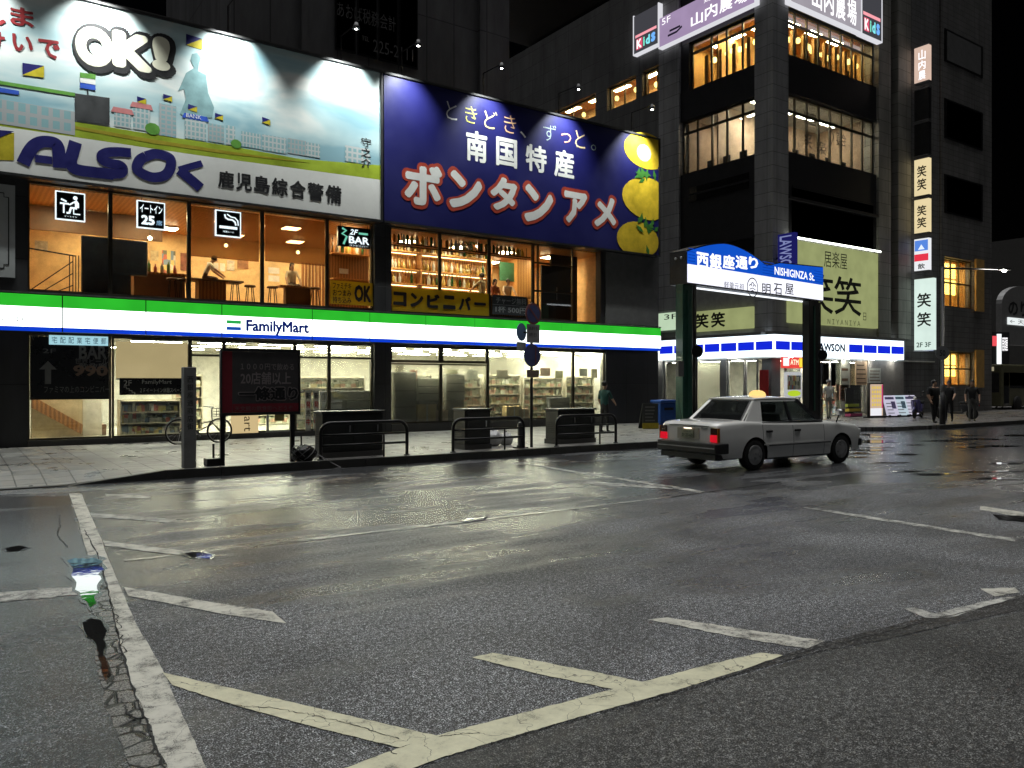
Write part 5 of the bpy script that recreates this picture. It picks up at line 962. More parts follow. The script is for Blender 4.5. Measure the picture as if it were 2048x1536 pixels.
# second store: fascia, windows, inside
LA = thing('corner_store_fascia', 'lit white and blue striped convenience store fascia wrapped round the corner', 'fascia sign', (OX, OY-.4, 2.9))
fz = RF.Z(1545, 712, .35), RF.Z(1545, 668, .35); hF = fz[1]-fz[0]; eR = RF.S(1808, .35)
LWm = emit('store_white', (.80,.92,1), 2.2, .1); LB = emit('store_blue', (.006,.02,.62), 1.2, .1)
part('side_case', MB().fbox(LF, far*.6, -.004, .01, .34, fz[0], fz[1]), LWm, LA); part('front_case', MB().fbox(RF, -.35, eR, .004, .345, fz[0], fz[1]), LWm, LA)
def bandblocks(fr, a0, a1, n, d, skip=()):
    for k in range(n):
        if k in skip: continue
        b0, b1 = a0+(a1-a0)*k/n, a0+(a1-a0)*(k+1)/n; part('blue_block', MB().fbox(fr, b0+.05, b1-.05, d+.001, d+.012, fz[0]+hF*.30, fz[0]+hF*.70), LB, LA)
bandblocks(LF, LF.S(1318,.35), .3, 7, .34); bandblocks(RF, -.3, RF.S(1640,.35), 3, .345); bandblocks(RF, RF.S(1697,.35), eR, 4, .345)
text('LAWSON', RF, (RF.S(1632,.35), RF.S(1690,.35), fz[0]+hF*.30, fz[0]+hF*.70), .349, surf('ink_blue', (.01,.03,.14), .4), LA, .045, name='store_name')
m = MB(); m.fbox(RF, -.40, eR+.03, -.094, .38, fz[1]+.002, fz[1]+.14); part('canopy', m, M['concrete'], LA); part('side_canopy', MB().fbox(LF, far*.6, -.36, .001, .37, fz[1]+.003, fz[1]+.138), M['concrete'], LA)
t = thing('projecting_store_sign', 'narrow dark blue projecting store sign above the street arch', 'sign', RF.P(RF.S(1582), .6, 8)); q0 = Fr((OX+RF.S(1580, .7), OY), (0, -1)); a1 = 1.0; z0, z1 = RF.Z(1582, 528, .7), RF.Z(1582, 467, .7)
part('box', MB().fbox(q0, .15, a1, -.12, .12, z0-.6, z1), emit('deep_blue', (.012,.012,.11), .9), t); text('LAWSON', q0, (.25, a1-.12, z0-.4, z1-.1), .124, emit('sign_lilac', (.22,.25,.5), .9), t, .02, rot=90); part('bracket', MB().fbox(q0, .002, .149, -.03, .03, z0+.3, z0+.36), M['dark_metal'], t)
part('soffit', MB().slab([(OX+.02, OY+.02), (OX+14, OY+.02), (OX+14, OY+16), (OX+.02, OY+16)], fz[0]-.06, fz[0]-.004), M['ceiling_white'], K)
part('shop_floor', MB().slab([(OX+.1, OY+.1), (OX+14, OY+.1), (OX+14, OY+16), (OX+.1, OY+16)], .151, .17), M['store_floor'], K)
room(RF, .35, rx(1757)+.3, -6, -.45, .20, fz[0]-.1, K, 'white_wall', 'store_floor', 'ceiling_white', sides='b')
blk('shop_side_wall', M['concrete'], (LF, (far, LF.S(1325), -.3, 0, .17, fz[0]-.062)))
LSH = [(1326,1362,'glass'),(1386,1440,'frosted'),(1452,1486,'glass'),(1487,1512,'glass')]
for p, q, g in LSH: window_bay(LF, lx(p)+.004, lx(q)-.004, .19, fz[0]-.066, -.1, K, pane=g, fm='steel', w=.06)
blk('shop_post', M['concrete'], (LF, (lx(1362), lx(1386), -.25, 0, .172, fz[0]-.064)), (LF, (lx(1440), lx(1452), -.25, 0, .172, fz[0]-.064)))
for p, q in ((1575,1605),(1665,1700),(1702,1735)): window_bay(RF, rx(p)+.004, rx(q)-.004, .19, fz[0]-.066, -.1, K, pane='glass', fm='steel', w=.06)
blk('shop_pier', S('brown_pier', (.30,.28,.26), .7), (RF, (rx(1737), rx(1808), -.4, -.02, .172, fz[0]-.064)))
for i in range(4):
    panel_light(RF, .9+i*1.9, 2.2+i*1.9, -.95, -.65, fz[0]-.16, emit('store_light2', (1,.96,.78), 45), 'white ceiling light inside the corner store', 'ceiling lights in the corner store')
    panel_light(LF, -2.6-i*1.9, -1.3-i*1.9, -.6, -.35, fz[0]-.16, emit('store_light2', (1,.96,.78), 45), 'white ceiling light inside the corner store', 'ceiling lights in the corner store')
part('inner_wall', MB().fbox(LF, -12, -.9, -3.6, -3.5, .2, fz[0]-.12), M['white_wall'], K)
for a in (1.0, 3.2, 5.4, 7.6, 9.6): part('soffit_light', MB().lathe(RF.P(a, .20, fz[0]-.03), [(.09,0),(.09,.012)], 14), emit('soffit_glow', (1,.97,.85), 55), K)  # one such lamp shows; the rest of both rows is added to brighten the front
for a in (-2.2, -4.6, -7.0): part('soffit_light', MB().lathe(LF.P(a, .20, fz[0]-.03), [(.09,0),(.09,.012)], 14), M['soffit_glow'], K)
t = thing('lit_shop_sign', 'red white and yellow lit sign behind the right arch leg', 'lit sign', RF.P(RF.S(1585), -.05, 2.3)); r = RF.R(1563, 1606, 713, 736, .0)
part('panel', MB().fbox(RF, r[0], r[1], -.04, .03, r[2], r[3]), emit('sign_red', (.75,.06,.05), 1.1), t); w = r[1]-r[0]
part('white_block', MB().fbox(RF, r[0]+w*.05, r[0]+w*.32, .031, .036, r[2]+.1, r[3]-.05), emit('sign_rosewhite', (1,.8,.8), 1.3), t); part('yellow_block', MB().fbox(RF, r[0]+w*.8, r[1]-.02, .031, .036, r[2]+.05, r[3]-.05), emit('sign_amber', (.95,.65,.05), 1.2), t); text('ATM', RF, (r[0]+w*.38, r[0]+w*.76, r[2]+.15, r[3]-.12), .032, emit('sign_cream', (1,.85,.6), 1.2), t, .03)
tag(part('window_poster', MB().fbox(LF, LF.S(1519,.05), LF.S(1536,.05), .01, .05, LF.Z(1525, 800, .05), LF.Z(1525, 740, .05)), M['red_paint']), 'dark red poster at the corner column of the second store', 'poster')
t = thing('menu_poster', 'framed poster of a dark drink with lime green foot behind the taxi roof', 'poster', RF.P(RF.S(1588), .06, 1)); r = RF.R(1572, 1604, 744, 795, .06)
part('panel', MB().fbox(RF, r[0], r[1], -.05, .06, r[2], r[3]), emit('poster_white', (.55,.56,.58), .8), t); part('picture', MB().fbox(RF, r[0]+.1, r[1]-.1, .061, .066, r[2]+.35, r[3]-.15), M['books'], t); part('foot', MB().prism(RF, [(r[0]+.1+(r[1]-r[0]-.2)*(.5+.5*math.cos(k*.5236)), r[2]+.18+.14*math.sin(k*.5236)) for k in range(12)], .061, .07), emit('lime_glow', (.45,.62,.03), 1.0), t)
gondola_lab = 'goods shelf just inside the corner store right of the door'
def store_block(fr, a0, a1, d, h, label, mat='goods'):
    t = thing('display_shelf', label, 'shelf', fr.P((a0+a1)/2, d, .2), 'shelves in the corner store'); m = MB()
    m.fbox(fr, a0, a1, d-.4, d-.36, .2, h)
    for k in range(4): m.fbox(fr, a0, a1, d-.359, d, .2+k*(h-.2)/4, .23+k*(h-.2)/4)
    part('frame', m, M['beige_paint'], t); g = MB()
    for k in range(4):
        a = a0+.03
        while a < a1-.12: w = random.uniform(.08,.2); g.fbox(fr, a, min(a+w-.01,a1), d-.35, d-.03, .231+k*(h-.2)/4, .23+k*(h-.2)/4+(h-.2)/4*random.uniform(.5,.85)); a += w
    part('merchandise', g, M[mat], t, kind='stuff')
store_block(RF, rx(1640), rx(1675), -1.8, 1.9, 'goods shelf seen past the man in white at the store entrance'); store_block(RF, rx(1680), rx(1733), -1.6, 1.7, 'goods shelf behind the posters right of the entrance', 'books'); store_block(LF, lx(1455), lx(1506), -1.2, 1.2, 'low goods shelf behind the side window by the corner column'); store_block(RF, rx(1578), rx(1603), -1.2, 1.8, 'goods shelf behind the framed drink poster', 'books')
def wall_poster(pl, pr, pt, pb, mat, label, s=None):
    r = RF.R(pl, pr, pt, pb, .0); t = thing('wall_poster', label, 'poster', RF.P((r[0]+r[1])/2, 0, r[2])); part('sheet', MB().fbox(RF, r[0], r[1], -.06, .0, r[2], r[3]), mat, t)
    m = MB()
    for k in range(5): m.fbox(RF, r[0]+.06, r[1]-.06-random.random()*.2, .001, .005, r[2]+(r[3]-r[2])*(k+.35)/5.4, r[2]+(r[3]-r[2])*(k+.6)/5.4)
    part('print', m, M['brown_board'], t)
wall_poster(1682, 1700, 720, 830, surf('pale_poster', (.55,.53,.44), .6), 'tall pale poster by the second store entrance'); wall_poster(1712, 1734, 722, 770, surf('peach_poster', (.70,.48,.30), .6), 'peach coloured poster above the orange menu board'); wall_poster(1738, 1762, 736, 770, surf('light_poster', (.62,.62,.55), .6), 'light square poster on the brown pier'); wall_poster(1680, 1697, 770, 800, surf('rose_poster', (.5,.28,.22), .6), 'small rose poster low beside the entrance')
# stair pillar, downpipe and projecting signs right of the windows
blk('pier', wall_tiles('pier_light', (.30,.29,.26), .9, .6, .014), (RF, (pE, rx(1781), -.8, .02, fz[1]+.15, H)), (RF, (rx(1797), rx(1822), -.8, .0, fz[1]+.15, H)), (RF, (rx(1781)+.002, rx(1797)-.002, -.8, -.6, fz[1]+.15, H)))
part('downpipe', MB().tube([RF.P(rx(1789), -.3, 4.6), RF.P(rx(1789), -.3, 19.5)], .12, 10), M['black_metal'], K)
e0, e1 = rx(1810), rx(1884); blk('end_wall', wall_tiles('end_wall', (.18,.18,.182), .45, .3, .012), (RF, (rx(1822)+.002, e1, -.8, -.15, .172, H)), (RF, (rx(1808)+.002, rx(1822), -.8, -.16, .172, fz[1]+.14)))
part('back_block', MB().slab([(OX+1.3, OY+6.2), (OX+20.6, OY+6.2), (OX+20.6, OY+26), (OX+5.2, OY+26), (OX+5.2, OY+9)], .16, H-.3), M['dark_concrete'], K)
part('roof_slab', MB().slab([(OX-.1, OY-.1), (OX+20.7, OY-.1), (OX+20.7, OY+26), (OX-.1, OY+26)], H+.002, H+.4), M['dark_concrete'], K)
def proj_sign(pt, pb, mat, label, chars=(), ink=None, wide=None):
    xs = OX+RF.S(1858, .9); fr = Fr((xs, OY), (0, -1)); a0, a1 = .20, (wide or .95); z1, z0 = RF.Z(1858, pt, .9), RF.Z(1858, pb, .9)
    t = thing('projecting_sign', label, 'lit sign', (xs, OY-.5, z0)); part('box', MB().fbox(fr, a0, a1, -.14, .14, z0, z1), mat, t); m = MB()
    m.fbox(fr, a0-.03, a1+.03, -.16, .16, z1+.002, z1+.06); m.fbox(fr, a0-.03, a1+.03, -.16, .16, z0-.06, z0-.002); part('rim', m, M['steel'], t); part('bracket', MB().fbox(fr, .152, a0-.002, -.03, .03, (z0+z1)/2-.05, (z0+z1)/2+.05), M['dark_metal'], t)
    for s, x0, x1, y0, y1, im in chars: text(s, fr, (a0+(a1-a0)*x0, a0+(a1-a0)*x1, z0+(z1-z0)*y0, z0+(z1-z0)*y1), .144, im or BK2, t, .02)
    return t, fr, a0, a1, z0, z1
CRM = emit('cream_panel', (.85,.70,.40), 1.0, .08)
proj_sign(90, 161, emit('rose_panel', (.72,.52,.42), 1.0, .1), 'rosy lit projecting sign high on the wall above two blank boxes', [('山', .3,.8,.62,.9,LW), ('内', .3,.8,.34,.6,LW), ('農', .3,.8,.06,.32,LW)])
proj_sign(176, 238, M['dark_metal'], 'upper blank dark projecting sign below the rosy one'); proj_sign(244, 308, M['dark_metal'], 'lower blank dark projecting sign above the cream ones')
proj_sign(316, 389, CRM, 'upper cream lit projecting sign with brush characters', [('笑', .2,.85,.5,.82,None), ('笑', .2,.85,.14,.46,None)]); proj_sign(397, 464, CRM, 'lower cream lit projecting sign with brush characters', [('笑', .2,.85,.5,.82,None), ('笑', .2,.85,.14,.46,None)])
t, fr, a0, a1, z0, z1 = proj_sign(476, 540, emit('white_panel', (.85,.87,.9), 1.0), 'blue white and red lit projecting sign', [('飲', .25,.75,.05,.22,None)])
part('blue_field', MB().fbox(fr, a0+.03, a1-.03, .142, .148, z0+(z1-z0)*.62, z1-.08), emit('field_blue', (.10,.25,.75), 1.0), t); part('red_field', MB().fbox(fr, a0+.01, a1-.01, .142, .148, z0+(z1-z0)*.3, z0+(z1-z0)*.52), emit('field_red', (.8,.04,.07), 1.0), t)
part('white_peak', MB().prism(fr, [(a0+.2, z0+(z1-z0)*.66), (a1-.2, z0+(z1-z0)*.66), ((a0+a1)/2, z1-.3)], .1485, .152), emit('field_pale', (.75,.85,1), 1.1), t)
proj_sign(557, 700, emit('mint_white', (.72,.88,.80), 1.05, .12), 'large mint white lit projecting sign above the parked scooter', [('笑', .15,.88,.60,.80,None), ('笑', .15,.88,.33,.53,None), ('2F 3F', .12,.88,.04,.11,surf('sign_teal', (.12,.25,.18), .5))], wide=1.2)
# neighbour with warm windows
NB = thing('neighbour_building', 'dark building with orange lit bay windows beyond the projecting signs', 'building', (OX+17.5, OY+3, .15)); NW = wall_tiles('neighbour_wall', (.18,.175,.17), .6, .3, .012)
n0, n1 = rx(1886), rx(1987); zw = [RF.Z(1892, y) for y in (512, 612, 702, 772)]
nx0, nx1 = rx(1893), rx(1952)
m = MB(); m.fbox(RF, n0, nx0-.002, -.6, -.1, .16, 26.5); m.fbox(RF, nx1+.002, n1, -.6, -.1, .16, 26.5); m.fbox(RF, nx0, nx1, -.6, -.1, zw[0], 26.5); m.fbox(RF, nx0, nx1, -.6, -.1, zw[2], zw[1]); m.fbox(RF, nx0, nx1, -.6, -.1, .16, zw[3]); part('wall', m, NW, NB)
part('back', MB().fbox(RF, n0, n1, -14, -4, .16, 26.4), NW, NB); part('side_wall', MB().fbox(RF, n1-.3, n1-.002, -3.99, -.602, .16, 26.4), NW, NB)
WW = emit('warm_window', (1,.66,.14), 6)
for za_, zb_ in ((zw[1], zw[0]), (zw[3], zw[2])):
    w = window_bay(RF, nx0+.004, nx1-.004, za_+.004, zb_-.004, -.3, NB, transoms=((za_+zb_)/2,), mull=(nx0+(nx1-nx0)*.33, nx0+(nx1-nx0)*.6), w=.07); room(RF, nx0+.02, nx1-.02, -2.4, -.62, za_+.02, zb_-.1, NB, 'amber_wall', 'wood', 'ceiling_wood')
    t = thing('paper_screen', 'glowing paper screen in the ' + ('upper' if za_ > 3 else 'lower') + ' orange bay window', 'paper screen', RF.P(nx0+.8, -1.4, za_))
    for i in range(2):
        for j in range(2): part('paper', MB().fbox(RF, nx0+.12+i*1.06, nx0+1.08+i*1.06, -.60, -.56, za_+(zb_-za_)*(.28+.34*j), za_+(zb_-za_)*(.58+.34*j)), WW, t)
    panel_light(RF, nx0+1.6, nx1-.5, -1.6, -1.2, zb_-.2, WLt, 'warm ceiling light in the ' + ('upper' if za_ > 3 else 'lower') + ' orange bay window', 'warm lights of the neighbour building')
    part('reveal', MB().fbox(RF, nx1-.001, rx(1968), -.08, .02, za_-.1, zb_+.15), M['amber_wall'], w)
for y0, y1, mt in ((80, 136, 'grey_plate'), (220, 290, 'dark_glass'), (372, 440, 'dark_glass')):
    w = part('window', MB().fbox(RF, rx(1892), rx(1968), -.098, -.06, RF.Z(1892, y1-15), RF.Z(1892, y0-25)), M['black_metal'], NB); part('pane', MB().fbox(RF, rx(1896), rx(1964), -.059, -.05, RF.Z(1892, y1-17)+.05, RF.Z(1892, y0-23)-.05), M[mt], w)

# ------------------------------------------------------------------ street arch
d0 = ray(1375, 600); YL = 19.5; tL = YL/d0.y; AX, AY = d0.x*tL, YL
AF = Fr((AX, AY), (.9947, .1026)); aW = AF.S(1647); z0, z1 = AF.Z(1375, 567), AF.Z(1375, 500); zs = AF.Z(1375, 527)
AR = thing('street_arch', 'arched blue and white lit street name gate on two dark green steel legs', 'street gate', AF.P(aW/2, -.4, 0))
top = [(0, z1)]
for k in range(0, 25):
    f = k/24; px = 1375+(1534-1375)*f; y = 500-(500-485)*math.sin(min(1, f*2.2)*1.57) if f < .45 else 485+(530-485)*((f-.45)/.55)**1.7
    top.append(AF.pix(px, y))
top += [AF.pix(1560, 524), (aW, AF.Z(1647, 533))]
ol = [(0, z0), (aW, z0)] + [p for p in top[::-1]]
part('case', MB().prism(AF, ol, -.78, -.03), M['dark_metal'], AR)
upper = [(0.03, zs), (aW-.03, zs)] + [(min(max(a, .03), aW-.03), z-.05) for a, z in top[::-1]]
bl = emit('arch_blue', (.006,.09,.62), 1.0, .12); part('blue_panel', MB().prism(AF, upper, -.029, 0), bl, AR)
part('white_panel', MB().prism(AF, [(.03, z0+.05), (aW-.03, z0+.05), (aW-.03, zs-.01), (.03, zs-.01)], -.029, 0), emit('arch_white', (.86,.87,.98), 1.35, .06), AR)
m = MB(); dk = emit('arch_stripe', (.003,.05,.42), .9)
for k in range(5):
    z = zs+.09+k*.11; m.fbox(AF, .05, AF.S(1390), .001, .004, z, z+.03); m.fbox(AF, AF.S(1525), AF.S(1548), .001, .004, z+.0, z+.03); m.fbox(AF, AF.S(1628), aW-.05, .001, .004, z, z+.03)
part('stripes', m, dk, AR)
aw = emit('arch_letter', (.95,.97,1), 1.3)
for k, s in enumerate('西銀座通り'):
    p = 1393+k*26; text(s, AF, (AF.S(p), AF.S(p+(24 if k < 4 else 19)), AF.Z(p, 537, 0)+.02, AF.Z(p, 503+k*2.4, 0)), .002, aw, AR, .035)
text('NISHIGINZA St.', AF, (AF.S(1549), AF.S(1629), AF.Z(1549, 549), AF.Z(1549, 533)), .002, aw, AR, .02)
text('軽羹元祖', AF, (AF.S(1448), AF.S(1488), AF.Z(1448, 576), AF.Z(1448, 562)), .002, surf('arch_faint', (.25,.24,.33), .5), AR)
for k, s in enumerate('明石屋'): text(s, AF, (AF.S(1524+k*23), AF.S(1541+k*23), AF.Z(1524+k*23, 588), AF.Z(1524+k*23, 566)), .002, M['ink'], AR, .012)
m = MB(); c = AF.pix(1505, 575); R0 = .36
m.stroke(AF, [(c[0]+R0*math.cos(k*.2618), c[1]+R0*math.sin(k*.2618)) for k in range(25)], .04, .004)
for k in (-1, 0, 1): m.stroke(AF, [(c[0]+k*.13+.09*math.cos(.2+j*.35), c[1]+(.02 if k else .10)+.09*math.sin(.2+j*.35)) for j in range(9)], .035, .006)
m.stroke(AF, [(c[0]-.2, c[1]-.08), (c[0], c[1]-.02), (c[0]+.2, c[1]-.08)], .03, .007); m.stroke(AF, [(c[0]-.15, c[1]-.17), (c[0], c[1]-.11), (c[0]+.15, c[1]-.17)], .03, .007); part('crest', m, M['ink'], AR)
for a0, a1, nm in ((AF.S(1357, -.35), AF.S(1376, -.35), 0), (AF.S(1610, -.35), AF.S(1629, -.35), 1)):
    l = part('leg', MB().fbox(AF, a0, a1, -.48, -.15, .0, z0-.002), M['arch_green'] if not nm else M['black_metal'], AR, bevel=.02)
    part('flute', MB().fbox(AF, (a0+a1)/2-.06, (a0+a1)/2+.06, -.149, -.12, .6, z0-.2), M['arch_green'], l)
    part('leg', MB().fbox(AF, a1+.20, a1+.38, -.45, -.25, .0, z0-.003), M['black_metal'], AR, bevel=.02)
    part('brace', MB().fbox(AF, a1+.002, a1+.198, -.4, -.3, 2.2, 2.35), M['black_metal'], AR); part('foot', MB().fbox(AF, a0-.08, a1+.46, -.7, -.05, -.0, .16), M['arch_green'], AR)
m = MB()
for a in (.25, .5): 
    q = AF.P(-.02, -a, z1-.25); m.ball(q, .05, 6)
part('bolts', m, M['steel'], AR)
part('meter_box', MB().fbox(AF, AF.S(1352, -.1), AF.S(1363, -.1), -.118, .0, AF.Z(1355, 753, -.1), AF.Z(1355, 722, -.1)), M['grey_plate'], AR)
part('under_light', MB().fbox(AF, .4, aW-.4, -.55, -.45, z0-.05, z0-.004), emit('under_glow', (.9,.95,1), 1.5), AR)

# ------------------------------------------------------------------ street furniture along the kerb
def at(px, Y): r = ray(px, HZ); t = Y/r.y; return r.x*t
def hz(px, py, Y): r = ray(px, py); return CAMZ + r.z*Y/r.y
# guard rails
def rail():
    L = 2.05; t = local('guard_rail', '', 'guard rail', (0,0,0)); h = .78; r = .22; pts = [(0,0,0)]
    for k in range(7): a = math.pi - k*math.pi/12; pts.append((r+r*math.cos(a), 0, h-r+r*math.sin(a)))
    for k in range(7): a = math.pi/2 - k*math.pi/12; pts.append((L-r+r*math.cos(a), 0, h-r+r*math.sin(a)))
    pts.append((L,0,0)); part('hoop', MB().tube(pts, .038, 10), M['black_metal'], t, True)
    for z in (.52, .30): part('bar', MB().tube([(.03,0,z),(L-.03,0,z)], .026, 8), M['black_metal'], t, True)
    part('upright', MB().tube([(L*.72,0,.0),(L*.72,0,.53)], .022, 8), M['black_metal'], t, True)
    for x in (0, L): part('foot', MB().lathe((x,0,0), [(.07,0),(.07,.02),(.05,.03)], 12), M['black_metal'], t)
    return t
gr = rail(); RY = KY+.38
for k, (px, lb) in enumerate(((641, 'black hoop guard rail in front of the widest utility cabinet'), (906, 'black hoop guard rail in front of the narrow utility cabinet with white bags behind'), (1113, 'black hoop guard rail nearest the woman in the green top'))):
    o = gr if k == 0 else copy_tree(gr); o.location = (at(px, RY), RY, .15); tag(o, lb, 'guard rail', 'guard rails along the kerb')
# utility cabinets
CAB = S('cabinet_paint', (.028,.03,.028), .38, var=.3, scale=2)
def cabinet(pl, pr, pt, Y, dep, label, split=None):
    x0, x1 = at(pl, Y), at(pr, Y); h = hz(pl, pt, Y); t = thing('utility_cabinet', label, 'cabinet', ((x0+x1)/2, Y, .15), 'utility cabinets along the kerb')
    part('base', MB().box(x0-.02, x1+.02, Y-.02, Y+dep+.02, .15, .27), M['dark_concrete'], t); part('body', MB().box(x0, x1, Y, Y+dep, .272, h-.05), CAB, t, bevel=.015)
    part('lid', MB().box(x0-.03, x1+.03, Y-.03, Y+dep+.03, h-.048, h), CAB, t, bevel=.012)
    n = 2 if x1-x0 > 1 else 1
    for k in range(n):
        a, b = x0+.05+(x1-x0-.1)*k/n, x0+.05+(x1-x0-.1)*(k+1)/n-.02
        d = part('door', MB().box(a, b, Y-.015, Y-.001, .33, h-.1), CAB, t, bevel=.005); part('handle', MB().box(b-.09, b-.06, Y-.035, Y-.016, .7, .85), M['steel'], d)
    m = MB()
    for k in range(6): m.box(x0-.004, x0-.001, Y+.08, Y+dep-.08, .45+k*.05, .47+k*.05)
    part('vents', m, M['ink'], t); return t
cabinet(645, 766, 823, KY+.75, .45, 'widest dark utility cabinet behind the left guard rail'); cabinet(930, 981, 818, KY+.85, .55, 'narrow dark utility cabinet in the middle of the kerb'); cabinet(1116, 1190, 818, KY+.95, .55, 'dark utility cabinet closest to the round road signs')
# notice board on two legs
BY = KY+.45; x0, x1 = at(441, BY), at(600, BY); zt, zb = hz(441, 699, BY), hz(441, 829, BY)
t = thing('notice_board', 'unlit dark red street notice board with black writing on two legs', 'notice board', ((x0+x1)/2, BY, .15)); NBF = Fr((0, BY), (1, 0))
part('panel', MB().fbox(NBF, x0+.03, x1-.03, -.05, 0, zb+.03, zt-.03), surf('board_grey', (.085,.08,.08), .55), t)
m = MB(); m.fbox(NBF, x0, x1, -.08, .03, zt-.028, zt+.03); m.fbox(NBF, x0, x1, -.08, .03, zb-.03, zb+.028); m.fbox(NBF, x0, x0+.028, -.08, .03, zb+.03, zt-.03); m.fbox(NBF, x1-.028, x1, -.08, .03, zb+.03, zt-.03); part('frame', m, M['dark_metal'], t)
W4, H4 = x1-x0, zt-zb; part('red_edge', MB().fbox(NBF, x0+.03, x0+W4*.14, .001, .004, zb+.03, zt-.03), surf('board_red', (.28,.02,.035), .5), t); part('red_foot', MB().fbox(NBF, x0+W4*.145, x1-.03, .001, .004, zb+.03, zb+H4*.16), M['board_red'], t)
bk = M['ink']; bp_ = surf('board_letter', (.34,.29,.29), .5); text('１０００円で飲める', NBF, (x0+W4*.24, x0+W4*.92, zt-H4*.31, zt-H4*.20), .003, bp_, t, .01); text('20店舗以上', NBF, (x0+W4*.24, x0+W4*.88, zt-H4*.54, zt-H4*.34), .003, bp_, t, .02)
rr = (x0+W4*.22, x0+W4*.97, zt-H4*.79, zt-H4*.58); text('一條通り', NBF, rr, .003, bp_, t, .09, grow=.02, name='letter_outline'); text('一條通り', NBF, rr, .008, bk, t, .04)
text('天文館の飲食街へどうぞ', NBF, (x0+W4*.17, x0+W4*.9, zb+H4*.05, zb+H4*.12), .0055, surf('board_pale', (.2,.15,.14), .5), t)
for a in (at(445, BY), at(585, BY)): part('leg', MB().box(a-.04, a+.04, BY-.02, BY+.06, .15, zb-.031), M['black_metal'], t)
part('lamp_arm', MB().tube([(x1-.05, BY+.09, zb+.4), (x1+.25, BY+.4, zb+.45)], .02, 6), M['black_metal'], t)
# stone post left of the board
PY = KY+.3; x0, x1 = at(368, PY), at(393, PY); t = thing('stone_post', 'square grey stone marker post with carved name standing at the kerb', 'post', ((x0+x1)/2, PY, .15)); h = hz(368, 734, PY)
part('shaft', MB().box(x0, x1, PY, PY+(x1-x0), .15, h), S('granite', (.28,.28,.27), .7, bump=.3, bscale=50), t, bevel=.012); PF = Fr((0, PY), (1, 0))
for k, s in enumerate('西銀座通商店街'): text(s, PF, (x0+.06, x1-.06, h-.3-k*.15, h-.18-k*.15), .001, M['ink'], t)
# flag base, bundle, bags, short bollard
bx0 = at(413, KY+.5); t = thing('flag_stand', 'black block base with a short rod beside the notice board leg', 'flag base', (bx0+.15, KY+.5, .15)); part('block', MB().box(bx0, bx0+.33, KY+.45, KY+.75, .15, .30), M['black_metal'], t, bevel=.02); part('rod', MB().tube([(bx0+.16, KY+.6, .29), (bx0+.16, KY+.6, .58)], .022, 8), M['black_metal'], t)
bx0 = at(612, KY+.2); t = thing('cord_bundle', 'dark crumpled bundle tied with pale cords at the kerb edge', 'bundle', (bx0, KY+.3, .15)); m = MB(); m.ball((0,0,0), 1, 12)
part('heap', MB().add([(bx0+v[0]*.27*(1+random.uniform(-.12,.12)), KY+.32+v[1]*.2*(1+random.uniform(-.1,.1)), .31+v[2]*.18*(1+random.uniform(-.15,.15))) for v in m.v], m.f), surf('bin_bag', (.012,.012,.013), .25, bump=.8, bscale=14), t, True)
for k in range(9):
    a = random.uniform(0, 3.14); part('cord', MB().tube([(bx0+.28*math.cos(a+j*.45)*(1 if k % 2 else .8), KY+.31-.21*abs(math.sin(j*.5+a)), .31+.19*math.sin(a*.5+j*.45+k)) for j in range(6)], .008, 5), M['grey_plate'], t, True)
part('rod', MB().tube([(bx0-.02, KY+.42, .4), (bx0-.02, KY+.42, .68)], .016, 6), M['black_metal'], t)
part('cord_tail', MB().tube([(bx0+.25, KY+.2, .3), (bx0+.45, KY+.0, .14), (bx0+.62, KY-.15, .03), (bx0+.4, KY-.25, .02)], .009, 5), M['grey_plate'], t, True)
for k, (px, Y, s, lb) in enumerate(((955, KY+1.6, .22, 'left crumpled pale rubbish bag behind the middle guard rail'), (985, KY+1.5, .26, 'largest crumpled pale rubbish bag behind the middle guard rail'), (1012, KY+1.55, .2, 'right crumpled pale rubbish bag behind the middle guard rail'))):
    x = at(px, Y); m = MB().ball((0,0,0), 1, 14); v2 = [(x+v[0]*s*(1+random.uniform(-.14,.14)), Y+v[1]*s*.8, .15+max(0, (v[2]+.85)*s*.85*(1+random.uniform(-.2,.2)))) for v in m.v]
    t = thing('rubbish_bag', lb, 'rubbish bag', (x, Y, .15), 'rubbish bags by the middle guard rail'); part('sack', MB().add(v2, m.f), surf('bag_plastic', (.5,.5,.5), .25, bump=.9, bscale=12), t, True); part('knot', MB().lathe((x, Y, .15+s*1.4), [(.03,0),(.015,.05),(.05,.1)], 7), M['bag_plastic'], t)
x = at(1041, KY+.55); t = thing('bollard', 'short dark cylindrical bollard left of the sign pole', 'bollard', (x, KY+.55, .15)); part('shaft', MB().lathe((x, KY+.55, .15), [(.10,0),(.10,.06),(.075,.08),(.075,.62),(.05,.66)], 14), M['dark_metal'], t, True); part('base_plate', MB().lathe((x, KY+.55, .15), [(.2,0),(.2,.03)], 14), M['black_metal'], t)
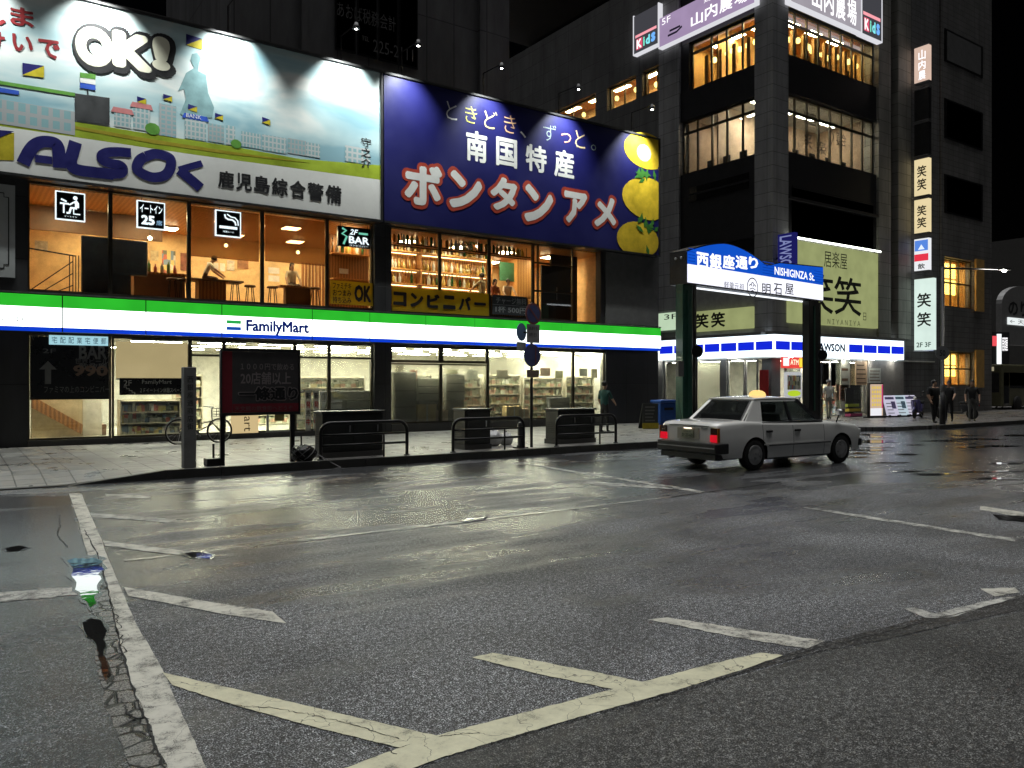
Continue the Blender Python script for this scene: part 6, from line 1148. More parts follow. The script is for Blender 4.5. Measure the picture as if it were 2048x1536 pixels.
# road sign pole
SY = KY+.6; x = at(1063, SY); t = thing('road_sign_pole', 'grey pole carrying round blue road signs and small plates in front of the fascia', 'road sign', (x, SY, .15)); ztop = hz(1063, 605, SY)
part('pole', MB().tube([(x, SY, .15), (x, SY, ztop)], .038, 10), M['dark_metal'], t, True)
SGF = Fr((x, SY), (.99, .12)); sg_blue = surf('sign_dark_blue', (.13,.15,.34), .4); sg_red = surf('sign_dark_red', (.34,.13,.14), .4)
def disc(fr, a, z, r, d, mat, nm, par, r2=None):
    return part(nm, MB().prism(fr, [(a+r*math.cos(k*.2618), z+r*math.sin(k*.2618)) for k in range(24)], d-.012, d), mat, par)
z = hz(1063, 628, SY); o = disc(SGF, 0, z, .275, .07, sg_red, 'no_stopping_sign', t); disc(SGF, 0, z, .22, .075, sg_blue, 'face', o); part('slash', MB().stroke(SGF, [(-.15, z+.15), (.15, z-.15)], .045, .082), sg_red, o)
o = part('time_plate', MB().fbox(SGF, -.22, .22, .055, .07, hz(1063, 686, SY), hz(1063, 649, SY)), surf('plate_grey', (.42,.42,.42), .5), t); zc = hz(1063, 661, SY); text('自転車を除く', SGF, (-.18, .18, zc+.0, zc+.09), .074, M['ink'], o); text('終日', SGF, (-.15, .1, zc-.16, zc-.06), .074, M['ink'], o)
z = hz(1057, 711, SY); o = disc(SGF, -.04, z, .29, .07, sg_blue, 'parking_sign', t); part('stripe', MB().fbox(SGF, .06, .10, .071, .075, z-.24, z+.24), sg_red, o)
part('lower_plate', MB().fbox(SGF, -.22, .2, .055, .07, hz(1057, 755, SY), hz(1057, 740, SY)), surf('plate_tan', (.35,.27,.22), .5), t)
S2 = Fr((x-.36, SY), (.93, .37)); z = hz(1033, 664, SY); disc(S2, 0, z, .225, .05, surf('sign_mid_blue', (.18,.34,.62), .4), 'direction_sign', t); part('side_plate', MB().fbox(S2, -.2, .2, .03, .05, hz(1033, 702, SY), hz(1033, 684, SY)), surf('plate_pale', (.45,.48,.46), .5), t)
part('bracket', MB().tube([(x, SY, z), (x-.36, SY, z)], .02, 6), M['dark_metal'], t)
# poles with round sign backs by the arch
for px, pt, Y, lb in ((1393, 703, 18.9, 'thin black pole with a round sign back left of the street'), (1644, 710, 19.4, 'thin black pole with a round sign back beside the right arch leg')):
    x = at(px, Y); z = hz(px, pt, Y); t = thing('round_sign_pole', lb, 'road sign', (x, Y, 0), 'round sign poles by the arch'); part('pole', MB().tube([(x, Y, 0), (x, Y, z+.25)], .035, 8), M['black_metal'], t, True); q = Fr((x, Y), (.9, -.43)); disc(q, 0, z, .21, .06, M['black_metal'], 'sign_back', t)
x = at(1690, 14.0)
# street lamp with round sign, right pavement
LY = KY-.0+.25; x = at(1885, LY); zl = hz(1886, 534, LY); t = thing('street_lamp', 'tall dark street lamp with a long arm and a round sign at the right kerb', 'street lamp', (x, LY, .15))
part('pole', MB().tube([(x, LY, .15), (x, LY, 1.3), (x, LY, 1.31), (x, LY, zl)], [.11, .10, .075, .055], 12), M['dark_metal'], t, True); hx = at(2010, LY-1.0); part('arm', MB().tube([(x, LY, zl-.05), (hx-.3, LY-.9, zl+.02)], [.045,.03], 8), M['dark_metal'], t, True)
part('lamp_head', MB().box(hx-.4, hx+.25, LY-1.12, LY-.82, zl-.01, zl+.09), M['dark_metal'], t, bevel=.03); part('lamp', MB().ball((hx, LY-.97, zl-.03), .08, 8, (1.6,1,.5)), M['lamp_white'], t, True)
l = bpy.data.lights.new('street_light', 'POINT'); l.energy = 90; l.shadow_soft_size = .12; l.color = (1,.95,.82); o = bpy.data.objects.new('lamp_light', l); C.objects.link(o); o.parent = t; o.location = (hx-x, LY-.97-LY, zl-.2-.15)
q = Fr((x, LY), (.8, -.6)); o = disc(q, -.05, hz(1879, 706, LY), .27, .10, surf('sign_face_grey', (.30,.30,.30), .5), 'round_sign', t); text('50', q, (-.16, .06, hz(1879, 706, LY)-.12, hz(1879, 706, LY)+.12), .104, M['dark_board'], o, .02); part('band', MB().lathe((x, LY, hz(1884, 783, LY)), [(.09,0),(.092,.01),(.092,.25),(.09,.26)], 12), M['grey_plate'], t, True)
# things by the end of the store
x = at(1301, 20.5); t = thing('a_frame_sign', 'black chalk A-frame sign with pale writing at the end of the dark store wall', 'a-frame sign', (x, 20.5, .15)); q = Fr((x, 20.5), (.9, -.43))
part('front_board', MB().prism(q, [(-.28,.15),(.28,.15),(.28,1.05),(-.28,1.05)], -.03, 0), M['dark_board'], t); part('rear_board', MB().add([q.P(-.28,-.5,.15), q.P(.28,-.5,.15), q.P(.28,-.04,1.05), q.P(-.28,-.04,1.05), q.P(-.28,-.53,.15), q.P(.28,-.53,.15), q.P(.28,-.07,1.05), q.P(-.28,-.07,1.05)], [(0,1,2,3),(7,6,5,4),(0,4,5,1),(2,6,7,3),(1,5,6,2),(0,3,7,4)]), M['dark_board'], t)
for k in range(5): part('chalk_line', MB().fbox(q, -.2, random.uniform(.05,.22), .001, .004, .42+k*.12, .47+k*.12), M['grey_plate'], t)
part('yellow_foot', MB().fbox(q, -.3, .3, .005, .03, .16, .36), M['yellow_plastic'], t)
x = at(1330, 22.3); t = thing('recycling_bin', 'blue plastic recycling bin left of the arch leg', 'bin', (x, 22.3, .15)); part('body', MB().box(x-.45, x+.45, 22.1, 22.6, .15, 1.0), M['blue_plastic'], t, bevel=.04); part('lid', MB().box(x-.48, x+.48, 22.06, 22.64, 1.002, 1.12), M['blue_plastic'], t, bevel=.03); part('slot', MB().box(x-.25, x+.25, 22.08, 22.098, .72, .82), M['ink'], t)
# bicycle by the shop window
def bicycle(loc, rz, label):
    t = local('bicycle', label, 'bicycle', loc, rz); R = .33
    def wheel(x):
        w = part('wheel', MB().tube([(x+R*math.cos(a*.2244), 0, R+R*math.sin(a*.2244)) for a in range(29)], .02, 6, False), M['rubber'], t, True); part('rim', MB().tube([(x+(R-.03)*math.cos(a*.2244), 0, R+(R-.03)*math.sin(a*.2244)) for a in range(29)], .009, 5, False), M['steel'], w, True)
        m = MB()
        for k in range(14): m.tube([(x, 0, R), (x+(R-.03)*math.cos(k*.449), 0, R+(R-.03)*math.sin(k*.449))], .0025, 4)
        part('spokes', m, M['steel'], w)
    wheel(-.53); wheel(.55); f = MB()
    for a, b in (((-.1,0,.30),(-.18,0,.80)), ((-.1,0,.30),(.36,0,.52)), ((-.53,.05,.33),(-.1,.05,.30)), ((-.53,-.05,.33),(-.1,-.05,.30)), ((-.53,.05,.33),(-.17,0,.72)), ((.36,0,.50),(.33,0,.92)), ((.36,0,.55),(.55,.05,.33)), ((.36,0,.55),(.55,-.05,.33)), ((-.14,0,.5),(.37,0,.60))): f.tube([a, b], .016, 6)
    part('frame', f, M['dark_metal'], t, True); part('saddle', MB().ball((-.19,0,.86), .13, 8, (1,.6,.3)), M['rubber'], t, True); part('handlebar', MB().tube([(.2,.28,1.0),(.33,.2,.98),(.34,0,.94),(.33,-.2,.98),(.2,-.28,1.0)], .013, 6), M['steel'], t, True)
    b = MB(); b.box(.42,.72,-.17,.17,.72,.73)
    for z in (.78,.86,.94): b.tube([(.42,-.17,z),(.72,-.17,z),(.72,.17,z),(.42,.17,z),(.42,-.17,z)], .006, 4)
    for xx in (.42,.52,.62,.72):
        for yy in (-.17,.17): b.tube([(xx,yy,.72),(xx,yy,.94)], .005, 4)
    part('basket', b, M['dark_metal'], t); part('crank', MB().tube([(-.1,-.09,.30),(.02,-.09,.20)], .012, 6), M['steel'], t); part('chain_guard', MB().box(-.5,-.02,-.07,-.055,.27,.35), M['dark_board'], t); part('mudguard', MB().tube([(-.53+(R+.03)*math.cos(a), 0, R+(R+.03)*math.sin(a)) for a in (.6,1,1.4,1.8,2.2,2.6,3.0)], .018, 5), M['steel'], t, True); part('stand', MB().tube([(-.5,-.06,.33),(-.6,-.16,.02)], .01, 5), M['steel'], t); part('rear_rack', MB().box(-.75,-.25,-.07,.07,.71,.725), M['dark_metal'], t)
bicycle((at(398, 22.6), 22.6, .15), math.radians(3), 'dark city bicycle with a front basket parked at the shop window')

# ------------------------------------------------------------------ taxi
def taxi(loc, rz):
    t = local('taxi', 'white four door taxi with a glowing yellow roof lamp and red tail lights', 'taxi', loc, rz)
    pw = surf('taxi_white', (.80,.80,.77), .2, coat=.8, var=.03); XR_, XF_ = -2.26, 2.27; AXR, AXF = -1.25, 1.50; WR = .312; AR_ = .375
    def ztop(x):
        pts = [(-2.27,.90),(-2.20,.965),(-1.9,.99),(-1.45,1.005),(-.9,.985),(0,.955),(.85,.95),(1.3,.925),(1.9,.87),(2.15,.83),(2.28,.76)]
        for (a, za), (b, zb) in zip(pts, pts[1:]):
            if x <= b: return za+(zb-za)*max(0, (x-a)/(b-a))
        return .76
    def hw(x):
        e = max(0, 1-min(x-XR_, XF_-x)/.10); r = .055*(1-math.sqrt(max(0, 1-e*e)))
        if x < -1.9: return .842-.045*((-1.9-x)/.37)**2-r
        if x > 1.7: return .842-.07*((x-1.7)/.58)**2-r
        return .842
    def zlow(x):
        z = .235 if -1.6 < x < 1.9 else .27
        for ax in (AXR, AXF):
            if abs(x-ax) < AR_: z = max(z, .30+math.sqrt(AR_**2-(x-ax)**2))
        return z
    cuts = sorted(set([round(XR_+i*(XF_-XR_)/60, 3) for i in range(61)] + [round(ax+AR_*math.cos(k*math.pi/16), 3) for ax in (AXR, AXF) for k in range(17)] + [-1.02,-1.008,-.10,-.088,.90,.912] + [XR_+q for q in (.006,.018,.04)] + [XF_-q for q in (.006,.018,.04)]))
    def section(x, s):
        zl, zt, w = zlow(x), ztop(x), hw(x); zs = zt-.07; out = []
        for f in (0, .12, .3, .5, .7, .86, 1.0):
            z = zl+(zs-zl)*f; h = (z-.235)/(.93-.235); yy = w*(.955+.045*math.sin(min(1, h*1.5+.15)*1.57)) - (.035*max(0, h-.55)/.45)
            out.append((x, s*yy, z))
        y1 = out[-1][1]*s
        out += [(x, s*(y1-.018), zt-.03), (x, s*(y1-.055), zt-.006), (x, s*(y1*.7), zt+.008), (x, s*y1*.35, zt+.014), (x, 0, zt+.016)]
        return out
    body, seam, doors = MB(), MB(), {}
    for s in (-1, 1):
        S_ = [section(x, s) for x in cuts]
        for i in range(len(cuts)-1):
            xm = (cuts[i]+cuts[i+1])/2; gap = any(abs(xm-g) < .0065 for g in (-1.014,-.094,.906))
            for k in range(11):
                q = [S_[i][k], S_[i+1][k], S_[i+1][k+1], S_[i][k+1]]
                if s > 0: q = q[::-1]
                if k < 6 and gap: tgt = seam
                elif k < 6 and -1.008 < xm < -.10: tgt = doors.setdefault((s, 'r'), MB())
                elif k < 6 and -.088 < xm < .90: tgt = doors.setdefault((s, 'f'), MB())
                else: tgt = body
                tgt.add(q, [(0,1,2,3)])
    for xe in (XR_, XF_):
        a = section(xe, -1); b = section(xe, 1); loop = a + b[:-1][::-1]; body.add(loop, [tuple(range(len(loop)))])
    o = part('body', body, pw, t, True); 
    def weld(o):
        w = o.modifiers.new('weld', 'WELD'); w.merge_threshold = .0015
        e = o.modifiers.new('edge', 'EDGE_SPLIT'); e.split_angle = math.radians(38)
    weld(o); weld(part('door_seams', seam, M['ink'], t, True))
    for (s, k), mb in doors.items():
        d = part('door', mb, pw, t, True); weld(d); x = -.28 if k == 'f' else -.28
        hx0 = -.06 if k == 'f' else -.93
        part('handle', MB().box(hx0, hx0+.17, s*.825 if s > 0 else -.862, s*.862 if s > 0 else -.825, .755, .80), M['ink'], d, bevel=.008); part('side_strip', MB().box(-.085 if k == 'f' else -1.0, .895 if k == 'f' else -.105, min(s*.84, s*.852), max(s*.84, s*.852), .50, .53), M['steel'] if 0 else pw, d)
    for s in (-1, 1):
        y0, y1 = sorted((s*.846, s*.856)); part('side_moulding', MB().box(-.86, 1.1, y0, y1, .475, .505), surf('moulding', (.10,.10,.10), .4), t)
        y0, y1 = sorted((s*.765, s*.792)); part('belt_trim', MB().box(-1.0, .86, y0, y1, .958, .972), M['steel'], t)
        y0, y1 = sorted((s*.60, s*.80)); part('sill', MB().box(-.86, 1.08, y0, y1, .20, .26), M['ink'], t)
    part('fuel_flap', MB().box(-1.95, -1.78, -.8425, -.838, .70, .86), surf('moulding', (.10,.10,.10), .4), t) if 0 else None
    part('boot_badge', MB().box(XR_-.012, XR_-.002, -.52, -.36, .86, .885), M['steel'], t); part('bumper_strip', MB().box(-2.365, -2.352, -.78, .78, .47, .49), M['steel'], t)
    # underbody and wheel wells
    part('underbody', MB().box(-2.1, 2.1, -.60, .60, .22, .70), M['ink'], t)
    # greenhouse
    yb, yr, zb_, zr_ = .775, .60, .945, 1.435
    def gp(x, v, s, off=0): return (x, s*(yb+(yr-yb)*v+off), zb_+(zr_-zb_)*v)
    xb0, xb1, xt0, xt1 = -1.52, .92, -1.0, .30    # base rear, base front, top rear, top front
    edge = lambda v: (xb0+(xt0-xb0)*v, xb1+(xt1-xb1)*v)
    for s in (-1, 1):
        def quad(pts, mb, off=0, th=.03):
            a = [gp(x, v, s, off) for x, v in pts]; b = [gp(x, v, s, off-th) for x, v in pts]; n = len(a)
            f = [tuple(range(n)), tuple(range(2*n-1, n-1, -1))]+[(i, (i+1)%n, n+(i+1)%n, n+i) for i in range(n)]
            mb.add(a+b, f if s < 0 else [q[::-1] for q in f])
        f = MB(); quad([(xb0,-.03),(-1.03,-.03),(-.93,.90),(xt0+.0,1.0)], f); quad([(-1.03,-.03),(-.99,-.03),(-.86,.90),(-.93,.90)], f, .002); quad([(-.93,.90),(xt1-.06,.90),(xt1,1.0),(xt0,1.0)], f); part('quarter_panel', f, pw, t)
        f = MB(); quad([(.80,-.03),(xb1+.02,-.03),(xt1,.995),(xt1-.10,.90),(.26,.86)], f, .001); quad([(-.13,-.03),(-.06,-.03),(-.07,.90),(-.13,.90)], f, .003); quad([(-1.02,-.035),(.9,-.035),(.88,.02),(-1.0,.02)], f, .004, .02); part('window_frame', f, M['ink'], t)
        f = MB(); quad([(-.99,.02),(-.14,.02),(-.14,.89),(-.87,.89)], f, -.008, .006); part('rear_window', f, M['car_glass'], t); f = MB(); quad([(-.055,.02),(.79,.02),(.25,.88),(-.065,.89)], f, -.008, .006); part('front_window', f, M['car_glass'], t)
    # roof
    rows = []
    for i in range(15):
        x = xt0-.05+(xt1-xt0+.06)*i/14; f = i/14; crown = .055*math.sin(f*math.pi)**.7; rows.append([(x, y*.612/8 if False else yy*.612, zr_-.004+crown*(.35+.65*(1-yy*yy)) + (.012 if abs(yy) < 1 else 0)) for yy in (-1,-.96,-.85,-.6,-.3,0,.3,.6,.85,.96,1)])
    part('roof', MB().grid([r[::-1] for r in rows]), pw, t, True).modifiers.new('sol', 'SOLIDIFY').thickness = .02
    def sheet4(a, b, c, d, mat, nm, th=.012):
        o = part(nm, MB().add([a,b,c,d], [(0,1,2,3)]), mat, t); o.modifiers.new('sol','SOLIDIFY').thickness = th; return o
    yb2, yr2 = .70, .55
    sheet4((xb1+.0,-yb2,zb_), (xb1+.0,yb2,zb_), (xt1+.0,yr2,zr_-.01), (xt1+.0,-yr2,zr_-.01), M['car_glass'], 'windscreen'); sheet4((xb0+.06,yb2-.06,zb_+.055), (xb0+.06,-yb2+.06,zb_+.055), (xt0-.04,-yr2+.04,zr_-.05), (xt0-.04,yr2-.04,zr_-.05), M['car_glass'], 'rear_screen')
    fr_ = MB()
    def lerp(a, b, f): return tuple(p+(q-p)*f for p, q in zip(a, b))
    A_, B_, C_, D_ = (xb0-.02,yb2+.05,zb_+.02), (xb0-.02,-yb2-.05,zb_+.02), (xt0-.02,-yr2-.05,zr_), (xt0-.02,yr2+.05,zr_)
    a_, b_, c_, d_ = (xb0+.055,yb2-.05,zb_+.05), (xb0+.055,-yb2+.05,zb_+.05), (xt0-.035,-yr2+.03,zr_-.045), (xt0-.035,yr2-.03,zr_-.045)
    fr_.add([A_,B_,C_,D_,a_,b_,c_,d_], [(0,1,5,4),(1,2,6,5),(2,3,7,6),(3,0,4,7)]); part('rear_screen_frame', fr_, pw, t); sr = MB()
    for p, q in ((a_,b_),(b_,c_),(c_,d_),(d_,a_)): sr.tube([p, q], .022, 6)
    part('rear_screen_seal', sr, M['ink'], t)
    part('dashboard', MB().box(.55,.95,-.7,.7,.70,.93), M['ink'], t)
    for x in (.05, -.95):
        for y in ((-.36, .36) if x > 0 else (0,)):
            w = .24 if x > 0 else .6; st = part('seat', MB().box(x-.1, x+.38, y-w, y+w, .40, .58), M['dark_board'], t, bevel=.05); part('backrest', MB().add([(x-.1,y-w,.56),(x-.1,y+w,.56),(x-.28,y+w,1.12),(x-.28,y-w,1.12),(x-.22,y-w,.56),(x-.22,y+w,.56),(x-.38,y+w,1.12),(x-.38,y-w,1.12)], [(0,1,2,3),(7,6,5,4),(0,4,5,1),(1,5,6,2),(2,6,7,3),(3,7,4,0)]), M['print_grey'] if x > 0 else M['dark_board'], st, bevel=.03)
            if x > 0: part('headrest', MB().box(x-.36, x-.26, y-.13, y+.13, 1.14, 1.32), M['print_grey'], st, bevel=.03)
    # wheels
    for ax in (AXR, AXF):
        for s in (-1, 1):
            yc = s*.735; sd = lambda p: [(r, s*h) for r, h in p]
            w = part('wheel', MB().lathe((ax, yc, WR), sd([(.19,-.09),(.29,-.095),(WR,-.075),(WR,.075),(.29,.095),(.20,.088)]), 28, 'y'), M['rubber'], t, True); part('rim', MB().lathe((ax, yc, WR), sd([(.205,.086),(.20,.098),(.165,.100),(.15,.088),(.125,.096),(.09,.104),(.06,.114),(.02,.118)]), 24, 'y'), surf('wheel_steel', (.42,.42,.42), .3, .5), w, True)
    # bumpers, lamps, plates
    S('bumper', (.018,.018,.019), .5)
    def bump(x0, x1, z0, z1, y): 
        return MB().slab([(x0,-y+.05),(x0+.05*(1 if x0 > 0 else 1),-y),(x1,-y),(x1,y),(x0+.05,y),(x0,y-.05)], z0, z1) if x0 < 0 else MB().slab([(x1,-y+.06),(x1-.06,-y),(x0,-y),(x0,y),(x1-.06,y),(x1,y-.06)], z0, z1)
    part('rear_bumper', bump(-2.35, -2.02, .37, .575, .852), M['bumper'], t, bevel=.02); part('rear_skirt', bump(-2.30, -2.05, .24, .355, .80), M['bumper'], t); part('front_bumper', bump(2.14, 2.33, .36, .52, .80), M['bumper'], t, bevel=.02)
    part('boot_line', MB().box(XR_-.006, XR_-.001, -.56, .56, .905, .912), M['ink'], t); part('plate_recess', MB().box(XR_-.012, XR_-.001, -.30, .30, .63, .86), surf('garnish', (.42,.40,.33), .4), t)
    pl = part('number_plate', MB().box(XR_-.03, XR_-.013, -.165, .165, .66, .825), surf('plate_green', (.30,.32,.22), .5), t); RFm = Fr((XR_-.03, 0), (0, -1))
    text('鹿児島 500', RFm, (-.10, .10, .77, .805), .003, M['ink'], pl); text('か 23-69', RFm, (-.145, .145, .68, .755), .003, M['ink'], pl, .01)
    part('plate_light', MB().box(XR_-.028, XR_-.013, -.10, .10, .845, .86), emit('plate_glow', (1,.8,.6), 3), t); part('badge', MB().box(XR_-.02, XR_-.013, -.20, .12, .872, .893), M['steel'], t)
    for s in (-1, 1):
        y0, y1 = sorted((s*.60, s*.79)); l = part('tail_light', MB().box(XR_-.03, XR_+.02, y0, y1, .60, .74), emit('tail_red', (.85,.012,.03), .95, .5), t, bevel=.015); part('upper_lens', MB().box(XR_-.025, XR_+.02, y0+.01, y1-.01, .745, .885), surf('lens_dark', (.06,.02,.012), .15, coat=.5), l, bevel=.01)
        part('amber_edge', MB().box(XR_-.028, XR_+.03, *(sorted((s*.791, s*.812))), .60, .88), surf('lens_amber', (.45,.16,.02), .2), l)
        h = part('headlight', MB().box(2.27, 2.31, *sorted((s*.50, s*.76)), .60, .74), surf('lens_clear', (.7,.7,.7), .1), t, bevel=.02)
        mr = part('wing_mirror', MB().ball((1.42, s*.84, 1.13), .10, 10, (.55,.9,.7)), M['steel'], t, True); part('stalk', MB().tube([(1.40, s*.77, .90), (1.42, s*.82, 1.07)], .014, 6), M['ink'], mr)
    part('grille', MB().box(2.272, 2.29, -.48, .48, .60, .73), M['ink'], t)
    part('roof_lamp', MB().lathe((-.28, 0, zr_+.052), [(.17,0),(.175,.03),(.155,.08),(.10,.115),(.03,.13)], 20), emit('taxi_lamp', (1,.66,.22), 1.2), t, True).scale = (.8, 1.15, 1); part('lamp_base', MB().box(-.50, -.06, -.25, .25, zr_+.03, zr_+.055), M['gold'], t)
    part('antenna', MB().tube([(-1.9,.55,.98),(-2.0,.55,1.45)], .004, 5), M['ink'], t); part('exhaust', MB().tube([(-2.2,.4,.25),(-2.42,.4,.23)], .025, 8), M['steel'], t)
    o = part('driver_head', MB().ball((.08,-.36,1.21), .105, 10, (1,.85,1.15)), M['hair'], t, True) if 0 else None
    return t
tx = taxi((14.80, 11.36, 0), math.radians(-2.5)); tx.scale = (1.03, 1.03, 1.01)

# ------------------------------------------------------------------ people
def person(label, loc, rz, h=1.7, top=(.05,.05,.055), legs=(.03,.03,.035), shoes=(.02,.02,.02), arms=((-.28,.02),(.28,.02)), bend=((0,.12),(0,.12)), lean=0.0, sit=False, stride=.0, hair='short', headtilt=0.0, skirt=False, bulk=1.0, hold=None):
    t = local('person', label, 'person', loc, rz); k = h/1.70; V, E, Rd, tg = [], [], [], []
    def v(p, r, g, par=None):
        V.append(Vector(p)*k); Rd.append((r[0]*k, r[1]*k) if isinstance(r, tuple) else (r*k, r*k)); tg.append(g)
        if par is not None: E.append((par, len(V)-1))
        return len(V)-1
    hip = .90; LZ = lambda z: (z-hip)*math.sin(lean); b = bulk
    pel = v((0,0,hip+.03), (.135*b,.105*b), 'legs'); sp = v((0,LZ(1.08),hip+(1.08-hip)*math.cos(lean)), (.13*b,.10*b), 'top', pel); c = lambda x, y, z: (x, y+LZ(z), hip+(z-hip)*math.cos(lean))
    ch = v(c(0,.0,1.30), (.165*b,.115*b), 'top', sp); nk = v(c(0,-.01,1.44), .065, 'top', ch); n2 = v(c(0,.01,1.49), .052, 'skin', nk)
    hd = v(c(0,.02+headtilt*.5,1.56-headtilt*.2), (.075,.085), 'skin', n2); h2 = v(c(0,.015+headtilt,1.625-headtilt*.5), (.078,.092), 'skin', hd); h3 = v(c(0,.005+headtilt*1.1,1.685-headtilt*.6), (.05,.06), 'skin', h2); ns = v(c(0,.115+headtilt,1.585-headtilt*.4), .012, 'skin', hd)
    for s, (ax, ay), (bx_, by) in ((-1, arms[0], bend[0]), (1, arms[1], bend[1])):
        sh = v(c(s*.175*b,0,1.39), .062*b, 'top', ch); el = v(c(s*.175*b+s*abs(ax)*.25,ay,1.12+abs(ay)*.35), .047*b, 'top', sh); q = V[el]/k
        wr = v((q.x+s*bx_, q.y+by, q.z-math.sqrt(max(.004, .25**2-bx_**2-by**2))), .034, 'skin', el); w = V[wr]/k; d = (w-q).normalized()
        pm = v(w+d*.07, (.036,.022), 'skin', wr); P0 = V[pm]/k; side = Vector((0,1,0)) if abs(d.y) < .8 else Vector((0,0,1))
        for j, ln in enumerate((.062,.072,.066,.05)):
            o_ = side*(.022-j*.0147); a = v(P0+d*.03+o_, .0095, 'skin', pm); v(P0+d*(.03+ln)+o_*1.1+Vector((-s*.018,0,0)), .007, 'skin', a)
        v(w+d*.06+side*.05+Vector((-s*.01,.0,0)), .009, 'skin', pm)
    for s in (-1, 1):
        st = stride*s
        if sit: hp = v((s*.09,.03,hip-.02), .095*b, 'legs', pel); kn = v((s*.11,.44,hip-.02), .066, 'legs', hp); an = v((s*.11,.46,hip-.44), .042, 'legs', kn)
        else: hp = v((s*.085,0,hip-.07), .080*b, 'legs', pel); kn = v((s*.10,st*.5+.02,.49), .058*b, 'legs', hp); an = v((s*.10,st-.01,.085), .043, 'legs' if not skirt else 'skin', kn)
        q = V[an]/k; ft = v((q.x,q.y+.03,q.z-.045), (.045,.04), 'shoes', an); v((q.x+s*.015,q.y+.15,q.z-.055), (.04,.028), 'shoes', ft)
    me = bpy.data.meshes.new('body'); me.from_pydata([tuple(p) for p in V], E, []); o = bpy.data.objects.new('body', me); C.objects.link(o)
    sk = o.modifiers.new('skin', 'SKIN'); sb = o.modifiers.new('sub', 'SUBSURF'); sb.levels = sb.render_levels = 1
    for i, d in enumerate(me.skin_vertices[0].data): d.radius = Rd[i]; d.use_root = (i == 0)
    dg = bpy.context.evaluated_depsgraph_get(); nm = bpy.data.meshes.new_from_object(o.evaluated_get(dg), depsgraph=dg); bpy.data.objects.remove(o)
    names = ['skin','top','legs','shoes']; mats = [M['skin']]+[surf('cloth_%.3f_%.3f_%.3f' % cc, cc, .8, bump=.2, bscale=60) for cc in (top, legs, shoes)]
    nm.materials.clear()
    for q in mats: nm.materials.append(q)
    segs = [(V[a], V[b2], tg[b2]) for a, b2 in E]
    for p in nm.polygons:
        best, bt = 9, 'top'; cc = p.center
        for a, b2, g in segs:
            ab = b2-a; f = max(0, min(1, (cc-a).dot(ab)/max(ab.dot(ab), 1e-9))); dd = (a+ab*f-cc).length
            if dd < best: best, bt = dd, g
        p.material_index = names.index(bt); p.use_smooth = True
    o = bpy.data.objects.new('body', nm); C.objects.link(o); o.parent = t; WL[o.name] = (0,0,0)
    hc = V[h2]; m = MB().ball((hc.x, hc.y-.018*k, hc.z+.028*k), .105*k, 12, (.86,1.0,.95)); keep = [f for f in m.f if sum(m.v[i][1] for i in f)/4 < hc.y+.055*k or sum(m.v[i][2] for i in f)/4 > hc.z+.06*k]; m.f = [f for f in keep if sum(m.v[i][2] for i in f)/len(f) > hc.z-.06*k]; m.m = [0]*len(m.f); part('hair', m, M['hair'], t, True)
    if hair == 'long': part('hair_back', MB().ball((hc.x, hc.y-.07*k, hc.z-.08*k), .09*k, 10, (1,.6,1.6)), M['hair'], t, True)
    if hair == 'bun': part('hair_bun', MB().ball((hc.x, hc.y-.10*k, hc.z+.05*k), .05*k, 8), M['hair'], t, True)
    if hair == 'cap': part('cap', MB().ball((hc.x, hc.y, hc.z+.05*k), .102*k, 10, (.95,1.05,.7)), M['grey_plate'], t, True)
    ey = MB()
    for s in (-1, 1): ey.ball((hc.x+s*.032*k, hc.y+.088*k, hc.z-.015*k), .009*k, 6)
    part('eyes', ey, M['ink'], t); part('mouth', MB().box(hc.x-.022*k, hc.x+.022*k, hc.y+.075*k, hc.y+.088*k, hc.z-.075*k, hc.z-.068*k), S('lip', (.30,.12,.10), .5), t)
    if skirt: part('skirt', MB().lathe((0,0,.45*k), [(.21*k,0),(.19*k,.2*k),(.15*k,.5*k)], 16), mats[2], t, True)
    return t
R_ = math.radians
def who(px, Y, z, label, face, **kw): return person(label, (at(px, Y), Y, z), R_(face), **kw)
who(1209, 19.9, .15, 'woman in a dark green top standing on the pavement at the store end', -75, h=1.66, top=(.012,.07,.062), legs=(.02,.02,.02), hair='bun', arms=((.3,.05),(.3,.08)), bend=((0,.1),(-.02,.2)), stride=.04)
def up(px, d, zf, label, face, **kw): return person(label, FF.P(fx(px, d), d, zf), R_(face), **kw)
up(406, -2.0, 4.22, 'customer in white bent over the dark topped table upstairs', -100, h=1.6, top=(.6,.55,.45), legs=(.1,.06,.04), sit=True, lean=.45, headtilt=.05, arms=((.3,.22),(.3,.22)), bend=((0,.2),(0,.2)))
up(584, -2.1, 4.20, 'round-haired customer sitting at the low table upstairs', 180, h=1.55, top=(.5,.42,.30), legs=(.08,.05,.03), sit=True, hair='long', arms=((.3,.1),(.3,.1)))
up(964, -1.9, 4.22, 'bar worker with a grey vest seen from behind at the bottle shelves', 20, h=1.74, top=(.28,.24,.15), legs=(.03,.03,.03), arms=((.3,.2),(.3,.15)), bend=((0,.2),(0,.2)))
up(990, -1.5, 4.22, 'small customer beside the bar worker facing the street', 190, h=1.5, top=(.4,.15,.10), legs=(.05,.04,.04), hair='long'); up(1016, -1.6, 4.22, 'customer in white under the green menu board', 160, h=1.56, top=(.65,.55,.45), legs=(.2,.12,.08), arms=((.3,.15),(.3,.15)), bend=((0,.2),(0,.2)))
who(1657, 21.6, .15, 'man in a white shirt and grey trousers at the second store entrance', 150, h=1.74, top=(.6,.6,.55), legs=(.28,.28,.24), hair='cap', stride=.12)
who(1868, 16.9, .15, 'stout person all in black beside the scooter', 165, h=1.72, top=(.006,.006,.007), legs=(.006,.006,.007), bulk=1.5, stride=.08)
